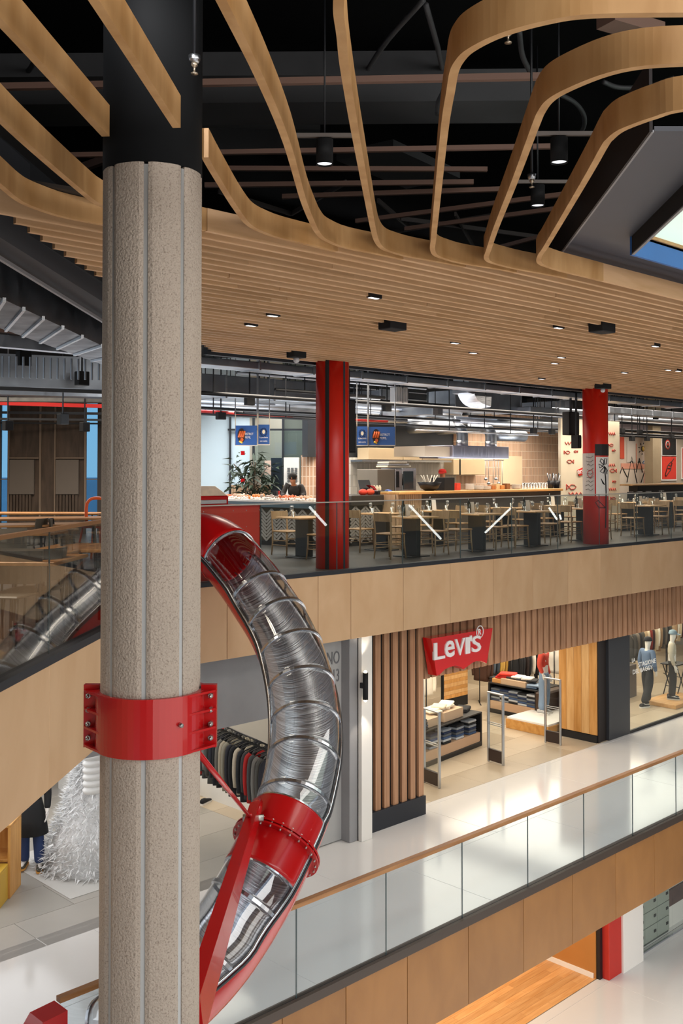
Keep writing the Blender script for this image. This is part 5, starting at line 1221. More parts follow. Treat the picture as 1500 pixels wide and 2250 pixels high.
for i, (a, b, z, w_, h_, m, nm, lab) in enumerate(((((-30, 747), (240, 772), ZC-.1, .16, .16, DUCT2, 'steel_beam', 'silver beam crossing below the dark duct'), ((-30, 722), (240, 752), ZC-.0, .05, .05, paint('rust_rail', '7d5f52', .6), 'rail', 'thin rust-coloured rail above the silver beam'),
    ((-30, 812), (240, 822), ZC-.1, .1, .55, DUCT, 'air_duct', 'ribbed grey duct face left of the column'), ((-30, 842), (240, 852), ZC-.3, .5, .14, DUCT2, 'pipe_tray', 'bright metal service tray left of the column'),
    ((-30, 861), (240, 868), ZC-.3, .5, .12, DUCT2, 'pipe_tray', 'second bright metal service tray left of the column'), ((-30, 852), (240, 862), ZC-.42, .06, .06, PBK, 'pipe', 'black pipe between the two bright trays'),
    ((-30, 885), (240, 893), ZC-.4, .08, .08, PR, 'pipe', 'straight red pipe left of the column'), ((-30, 878), (240, 880), ZC-.35, .3, .08, paint('tray_mix', '6c6a66', .6, var=.5, scale=6), 'pipe_tray', 'dull cable tray above the red pipe'),
    ((-30, 906), (240, 909), ZC-.6, .06, .05, PBK, 'rail', 'upper black lighting rail before the timber doors'), ((-30, 920), (240, 923), ZC-.6, .06, .05, PBK, 'rail', 'middle black lighting rail before the timber doors'), ((-30, 929), (240, 931), ZC-.6, .05, .04, PBK, 'rail', 'lower black lighting rail before the timber doors')))):
    eb_ = ebeam(a, b, z, w_, h_, nm, m, lab)
    if i == 2: RD = eb_
for k in range(18):
    a_ = -20+k*15; P = atz(a_, 786+.037*a_, ZC-.1); MB().beam(P-FW*.08+Vector((0, 0, .02)), P-FW*.08+Vector((0, 0, -.30)), .02, .03).obj('rib', DUCT, RD, True)
for k, (px, py) in enumerate(((52, 788), (180, 832), (138, 921), (17, 935), (186, 938))):
    p = atY(px, py, 16+k*1.2); t = thing('loudspeaker', 'small black hanging box, %s from the top-left among the services' % ORD[k], 'speaker', tuple(p)); s_ = .10 if k < 2 else .08
    MB().bbox(-s_, s_, -.08, .08, -s_*1.2, s_*1.2, .01).obj('cabinet', BLKM, t); MB().box(-.01, .01, -.01, .01, s_*1.2, ZR-p.z).obj('hanger', BLK, t)
# ================================================================== VOID CEILING above the bent slats
ROOF = 5.6; RUST = paint('rust_rail', '7d5f52', .6)
for i, (a, b, z, w_, h_, m, nm, lab) in enumerate((((-60, 192), (1300, 166), 4.7, .05, .05, RUST, 'rail', 'long rust-brown ceiling rail highest in the black void'), ((-60, 222), (1190, 212), 5.2, .62, .3, paint('grey_beam', '444446', .8, var=.2, scale=2), 'concrete_beam', 'broad dark grey beam across the black ceiling void'),
    ((-60, 150), (1000, 143), 5.0, .12, .2, paint('dark_beam', '303032', .9, var=.3, scale=4), 'steel_beam', 'dark grey beam just above the highest rail'), ((-60, 345), (1240, 321), 4.7, .045, .045, RUST, 'rail', 'rust-brown rail level with the cylinder lamps'), ((470, 370), (1070, 372), 4.7, .045, .045, RUST, 'rail', 'short rust rail below the left cylinder lamp'),  # first entry is a beam in mottled dark grey
    ((450, 407), (1040, 400), 4.7, .05, .05, RUST, 'rail', 'lower rust rail right of the column'), ((620, 432), (1120, 415), 4.7, .05, .05, RUST, 'rail', 'rust rail above the slanting ones'), ((782, 486), (1260, 424), 4.7, .05, .05, RUST, 'rail', 'slanting rust rail rising to the right, upper'), ((890, 503), (1300, 448), 4.7, .05, .05, RUST, 'rail', 'slanting rust rail rising to the right, lower'),
    ((1090, 545), (1185, 520), 4.7, .05, .05, RUST, 'rail', 'short rail near the fifth bent slat'), ((1330, 40), (1440, 72), 5.1, .2, .1, paint('rust_rail', '7d5f52', .6), 'bracket', 'brown steel bracket at the top right'),
    ((60, 410), (232, 350), 4.9, .06, .08, RUST, 'brace', 'diagonal rust brace left of the column'), ((90, 425), (180, 395), 4.9, .05, .05, paint('dark_brace', '3a3432', .7), 'brace', 'second dark diagonal brace left of the column'), ((800, 330), (950, 395), 5.3, .8, .1, paint('grey_slab', '353537', .8), 'ceiling_plate', 'dull grey plate in the black void'), ((450, 300), (700, 305), 5.4, .9, .1, paint('grey_slab', '353537', .8), 'ceiling_plate', 'dull grey plate right of the column top'))):
    ebeam(a, b, z, w_, h_, nm, m, lab)
for k, pts in enumerate((((960, 250), (962, 225), (975, 190), (965, 120), (935, 10)), ((1225, 205), (1262, 225), (1281, 250), (1284, 272), (1278, 288)), ((1325, 180), (1360, 192), (1420, 190), (1480, 172)), ((1140, 60), (1147, 120), (1165, 160)), ((45, 180), (60, 160), (75, 130), (70, 60)), ((800, 165), (850, 90), (930, 0)))):
    topify(MB().tube(smooth_path([atz(x, y, 4.95) for x, y in pts], 5), .022, 6).obj('cable', paint('cable_dark', '2f2f31', .6)), 'dark flexible conduit hanging in the ceiling void, %s of six' % ORD[k], 'cable')
for k, (a, b) in enumerate((((800, 520), (1100, 470)), ((880, 480), (1180, 520)), ((480, 420), (640, 470)), ((640, 470), (760, 400)), ((1000, 470), (1050, 560)), ((830, 440), (900, 500)))):
    topify(MB().beam(atz(*a, 5.2), atz(*b, 5.2), .03, .06).obj('brace', paint('dark_brace', '3a3432', .7)), 'thin dark steel brace behind the bent slats, %s of six' % ORD[k], 'brace')
LENS = glow('lens', (.9, .93, 1), 1.2)
for k, (px, py, wpx, hpx) in enumerate(((713, 362, 38, 55), (1228, 358, 38, 55), (1181, 453, 31, 46))):
    Yd = .13*2250/wpx; p = atY(px, py, Yd); h_ = hpx/2250*Yd
    t = thing('cylinder_lamp', 'black cylinder downlight, %s' % ['left of the third bent slat', 'upper right', 'lower right'][k], 'lamp', tuple(p))
    MB().lathe([(.063, .015), (.065, 0), (.065, h_), (.0, h_)], n=20).obj('housing', BLKM, t); MB().lathe([(0, .012), (.055, .012), (.062, .018)], n=20).obj('lens', LENS, t)
    MB().tube([(0, 0, h_), (0, 0, 5.55-p.z)], .008, 6).obj('stem', BLK, t); MB().box(-.3, .3, -.015, .015, h_+.02, h_+.05).obj('track', paint('track_grey', '6c625c', .5), t).rotation_euler = (0, 0, YAW-R(90))
BRS = paint('brass', 'b0a08c', .3, metal=.8)
for k, (px, py, Yd) in enumerate(((427, 163, 5.4), (1168, 412, 7.6), (1116, 95, 5.6))):
    p = atY(px, py, Yd); t = thing('sprinkler', 'small metal sprinkler head, %s' % ['above the column', 'near the lower right cylinder lamp', 'inside the largest slat loop'][k], 'sprinkler', tuple(p))
    MB().lathe([(.02, 0), (.02, .006), (.006, .010), (.006, .035), (.018, .045), (.018, .06)], n=12).obj('head', BRS, t); MB().lathe([(.022, .06), (.032, .075), (.032, .10), (.02, .105)], n=12).obj('cup', STEEL, t); MB().tube([(0, 0, .1), (0, 0, 5.55-p.z)], .010, 6).obj('drop_pipe', BLK, t)
# roof light box top right --------------------------------------------------
zk = ZC+.28; P1, P2, Hc = atz(1220, 577, zk), atz(1437, 288, zk), atz(1390, 519, zk); e_ = (P1-P2).normalized()
rb = tag(MB().prism([tuple(q.xy) for q in (P1, P2, P2+RT*.62, Hc-e_*2.6, Hc, Hc+Vector((14, 0, 0)), P1+Vector((14, 0, 0)))], zk, zk+.03).top('ceiling', paint('box_grey', '4a4c55', .45)), kind='structure')
MB().beam(P1+Vector((0, 0, .22))-RT*.02, P2+Vector((0, 0, .22))-RT*.02, .02, .45).obj('side_board', paint('box_brown', '241b1b', .6), rb, True)
MB().beam(P1-RT*.01, P2-RT*.01, .015, .015).obj('edge_strip', paint('bright_strip', '9a9a9e', .4), rb, True)
zl = zk-.165
MB().beam(Hc+Vector((0, 0, -.08)), Hc-e_*4+Vector((0, 0, -.08)), .02, .165).obj('inner_board', BLKM, rb, True)
MB().beam(Hc+Vector((0, 0, -.16))-e_*0, Hc-e_*4+Vector((0, 0, -.16)), .025, .012).obj('edge_strip', paint('bright_strip', '9a9a9e', .4), rb, True)
MB().beam(P1+Vector((0, .0, .2)), P1+Vector((14, 0, .2)), .02, .4).obj('side_board', BLKM, rb, True)
MB().box(Hc.x, Hc.x+14, Hc.y, Hc.y+.03, zl, zl+.185).obj('blue_board', paint('beam_blue', '2f69b0', .5, var=.1), rb, True)
MB().box(Hc.x, Hc.x+14, Hc.y-.02, Hc.y+.03, zl+.186, zl+.215).obj('wood_strip', BENTW, rb, True)
MB().prism([tuple(q.xy) for q in (Hc, Hc+Vector((14, 0, 0)), Hc+Vector((14, -5, 0)), Hc-e_*4.5)], zl+.216, zl+.23).obj('roof_glass', glow('roof_daylight', (.62, .76, .66), .75), rb, True)
# small fittings in the slatted ceiling -------------------------------------
dl = [(600, 689), (552, 711), (822, 649), (1227, 716), (1440, 757), (1000, 750), (1233, 782), (1219, 795), (1190, 830), (1040, 772), (1372, 816), (1490, 812), (1468, 810)]
for k, (px, py) in enumerate(dl):
    p = atz(px, py, ZC+.02); t = thing('downlight', 'tiny recessed lamp between the ceiling slats, %s listed from the column rightward' % (ORD+['thirteenth'])[k], 'downlight', (p.x, p.y, ZC-.01))
    MB().bbox(-.09, .09, -.03, .03, .0, .06, .004).obj('housing', BLK, t); MB().box(-.07, .05, -.024, .024, -.004, .0).obj('lens', glow('down_lens', (.95, .97, 1), 1.6), t)
for k, (px, py, s) in enumerate(((862, 711, .15), (1322, 717, .15), (651, 775, .13), (1324, 846, .16))):
    p = atz(px, py, ZC); t = thing('camera_box', 'black ceiling fitting hanging through the slats, %s' % ['left of centre', 'right of centre', 'nearest the ceiling edge at left', 'above the poster column'][k], 'fitting', (p.x, p.y, ZC-.08))
    MB().bbox(-s, s, -s*.7, s*.7, 0, .12, .01).obj('box', BLKM, t)
    if k > 1: MB().sphere((0, 0, -.03), .05, n=12, m=8).obj('dome', paint('dome', 'c8c8cc', .15, spec=.8), t)
# ================================================================== SHOPS on the middle floor (z = ZM)
random.seed(21)
# sign: red glossy bat-wing board with white lettering
SD = DS-.12
sgp = [(932, 1401), (1067, 1378), (1054, 1455), (1042, 1450), (1031, 1450), (1022, 1454), (1003, 1468), (997, 1463), (985, 1460), (973, 1463), (962, 1468), (950, 1480), (944, 1482)]
sgn = thing('shop_sign', 'glossy red wing-shaped shop sign with white lettering on the slatted fascia', 'sign', tuple(atD(1000, 1470, SD)))
pts = [atD(x+ (0), y, SD) for x, y in sgp]
SIGNR = paint('sign_red', 'cf1618', .18, coat=.6, var=.02)
MB().slab([p-Vector((0, .16, 0)) for p in pts], (0, .20, 0)).obj('board', SIGNR, sgn, True)
SF = SD-.165
p, q = atD(951, 1450, SF), atD(1053, 1450, SF); dz = atD(951, 1450, SF).z-atD(951, 1413, SF).z
LT = paint('sign_white', 'efe9ea', .4)
bz0, bz1 = atD(953, 1450.5, SF).z, atD(953, 1413, SF).z
for ch, a, b, z0_, z1_ in (('L', 951, 975, 0, 1), ('e', 975, 996, 0, 1), ('V', 997, 1019, 0, 1), ('I', 1020, 1030, 0, 1), ("'", 1030, 1034, .72, 1.06), ('S', 1034, 1054, 0, 1)):
    xa_, xb_ = XD(a, SF), XD(b, SF); place_text('lettering', ch, 1, (xa_, SF, bz0+(bz1-bz0)*z0_), (1, 0, 0), (0, 0, 1), LT, sgn, .02, .015, fit=(xb_-xa_, (bz1-bz0)*(z1_-z0_)))
c = atD(1053, 1388, SF); MB().tube([(c.x+.10*math.cos(a*math.pi/10), SF-.01, c.z+.11*math.sin(a*math.pi/10)) for a in range(21)], .010, 5, False).obj('ring', LT, sgn, True)
place_text('lettering', 'R', 1, (c.x-.04, SF, c.z-.055), (1, 0, 0), (0, 0, 1), LT, sgn, .01, .01, fit=(.085, .11))
# wall lamp on the white pillar
lp = atD(793, 1535, 11.9); wl = thing('wall_lamp', 'black cylinder wall lamp shining up and down the white pillar', 'lamp', (lp.x, 11.86, lp.z))
hh = atD(793, 1478, 11.86).z-lp.z
MB().lathe([(.0, 0), (.045, 0), (.045, hh), (0, hh)], (0, -.06, 0), 16).obj('housing', BLKM, wl); MB().box(-.02, .02, -.06, .05, hh*.4, hh*.6).obj('bracket', BLK, wl)
WB = glow('wall_bulb', (1, .82, .55), 6.)
MB().sphere((0, -.06, -.012), .03, n=10, m=6).obj('bulb', WB, wl); MB().sphere((0, -.06, hh+.012), .03, n=10, m=6).obj('bulb', WB, wl)
for s, zz in ((1, lp.z+hh+.05), (-1, lp.z-.05)):
    l = bpy.data.lights.new('wall_lamp_light', 'SPOT'); l.energy = 22; l.color = (1, .88, .72); l.spot_size = R(70); l.spot_blend = .5; l.shadow_soft_size = .02
    o = bpy.data.objects.new('wall_lamp_light', l); o.location = (lp.x, 11.74, zz); o.rotation_euler = (R(180) if s > 0 else 0, 0, 0); COL.objects.link(o)
# anti-theft gates
ALU = paint('aluminium', 'bfc2c6', .3, metal=.9); ACR = glassy('acrylic', (.95, .97, .97), 1.4, mult=1.2)
def gate(px0, py0, px1, py1, lab):
    a, b = atz(px0, py0, ZM), atz(px1, py1, ZM); c = (a+b)/2; rz = math.atan2(b.y-a.y, b.x-a.x); L_ = (b-a).length; H_ = 1.46
    t = thing('security_gate', lab, 'gate', tuple(c), rz)
    for s in (-1, 1): MB().bbox(s*L_/2-.018, s*L_/2+.018, -.03, .03, 0, H_, .006).obj('post', ALU, t)
    MB().bbox(-L_/2, L_/2, -.03, .03, H_-.03, H_, .005).obj('top_bar', ALU, t)
    MB().bbox(-L_/2+.02, L_/2-.02, -.028, .028, .03, .28, .004).obj('kick_box', paint('gate_box', '2a1d1a', .4), t)
    MB().box(-L_/2+.02, L_/2-.02, -.004, .004, .28, H_-.03).obj('acrylic_panel', ACR, t)
    for z in (.78, .82): MB().box(-L_/2+.02, L_/2-.02, -.012, .012, z*H_/1.46, z*H_/1.46+.012).obj('cross_bar', ALU, t)
    return t
gate(932, 1719, 965, 1732, 'nearest silver security gate beside the slatted oak screen')
gate(1073, 1672, 1105, 1682, 'middle silver security gate at the denim shop entrance')
gate(1198, 1631, 1231, 1638, 'farthest silver security gate beside the oak clad pier')
# ---- clothes
def cloth(h, rough=.85, var=.12, scale=9): return paint('cloth_'+h, h, rough, var=var, scale=scale, bump=.3, bscale=14)
GSH = {}
def garment_mesh(kind, L_, W_, seed):
    """hanging garment seen edge-on: sloping shoulders, flattened body with folds; local X = shoulder line, hangs from z = 0"""
    rnd = random.Random(seed); mb = MB(); n = 20; rows = 9
    ph = rnd.random()*6; vs = []
    for r in range(rows):
        t = r/(rows-1); z = -.07-t*L_
        if kind == 'trousers': wx, wy = W_*.36*(1+.15*t), .035+.02*t
        else:
            wx = W_*(.18+.32*min(1, t*4.5)) if t < .22 else W_*(.50+.04*t+.02*math.sin(t*7+ph)); wy = .028+.045*min(1, t*3)+.01*math.sin(9*t+ph)
        for k in range(n):
            a = 2*math.pi*k/n; f = 1+.16*math.sin(5*a+ph+t*3)*t
            vs.append((wx*math.cos(a)*(1+.05*math.sin(3*a+ph)), wy*math.sin(a)*f, z+(-.05*abs(math.cos(a)) if r < 3 and kind != 'trousers' else 0)))
    fs = [(i*n+k, i*n+(k+1) % n, (i+1)*n+(k+1) % n, (i+1)*n+k) for i in range(rows-1) for k in range(n)]
    fs += [tuple(range(n))[::-1], tuple((rows-1)*n+k for k in range(n))]; mb.add(vs, fs, True)
    if kind != 'trousers':
        for s in (-1, 1):
            mb.tube(smooth_path([(s*W_*.40, 0, -.12), (s*W_*.53, .0, -.20), (s*W_*.57, .01, -.20-L_*.35), (s*W_*.53, .02, -.16-L_*.72)], 3), [.045, .05, .055, .055, .055, .052, .05, .048, .046, .045], 8)
    return mb
HOOK = MB().tube(smooth_path([(0, 0, -.08), (0, 0, 0), (.0, .02, .03), (0, .035, .01)], 3), .005, 5).tube([(-.17, 0, -.12), (0, 0, -.07), (.17, 0, -.12)], .010, 5)
def garment(kind, col, p, rz, lab, L_=.68, W_=.42, group=None, puff=False):
    key = (kind, col, round(L_, 1), puff, random.randrange(2))
    if key not in GSH:
        mb = garment_mesh(kind, L_, W_, sum(map(ord, str(key))))
        if puff:
            for k in range(5): mb.lathe([(W_*.50, -.03), (W_*.55, 0), (W_*.50, .03)], (0, 0, -.25-k*L_/6), 16, ay=.2)
        GSH[key] = mb.mesh('fabric', cloth(col)); GSH['hook'] = GSH.get('hook') or HOOK.mesh('hanger', paint('hanger_dark', '2b2b2b', .4))
    t = thing('hanging_'+kind, lab, 'garment', p, rz, group)
    link('fabric', GSH[key], t); link('hanger', GSH['hook'], t); return t
def rackline(p, q, n, cols, kind, what, z, rail_lab, L_=.68, turn=90, feet=True, cat='rack', W_=.42):
    p = Vector((*p.xy, z)); q = Vector((*q.xy, z)); d = (q-p); ang = math.atan2(d.y, d.x)
    r = thing('clothes_rail', rail_lab, cat, (p.x, p.y, ZM)); MB().tube([p, q], .014, 8).obj('rail', BLK, r, True)
    if feet:
        for e in (p, q): MB().tube([(e.x, e.y, ZM), e], .014, 8).obj('post', BLK, r, True); MB().tube([(e.x-.2, e.y-.2, ZM+.012), (e.x+.2, e.y+.2, ZM+.012)], .012, 6).obj('foot', BLK, r, True)
    else:
        for e in (p, q): MB().tube([e, (e.x, e.y, -1.0)], .010, 6).obj('drop_rod', BLK, r, True)
    for k in range(n):
        c = p+d*((k+.5)/n); col = cols[k % len(cols)]
        garment(kind, col[0], (c.x, c.y, z-.035), ang+R(turn)+random.uniform(-.12, .12), '%s, %s' % (col[1], what % NUM[k]), L_+random.uniform(-.06, .06), W_, puff=len(col) > 2)
    return r
NUM = ['first', 'second', 'third', 'fourth', 'fifth', 'sixth', 'seventh', 'eighth', 'ninth', 'tenth', 'eleventh', 'twelfth', 'thirteenth', 'fourteenth', 'fifteenth', 'sixteenth', 'seventeenth', 'eighteenth', 'nineteenth', 'twentieth', 'twenty-first', 'twenty-second']
# left store: jackets over the white plinth
def zat(px, py, Yc): return atY(px, py, Yc)
ja, jb = atz(452, 1595, -2.72), atz(622, 1612, -2.72)
ja = atY(455, 1590, 17.3); jb = atY(615, 1600, 15.3); zr = -2.55
JC = [('3a3a3a', 'charcoal jacket'), ('b3201c', 'red padded jacket', 1), ('4a4b4b', 'grey coat'), ('7c7a74', 'pale grey coat'), ('55544f', 'grey parka'), ('2a2b33', 'navy puffer jacket', 1), ('1b1b1d', 'black jacket'), ('68645b', 'taupe coat'), ('a59a84', 'beige coat'), ('8d8674', 'khaki jacket'), ('23232a', 'black puffer jacket', 1), ('15161a', 'black coat'), ('c0b49e', 'cream jacket'), ('202226', 'dark jacket')]
rackline(ja, jb, 20, JC, 'jacket', '%s from the left over the white plinth', zr, 'black rail carrying jackets over the long white plinth', .78, feet=False, W_=.46)
pa, pbk = atz(440, 1748, ZM), atz(560, 1793, ZM); pd = (pbk-pa).normalized(); pn = Vector((-pd.y, pd.x, 0))
if pn.dot(FW) < 0: pn = -pn
PLN = paint('plinth_white', 'e9e7e2', .5, var=.02)
t = MB().slab([pa-pd*2, pbk+pd*.1, pbk+pd*.1+pn*.7, pa-pd*2+pn*.7], (0, 0, .42)).top('display_plinth', PLN, 'long low white plinth under the row of jackets', 'plinth')
for k in range(7):
    c = pa+pd*(.1+.3*k)+pn*(.35+.1*(k % 2)); c.z = ZM+.42
    MB().bbox(-.16, .16, -.13, .13, 0, .05, .015).top('folded_garment', cloth(['8f8b80', '77746b', 'a8a295', '5f5d58', '9c968a', '6b6862', 'b5ae9f'][k]), 'folded grey-beige garment on the white plinth, %s from the left' % ORD[k], 'garment').location = c
wpn = MB().slab([pa-pd*2-pn*0+Vector((0, 0, 0)), ], (0, 0, .1)) if 0 else None
# shoe just right of the column
sp0 = atz(452, 1765, ZM); sh = thing('sneaker', 'black and white sneaker on the grey floor right of the column', 'shoe', tuple(sp0), R(20))
def shoe_parts(t, M, up, sole, s=1.0, z=0):
    mb = MB(); rows = []
    prof = [(-.13, .035, .07), (-.10, .042, .085), (-.04, .04, .08), (.03, .042, .055), (.09, .046, .04), (.135, .035, .028), (.15, .01, .018)]
    vs = []; n = 12
    for x, w_, h in prof:
        for k in range(n):
            a = 2*math.pi*k/n; vs.append((x*s, w_*s*math.cos(a), z+(.02+max(0, h*(.5+.5*math.sin(a))))*s))
    fs = [(i*n+k, i*n+(k+1) % n, (i+1)*n+(k+1) % n, (i+1)*n+k) for i in range(len(prof)-1) for k in range(n)]+[tuple(range(n)), tuple((len(prof)-1)*n+k for k in range(n))]
    mb.add(vs, fs, True); a = mb.xf(M); sb = MB().prism([(x*s, y*s) for x, y in [(-.14, -.03), (-.10, -.045), (0, -.042), (.08, -.05), (.14, -.035), (.162, 0), (.14, .035), (.08, .05), (0, .042), (-.10, .045), (-.14, .03)]], z+0, z+.026*s).xf(M)
    return a, sb
a_, s_ = shoe_parts(sh, Matrix.Identity(4), 0, 0, 1.1); a_.obj('upper', cloth('1d1e22'), sh); s_.obj('sole', WHITEP, sh)
# ---- figures: one skinned body, clothing as its own meshes, shoes, hats -----------------
def skin_body(name, joints, bones, mat, parent, sub=2):
    me = bpy.data.meshes.new(name); keys = list(joints); me.from_pydata([joints[k][0] for k in keys], [(keys.index(a), keys.index(b)) for a, b in bones], [])
    o = link(name, me, parent); o.modifiers.new('skin', 'SKIN').use_smooth_shade = True
    sv = me.skin_vertices[0].data
    for i, k in enumerate(keys):
        r = joints[k][1]; sv[i].radius = r if isinstance(r, tuple) else (r, r); sv[i].use_root = (i == 0)
    if sub: o.modifiers.new('sub', 'SUBSURF').levels = sub; o.modifiers['sub'].render_levels = sub
    dg = bpy.context.evaluated_depsgraph_get(); bpy.context.view_layer.update()
    m2 = bpy.data.meshes.new_from_object(o.evaluated_get(dg)); o.modifiers.clear(); o.data = m2; m2.materials.clear(); m2.materials.append(mat)
    for p_ in m2.polygons: p_.use_smooth = True
    return o
def lerp3(a, b, t): return tuple(a[i]+(b[i]-a[i])*t for i in range(3))
def figure(name, label, cat, loc, rz, H=1.78, skin='e3ded6', pose=None, top=None, bottom=None, shoes=None, cap=None, hair=None, head=True, coat=False, wide=1.25, upper_only=False, top_len=0, face=False):
    """faces local +X; pose entries override joint positions (unit: standing height 1)"""
    t = thing(name, label, cat, loc, rz); P = {
     'pelvis': (0, 0, .52), 'waist': (0, 0, .60), 'chest': (.005, 0, .72), 'neck': (0, 0, .825), 'headb': (.01, 0, .865), 'heada': (.02, 0, .93), 'headt': (.01, 0, .965),
     'hipL': (0, .05, .50), 'kneeL': (.012, .055, .275), 'ankL': (-.01, .06, .045), 'toeL': (.075, .065, .018), 'hipR': (0, -.05, .50), 'kneeR': (.012, -.055, .275), 'ankR': (-.01, -.06, .045), 'toeR': (.075, -.065, .018),
     'shL': (0, .105, .80), 'elL': (-.015, .135, .63), 'wrL': (.03, .14, .485), 'haL': (.045, .14, .445), 'shR': (0, -.105, .80), 'elR': (-.015, -.135, .63), 'wrR': (.03, -.14, .485), 'haR': (.045, -.14, .445)}
    P.update(pose or {}); P = {k: tuple(c*H for c in v) for k, v in P.items()}; r = lambda x: x*H
    J = {'pelvis': (P['pelvis'], (r(.075), r(.055))), 'waist': (P['waist'], (r(.062), r(.047))), 'chest': (P['chest'], (r(.078), r(.055))), 'neck': (P['neck'], r(.028)), 'headb': (P['headb'], r(.040)), 'heada': (P['heada'], r(.050)), 'headt': (P['headt'], r(.038))}
    B = [('pelvis', 'waist'), ('waist', 'chest'), ('chest', 'neck'), ('neck', 'headb'), ('headb', 'heada'), ('heada', 'headt')]
    if not head: J.pop('heada'); J.pop('headt'); B = B[:4]
    for s in 'LR':
        for k, rr in (('hip', .045), ('knee', .032), ('ank', .022), ('toe', .016)): J[k+s] = (P[k+s], r(rr))
        for k, rr in (('sh', .030), ('el', .022), ('wr', .014), ('ha', .017)): J[k+s] = (P[k+s], r(rr))
        B += [('pelvis', 'hip'+s), ('hip'+s, 'knee'+s), ('knee'+s, 'ank'+s), ('ank'+s, 'toe'+s), ('chest', 'sh'+s), ('sh'+s, 'el'+s), ('el'+s, 'wr'+s), ('wr'+s, 'ha'+s)]
        d = (Vector(P['ha'+s])-Vector(P['wr'+s])).normalized(); side = Vector((1, 0, 0)); side = (side-d*side.dot(d)).normalized()
        for f_ in range(4):
            b_ = Vector(P['ha'+s])+side*r(.011)*(1.5-f_)*1.0+d*r(.008); L_ = r([.040, .045, .042, .032][f_]); inn = Vector((0, -1 if s == 'L' else 1, 0))
            J['f%d%s' % (f_, s)] = (tuple(b_), r(.0055)); J['g%d%s' % (f_, s)] = (tuple(b_+d*L_*.55+inn*L_*.1), r(.005)); J['h%d%s' % (f_, s)] = (tuple(b_+d*L_+inn*L_*.35), r(.0042))
            B += [('ha'+s, 'f%d%s' % (f_, s)), ('f%d%s' % (f_, s), 'g%d%s' % (f_, s)), ('g%d%s' % (f_, s), 'h%d%s' % (f_, s))]
        th = Vector(P['wr'+s])+d*r(.012)+side*r(.014); J['t0'+s] = (tuple(th), r(.007)); J['t1'+s] = (tuple(th+(d+side*.8).normalized()*r(.026)), r(.0055)); B += [('wr'+s, 't0'+s), ('t0'+s, 't1'+s)]
    body = skin_body('body', J, B, paint('skin_'+skin, skin, .45, var=.02), t)
    if bottom:
        JJ = {'pelvis': (P['pelvis'], (r(.082), r(.065)))}; BB = []; w2 = wide
        for s in 'LR':
            JJ['hip'+s] = (P['hip'+s], r(.052)); JJ['mid'+s] = (lerp3(P['hip'+s], P['knee'+s], .5), r(.046*w2)); JJ['knee'+s] = (P['knee'+s], r(.040*w2)); JJ['low'+s] = (lerp3(P['knee'+s], P['ank'+s], .55), r(.038*w2)); JJ['ank'+s] = (P['ank'+s], r(.038*w2))
            BB += [('pelvis', 'hip'+s), ('hip'+s, 'mid'+s), ('mid'+s, 'knee'+s), ('knee'+s, 'low'+s), ('low'+s, 'ank'+s)]
        JJ['belt'] = (lerp3(P['pelvis'], P['waist'], .7), (r(.068), r(.055))); BB.append(('pelvis', 'belt'))
        skin_body('trousers', JJ, BB, cloth(bottom), t)
    if top:
        JJ = {'chest': (P['chest'], (r(.092), r(.070))), 'waist': (P['waist'], (r(.085), r(.068))), 'collar': (lerp3(P['chest'], P['neck'], .85), r(.040))}; BB = [('chest', 'waist'), ('chest', 'collar')]
        if top_len: JJ['hem0'] = (lerp3(P['waist'], P['pelvis'], .9), (r(.090), r(.075))); BB.append(('waist', 'hem0'))
        if top_len > 1: MB().lathe([(r(.088), r(.58)), (r(.108), r(.50)), (r(.125), r(.42)), (r(.145), r(.29)), (r(.138), r(.29)), (r(.10), r(.46))], (0, 0, 0), 20, ax=.85).obj('coat_skirt', cloth(top), t)
        for s in 'LR':
            JJ['sh'+s] = (P['sh'+s], r(.042)); JJ['el'+s] = (P['el'+s], r(.036)); JJ['wr'+s] = (lerp3(P['el'+s], P['wr'+s], .92), r(.028))
            BB += [('chest', 'sh'+s), ('sh'+s, 'el'+s), ('el'+s, 'wr'+s)]
        skin_body('coat' if top_len > 1 else 'jacket', JJ, BB, cloth(top), t)
    if shoes:
        for s in 'LR':
            a_, t_ = Vector(P['ank'+s]), Vector(P['toe'+s]); ang = math.atan2(t_.y-a_.y, t_.x-a_.x); M = Matrix.Translation((a_.x+.03, a_.y, P['ank'+s][2]-.045*H)) @ Matrix.Rotation(ang, 4, 'Z')
            u_, so = shoe_parts(t, M, 0, 0, 1.1); u_.obj('shoe', cloth(shoes[0]), t); so.obj('sole', paint('sole_'+shoes[1], shoes[1], .5), t)
    if head:
        hc = Vector(P['heada'])
        if cap:
            MB().lathe([(r(.060), r(.0)), (r(.061), r(.02)), (r(.050), r(.048)), (r(.02), r(.062)), (0, r(.064))], (hc.x-.01, hc.y, hc.z+r(.005)), 18).obj('cap', cloth(cap), t)
            MB().slab([(hc.x+r(.045), hc.y-r(.045), hc.z+r(.006)), (hc.x+r(.10), hc.y-r(.03), hc.z-r(.006)), (hc.x+r(.105), hc.y+r(.03), hc.z-r(.006)), (hc.x+r(.045), hc.y+r(.045), hc.z+r(.006))], (0, 0, .012)).obj('cap_peak', cloth(cap), t)
        if hair: MB().sphere((hc.x-r(.012), hc.y, hc.z+r(.012)), r(.060), r(.060), r(.056), 14, 10).obj('hair', cloth(hair), t)
        # face: nose, eyes, mouth, ears
        MB().slab([(hc.x+r(.048), hc.y-r(.006), hc.z-r(.012)), (hc.x+r(.048), hc.y+r(.006), hc.z-r(.012)), (hc.x+r(.046), hc.y, hc.z+r(.012))], (r(.014), 0, -r(.004))).obj('nose', paint('skin_'+skin, skin, .45), t)
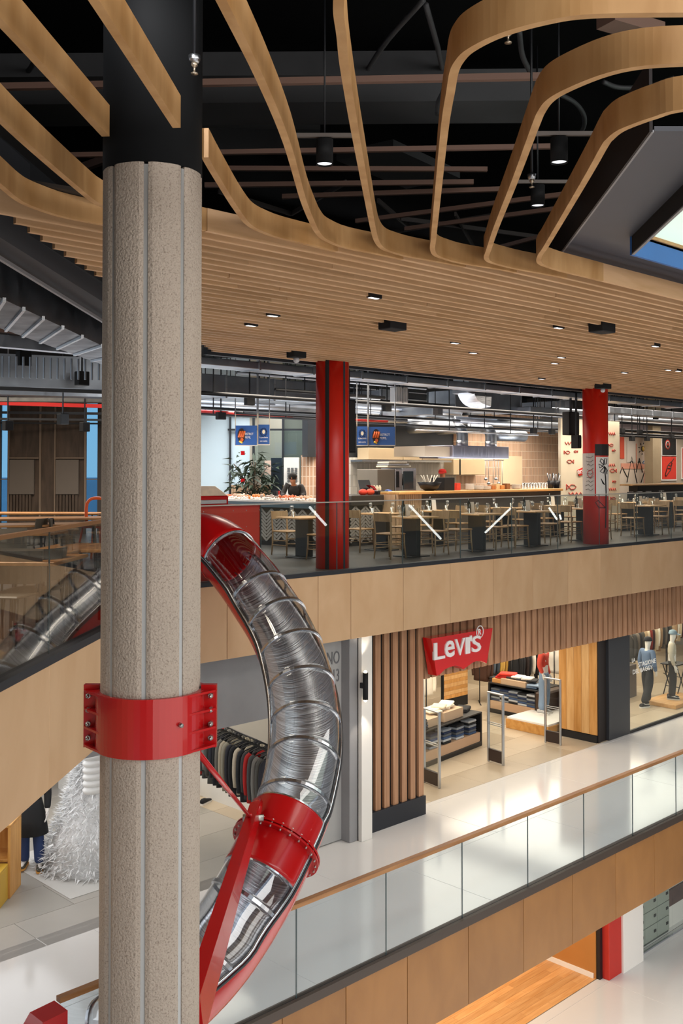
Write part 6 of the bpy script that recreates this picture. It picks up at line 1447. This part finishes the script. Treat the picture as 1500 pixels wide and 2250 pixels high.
        if face:
            for s in (-1, 1):
                MB().sphere((hc.x+r(.047), hc.y+s*r(.018), hc.z+r(.006)), r(.005), n=8, m=6).obj('eye', BLK, t); MB().sphere((hc.x, hc.y+s*r(.053), hc.z-r(.002)), r(.006), r(.004), r(.013), 8, 6).obj('ear', paint('skin_'+skin, skin, .45), t)
            MB().sphere((hc.x+r(.047), hc.y, hc.z-r(.028)), r(.004), r(.014), r(.003), 8, 6).obj('mouth', paint('lip', '9c4a44', .5), t)
    return t
toCam = lambda p: math.atan2(-p.y, -p.x)
# window mannequins
p = atz(1416, 1553, ZM); q = atz(1446, 1552, ZM)
figure('mannequin', 'mannequin in a blue denim jacket and black cap striding in the shop window', 'mannequin', (p.x+.15, p.y, ZM), R(-15), 1.80, 'e6e2dc',
  {'kneeL': (.045, .055, .27), 'ankL': (.06, .06, .045), 'toeL': (.15, .06, .018), 'kneeR': (-.03, -.05, .275), 'ankR': (-.13, -.05, .045), 'toeR': (-.05, -.055, .018), 'elR': (-.02, -.15, .62), 'wrR': (.05, -.11, .50), 'haR': (.07, -.10, .465)},
  top='5f7391', bottom='2a2b2e', shoes=('25262a', 'e8e5df'), cap='26262a', wide=1.5, top_len=1)
q = atz(1470, 1545, ZM)
pf = MB().bbox(-1.0, .55, -.45, .45, 0, .10, .008).top('low_plinth', wood('plinth_oak', 'd2a672', 'bb8c56', .5, (.2, 1, 1), 9.), 'low square oak plinth under the cap-wearing mannequin in beige', 'plinth'); pf.location = (XD(1473, 13.3)+.1, 13.3, ZM)
figure('mannequin', 'mannequin in a beige vest, dark trousers and pale blue cap in the shop window', 'mannequin', (XD(1473, 13.3), 13.3, ZM+.10), R(-60), 1.82, 'e6e2dc', None, top='bdb4a2', bottom='2f2d2c', shoes=('3a3c40', 'd8d4cc'), cap='8fa6b5', wide=1.35)
# entrance mannequins
p = atz(1200, 1580, ZM+.3); tb = MB().bbox(-.9, .9, -.6, .6, 0, .22, .006).top('platform', wood('platform_oak', 'cf9a55', 'b57c3a', .5, (.2, 1, 1), 8.), 'low oak platform with white top under the red-shirted mannequin', 'platform'); pl0 = atz(1222, 1583, ZM+.26); tb.location = (pl0.x+.35, pl0.y+.45, ZM)
MB().bbox(-.88, .88, -.58, .58, .22, .27, .006).obj('white_top', WHITEP, tb); MB().box(-.9, .9, -.62, -.60, .0, .07).obj('black_kick', BLK, tb)
f1 = atz(1192, 1568, ZM+.27)
figure('mannequin', 'mannequin in a red sweatshirt and light blue jeans by the farthest gate', 'mannequin', (f1.x+.05, max(f1.y, tb.location.y-.35), ZM+.27), R(-75), 1.80, 'e6e2dc', {'elR': (-.01, -.15, .66), 'wrR': (.03, -.12, .54), 'haR': (.04, -.11, .50)}, top='d04a3a', bottom='7d93ad', shoes=('b9b9b9', 'e8e5df'), wide=1.5)
f2 = atz(1243, 1562, ZM+.27)
figure('mannequin', 'mannequin in a brown top and black trousers beside the oak clad pier', 'mannequin', (XD(1240, tb.location.y+.1), tb.location.y+.1, ZM+.27), R(-75), 1.80, 'e6e2dc', None, top='8a6a4a', bottom='1c1c20', shoes=('8a5a3a', 'b5502c'), wide=1.15)
# left store mannequin in a black coat
p = atz(68, 1908, ZM)
figure('mannequin', 'mannequin in a long black coat and blue jeans behind the beige fascia left', 'mannequin', (p.x, p.y, ZM+.02), toCam(p)-R(12), 1.80, 'e6e2dc', {'kneeL': (.03, .065, .275), 'ankL': (.05, .085, .045), 'toeL': (.13, .10, .018), 'ankR': (-.02, -.06, .045), 'elR': (.02, -.14, .66), 'wrR': (.07, -.06, .60), 'haR': (.08, -.02, .60)}, top='1d1e20', bottom='2c3f6b', shoes=('4a463c', 'd49a4a'), wide=1.25, top_len=2)
# kitchen staff
p = atD(972, 1062, 16.2); figure('person', 'cook in a red cap and white jacket behind the black box on the pass', 'person', (p.x, 16.2, 0), R(-150), 1.66, 'b5795a', {'elR': (.03, -.14, .66), 'wrR': (.12, -.10, .60), 'haR': (.16, -.09, .59)}, top='dcdad6', bottom='2a2b2e', cap='c4281f', shoes=('202022', '303030'), face=True)
p = atY(648, 1075, 23.3); figure('person', 'dark-haired fishmonger in a black apron bending over the seafood counter', 'person', (p.x, p.y, 0), YAW+R(170), 1.66, 'a8704f', {'chest': (.05, 0, .70), 'neck': (.10, 0, .79), 'headb': (.13, 0, .82), 'heada': (.16, 0, .875), 'headt': (.16, 0, .91), 'shL': (.05, .105, .77), 'shR': (.05, -.105, .77), 'elL': (.10, .15, .64), 'wrL': (.20, .13, .62), 'haL': (.24, .12, .62), 'elR': (.10, -.15, .64), 'wrR': (.20, -.11, .62), 'haR': (.24, -.10, .62)}, top='2e2a28', bottom='2a2b2e', hair='17120f', shoes=('202022', '303030'), face=True)
# ---- white shaggy sculpture in the left store
c = atz(222, 1905, ZM); random.seed(5); wm = MB()
prof = [(1.0, 0), (.9, .18), (.82, .45), (.62, .8), (.45, 1.2), (.34, 1.6), (.26, 2.0), (.12, 2.2)]
wm.lathe([(r_*.80, z) for r_, z in prof], (0, 0, 0), 28)
for k in range(9000):
    i = random.randrange(len(prof)-1); t = random.random(); z = prof[i][1]*(1-t)+prof[i+1][1]*t; r_ = prof[i][0]*(1-t)+prof[i+1][0]*t; a = random.uniform(0, 6.28)
    b = Vector((r_*math.cos(a)*random.uniform(.78, .95), r_*math.sin(a)*random.uniform(.78, .95), z)); n_ = Vector((math.cos(a), math.sin(a), .4)); d1 = (n_+Vector((random.uniform(-.9, .9), random.uniform(-.9, .9), random.uniform(-1.2, .4)))).normalized()*random.uniform(.07, .16); w_ = Vector((-math.sin(a), math.cos(a), random.uniform(-.5, .5)))*.013
    n0_ = len(wm.v); wm.v += [tuple(b-w_), tuple(b+w_), tuple(b+d1)]; wm.f.append((n0_, n0_+1, n0_+2)); wm.sm.append(False)
me = bpy.data.meshes.new('shredded_mound'); me.from_pydata(wm.v, [], wm.f); me.materials.append(paint('shred_white', 'f4f5f6', .3, var=.25, scale=40))
o = link('shredded_mound', me, None, (c.x+.1, c.y+.3, ZM)); tag(o, 'tall white mound of shredded plastic strips behind the concrete column', 'sculpture', kind='stuff')
MB().box(-1.05, 1.05, -1.05, 1.05, 0, .008).top('floor_sheet', paint('sheet_grey', 'c4c2be', .5), 'thin white sheet under the shredded white mound', 'sheet').location = (c.x+.1, c.y+.3, ZM+.001)
pw = atY(207, 1690, 15.5); pj = thing('puffer_jacket', 'white quilted jacket hanging above the shredded mound beside the column', 'jacket', (pw.x, pw.y, pw.z-.35))
MB().box(-.006, .006, -.006, .006, .72, -1.06-pj.location.z).obj('hanger_wire', STEEL, pj)
for k in range(7): MB().lathe([(.15, 0), (.19, .04), (.19, .07), (.15, .11)], (0, 0, k*.10), 14, ay=.6).obj('quilted_ring', paint('quilt_white', 'f0f0ee', .4), pj)
a, b = atz(128, 1732, ZM), atz(185, 1765, ZM); d = (b-a).normalized(); n_ = Vector((-d.y, d.x, 0)); n_ = n_ if n_.dot(FW) > 0 else -n_
MB().slab([a, b+d*1.4, b+d*1.4+n_*1.0, a+n_*1.0], (0, 0, .62)).top('display_plinth', PLN, 'white block plinth left of the column under the slab edge', 'plinth')
# oak shelf with jeans at the far left
a = atz(22, 1975, ZM); sx_ = wood('shelf_oak', 'd9a35e', 'c0863f', .45, (1, 1, .2), 9.); YW = paint('yellow_board', 'd3a83c', .5)
shf = thing('oak_shelf', 'oak shelf unit with a yellow lower table at the left edge', 'shelf', (a.x, a.y, ZM), YAW-R(90))
MB().bbox(-.9, -.0, .0, .5, 1.0, 1.04, .004).obj('top_board', sx_, shf); MB().bbox(-.04, 0, 0, .5, 0.0, 1.0, .004).obj('side_board', sx_, shf); MB().bbox(-.9, -.04, .46, .5, 0, 1.0, .003).obj('back_board', sx_, shf)
MB().bbox(-.9, -.04, .0, .46, .52, .55, .003).obj('mid_board', sx_, shf); MB().bbox(-.9, -.03, -.35, 0, .46, .50, .004).obj('yellow_top', YW, shf); MB().bbox(-.07, -.03, -.35, 0, 0, .46, .004).obj('yellow_leg', YW, shf)
def xy_local(t, v): return t.location+Matrix.Rotation(t.rotation_euler.z, 3, 'Z') @ Vector(v)
jm = {}
def folded(p, rz, col, lab, group=None, sz=(.26, .19, .045), lean=0):
    k = (col, sz)
    if k not in jm: jm[k] = MB().bbox(-sz[0]/2, sz[0]/2, -sz[1]/2, sz[1]/2, 0, sz[2], min(.016, sz[2]*.4)).mesh('folded_garment', cloth(col))
    o = link('folded_garment', jm[k], None, p); o.rotation_euler = (0, 0, rz); return tag(o, lab, 'garment', group)
for k in range(5):
    q = xy_local(shf, (-.30, -.17, .50+.047*k)); folded(q, YAW-R(90)+random.uniform(-.1, .1), ['1f2a44', '26355a', '1b2136', '2b3c66', '1c1c22'][k], '%s dark blue folded jeans from the bottom on the yellow board' % ORD[k])
# ---- denim shop display tables ---------------------------------------------------
TAN = paint('shelf_tan', 'bf9d80', .55, var=.03)
def display_table(p, q, depth, lab, stacks, key, H_=.72):
    """front bottom edge runs p -> q on the floor; black frame, tan shelf boards, folded stock in front"""
    L_ = (q-p).length; rz = math.atan2(q.y-p.y, q.x-p.x); t = thing('display_table', lab, 'table', tuple(p), rz)
    MB().bbox(0, L_, 0, depth, 0, .10, .004).obj('kick_base', BLK, t)
    for x in (0, L_-.05): MB().bbox(x, x+.05, .0, depth, .10, H_, .004).obj('end_panel', BLK, t)
    MB().bbox(.05, L_-.05, .02, depth-.02, .10, .30, .004).obj('lower_drawer', TAN, t); MB().box(.05, L_-.05, depth*.5, depth*.54, .30, H_).obj('back_panel', BLKM, t)
    MB().bbox(0, L_, 0, depth, H_, H_+.03, .004).obj('top_board', BLK, t)
    cols = ['22304f', '8e949c', '1b1c20', 'b9bcc0', '3d5378', '5a5f66']
    for s in range(stacks):
        x = .05+(L_-.1)*(s+.5)/stacks
        for k in range(6): folded(xy_local(t, (x, .17, .30+.052*k)), rz+random.uniform(-.05, .05), cols[(s+k) % 6], '%s folded jeans from the bottom, %s stack from left, %s' % (ORD[k], ORD[s], key), None, (.30, .24, .05))
    return t, rz, L_, H_+.03
a, b = atz(966, 1675, ZM), atz(1059, 1638, ZM)
aa = a+(a-b)*.55
t1, rz1, L1_, h1 = display_table(aa, b, 1.0, 'nearer display table of folded jeans beside the first gate', 5, 'nearer table')
BX = paint('box_tan', 'c2a68a', .55)
def tbox(t, x, y, z, sx_, sy_, sz_, lab, mat=BX): o = MB().bbox(-sx_/2, sx_/2, -sy_/2, sy_/2, 0, sz_, .004).top('riser_box', mat, lab, 'box'); o.location = xy_local(t, (x, y, z)); o.rotation_euler = (0, 0, t.rotation_euler.z); return o
tbox(t1, L1_*.62, .35, h1, .75, .5, .20, 'tan riser box on the nearer display table under cream garments')
tbox(t1, L1_*.30, .35, h1, .55, .5, .17, 'second tan riser box at the left of the nearer display table')
for k in range(6): folded(xy_local(t1, (L1_*.45+.12*k, .35+.04*(k % 2), h1+.20+.03*(k % 3))), rz1+.4*(k % 3-1), ['e6dcc6', 'efe7d6', 'd9cdb4', 'e9e2d2', 'ddd2bd', 'f0eadc'][k], '%s cream folded garment from left on the tan riser box' % ORD[k], None, (.34, .3, .05))
for k in range(4): folded(xy_local(t1, (L1_*.14, .2, h1+.05*k)), rz1+.1*k, ['23242a', '1d2a40', '2a2b30', '1b1b1f'][k], '%s dark folded jeans from the bottom at the near end of the nearer table' % ORD[k], None, (.42, .34, .05))
folded(xy_local(t1, (L1_*.93, .4, h1)), rz1+.3, '1f2024', 'black bag-like folded garment at the right end of the nearer table', None, (.4, .3, .08))
a, b = atz(1072, 1564, ZM), atz(1178, 1586, ZM)
t2, rz2, L2_, h2 = display_table(a, b, 1.0, 'farther display table with a brown leather end behind the middle gate', 5, 'farther table')
MB().bbox(L2_-.02, L2_+.26, -.04, .9, .05, h2-.02, .04).obj('draped_leather', paint('leather_brown', '3f2c20', .45, var=.3, scale=6, bump=.6, bscale=6), t2)
tbox(t2, L2_*.50, .3, h2, .75, .5, .14, 'tan riser box on the farther table under striped shirts'); tbox(t2, L2_*.22, .3, h2, .5, .45, .10, 'orange-tan riser box on the farther table under the red shirts', paint('box_orange', 'd39a5c', .5))
for k in range(3): folded(xy_local(t2, (L2_*.22+.04*k, .3, h2+.10+.05*k)), rz2+.2*k, ['c4281f', 'b8221c', 'cf3628'][k], '%s red folded shirt from the bottom on the farther table' % ORD[k], None, (.42, .32, .05))
for k in range(5): folded(xy_local(t2, (L2_*.40+.14*k, .3, h2+.14+.03*(k % 2))), rz2+.1*k, ['2b2c30', 'd8d6d0', '34363b', 'c8c6c0', '1f2024'][k], '%s folded striped shirt from left on the farther table' % ORD[k], None, (.26, .34, .05))
for k in range(2): folded(xy_local(t2, (L2_*.80+.1*k, .25, h2+.0+.05*k)), rz2+.2, ['6f86a3', '8ea3bb'][k], '%s light blue folded jeans on the brown leather end' % ['lower', 'upper'][k], None, (.36, .3, .05))
for k in range(2): folded(xy_local(t2, (L2_*.06, .3, h2+.05*k)), rz2-.2, '26272b', '%s dark folded garment at the left end of the farther table' % ['lower', 'upper'][k], None, (.34, .3, .05))
# wooden slanted display panel and brown garments near it
pb_ = atz(1000, 1560, ZM); wp_ = thing('display_wall', 'light wood display wall with angled boards behind the nearer table', 'display', (pb_.x, pb_.y, ZM)); Yw = pb_.y+.2
xw0, xw1 = XD(974, Yw), XD(1026, Yw); zt_ = atD(1000, 1466, Yw).z
for k in range(8):
    z0_ = ZM+.25+(zt_-ZM-.25)*k/8; z1_ = ZM+.25+(zt_-ZM-.25)*(k+1)/8
    MB().bbox(xw0, xw1, Yw, Yw+.03, z0_+.002, z1_-.002, .003).obj('board', HICK[k % 2], wp_, True)
MB().box(xw0-.05, xw0, Yw-.0, Yw+.06, ZM, zt_+.03).obj('post', BLK, wp_, True); MB().box(xw0, xw1, Yw, Yw+.05, ZM, ZM+.25).obj('kick_board', BLK, wp_, True); MB().box(xw0, xw1, Yw, Yw+.05, zt_, zt_+.03).obj('top_bar', BLK, wp_, True)
# racks: cream by the screen, ochre, black, in the window
CR_ = [('efe6d4', 'cream shirt'), ('2a211c', 'dark brown shirt'), ('e2d6bd', 'ecru shirt'), ('f0ebe0', 'white shirt'), ('e8dcc4', 'cream overshirt'), ('4a3526', 'brown jacket')]
def onz(px, py, z): return atz(px, py, z)
zr = ZM+1.50
pa_ = onz(936, 1462, zr); rackline(pa_+Vector((0, .0, 0)), pa_+Vector((.55, 1.35, 0)), 9, CR_, 'shirt', '%s on the rail beside the slatted screen', zr, 'black rail of cream shirts beside the slatted screen', .62)
# pale blue hanging dress at the left
p = onz(927, 1480, zr+.05); garment('trousers', 'c2d3da', (p.x+.16, p.y+.15, zr+.0), R(30), 'pale blue long garment hanging behind the oak slats', 1.0, .5)
p = onz(1048, 1455, zr); q = p+Vector((3.6, .3, 0))
OC = [('55606b', 'grey-blue jeans jacket'), ('3e4650', 'slate jacket'), ('c8a04c', 'ochre jacket'), ('d1aa58', 'mustard jacket'), ('bd9444', 'ochre shirt'), ('c9a252', 'mustard shirt')]
yy = onz(1060, 1490, ZM+.9).y
P0 = Vector((XD(1052, 16.8), 16.8, 0)); P1_ = Vector((XD(1126, 16.8), 16.8, 0)); rackline(P0, P1_, 11, [('4a2f22', 'brown jacket'), ('4a2f22', 'brown jacket')]+OC, 'jacket', '%s on the ochre rail at the back', ZM+1.42, 'rail of ochre and slate jackets at the back of the denim shop', .70, turn=90)
P0 = Vector((XD(1122, 16.4), 16.4, 0)); P1_ = Vector((XD(1188, 16.4), 16.4, 0)); rackline(P0, P1_, 9, [('17181c', 'black backpack-like jacket'), ('1d1e24', 'black jacket'), ('2a1f1e', 'dark brown jacket'), ('15161a', 'black coat'), ('cfcac0', 'white shirt')], 'jacket', '%s on the black rail', ZM+1.36, 'rail of black jackets behind the farther table', .74)
P0 = Vector((XD(1215, 15.0), 15.0, 0)); P1_ = Vector((XD(1258, 15.0), 15.0, 0)); rackline(P0, P1_, 5, [('d8d4ca', 'white shirt'), ('c6b79c', 'beige shirt'), ('2a2a2e', 'black shirt')], 'shirt', '%s on the rail behind the brown-topped mannequin', ZM+1.75, 'short rail behind the brown-topped mannequin', .74)
# brown bags on shelf at the back left
for k, px in enumerate((1028, 1036)): p = Vector((XD(px, 18.2), 18.2, 0)); garment('trousers', 'b5712e', (p.x, p.y, ZM+1.45), 0, '%s tan apron hanging left of the ochre rail' % ORD[k], .7, .5)
# window display racks
WC = [('3b3835', 'dark plaid shirt'), ('6e6459', 'plaid shirt'), ('2c2a2b', 'dark plaid shirt'), ('4f4a42', 'brown plaid shirt'), ('b59a7a', 'tan shirt'), ('d8c8ac', 'cream shirt'), ('7c2a20', 'rust red shirt'), ('3d1f1e', 'maroon shirt'), ('c8b79a', 'beige shirt'), ('e4ddcf', 'white shirt'), ('8f7458', 'camel shirt')]
P0 = Vector((XD(1372, 14.6), 14.6, 0)); P1_ = Vector((XD(1460, 15.2), 15.2, 0)); rackline(P0, P1_, 16, WC, 'shirt', '%s on the long window rail', ZM+1.8, 'long black rail of shirts behind the window mannequins', .78)
P0 = Vector((XD(1462, 15.4), 15.4, 0)); P1_ = Vector((XD(1530, 15.9), 15.9, 0)); rackline(P0, P1_, 13, WC[::-1], 'shirt', '%s on the right window rail', ZM+1.8, 'black rail of shirts at the right edge of the shop window', .78)
a, b = atz(1370, 1541, ZM), atz(1398, 1529, ZM); o = MB().slab([a-Vector((.8, 0, 0)), b, b+Vector((0, 1.2, 0)), a+Vector((-.8, 1.2, 0))], (0, 0, .86)).top('grey_counter', paint('counter_grey', '6a625f', .5), 'plain grey-brown counter block behind the window glass', 'counter')
for k in range(2): folded((a.x+.35*k, a.y+.35, ZM+.86), .2*k, ['a8b0b8', 'c5c9cc'][k], '%s pale folded shirt on the grey-brown counter' % ['left', 'right'][k], None, (.3, .3, .06))
p = Vector((XD(1500, 13.4), 13.4, ZM)); st_ = thing('trestle', 'black folding trestle beside the beige-vest mannequin', 'trestle', (p.x, p.y+.3, ZM))
for s in (-1, 1):
    MB().tube([(-.25, s*.2, 0), (.25, s*.2, .85)], .016, 6).obj('leg', BLK, st_); MB().tube([(.25, s*.2, 0), (-.25, s*.2, .85)], .016, 6).obj('leg', BLK, st_)
for z in (.25, .5): MB().tube([(-.25+z*.58, -.2, z), (-.25+z*.58, .2, z)], .012, 6).obj('cross_bar', BLK, st_)
MB().bbox(-.3, .3, -.25, .25, .85, .88, .004).obj('top_board', BLK, st_)
lb = MB().box(XD(1440, 16.5), XD(1530, 16.5), 16.4, 16.45, -2.35, -2.12).top('lit_header', glow('lit_header', (1, .86, .62), 1.1), 'warm lit header board over the window rail', 'panel')
place_text('lettering', 'S O C', 1, (XD(1478, 16.3), 16.39, -2.30), (1, 0, 0), (0, 0, 1), paint('letter_tan', '9a6a40', .6), lb, .01, fit=(1.2, .14))
tag(MB().box(XD(1372, 18), 34, 18.0, 18.2, ZM, -1.1).top('wall_back', paint('warm_back', 'c9ab82', .6)), kind='structure')
# ---- ground floor: lockers behind glass, posters
YL0 = 11.75; lx0 = gx2+.05; lx1 = XD(1470, YL0, 1960); lzt = atD(1440, 1945, YL0).z
LKM = paint('locker_grey', '9aa096', .45)
lk = thing('locker_bank', 'bank of grey-green lockers behind glass at the lower right', 'lockers', (lx0, YL0, ZG))
MB().box(lx0, lx1, YL0+.03, YL0+.5, ZG, lzt).obj('carcass', paint('locker_joint', '4c504b', .6), lk, True)
lh = .34; nc = max(2, round((lx1-lx0)/.62)); cw = (lx1-lx0)/nc
for i in range(nc):
    for j in range(int((lzt-ZG-.05)/lh)):
        x = lx0+i*cw; z = ZG+.05+j*lh; MB().bbox(x+.008, x+cw-.008, YL0, YL0+.03, z+.008, z+lh-.008, .004).obj('door', LKM, lk, True)
        MB().bbox(x+cw*.7, x+cw*.7+.09, YL0-.015, YL0, z+lh*.45, z+lh*.45+.06, .003).obj('lock', BLK, lk, True)
lx0 = lx1
wg = tag(MB().box(gx2, gx2+8, 11.6, 11.64, ZG, ZG+.03).top('window_9', STEEL), kind='structure')
for k in range(5): MB().box(gx2+k*1.6+.004, gx2+(k+1)*1.6-.004, 11.61, 11.622, ZG+.03, ZG+3.3).obj('pane', SHOPG, wg, True)
px_ = MB().box(lx0, lx0+1.4, 11.8, 11.84, atD(1470, 1951, 11.8).z, atD(1470, 1927, 11.8).z).top('poster', paint('poster_orange', 'd9673a', .6, var=.7, scale=5), 'orange and dark picture poster behind the ground floor glass', 'poster')
tag(MB().box(lx0, lx0+3, 11.85, 11.89, ZG, ZG+3.2).top('wall_ground', WHITEP), kind='structure')
MB().box(lx0, lx0+1.4, 11.8, 11.84, atD(1470, 1993, 11.8).z, atD(1470, 1957, 11.8).z).top('poster', paint('poster_brown', '5b4440', .6, var=.5, scale=6), 'brown picture board below the orange poster', 'poster')
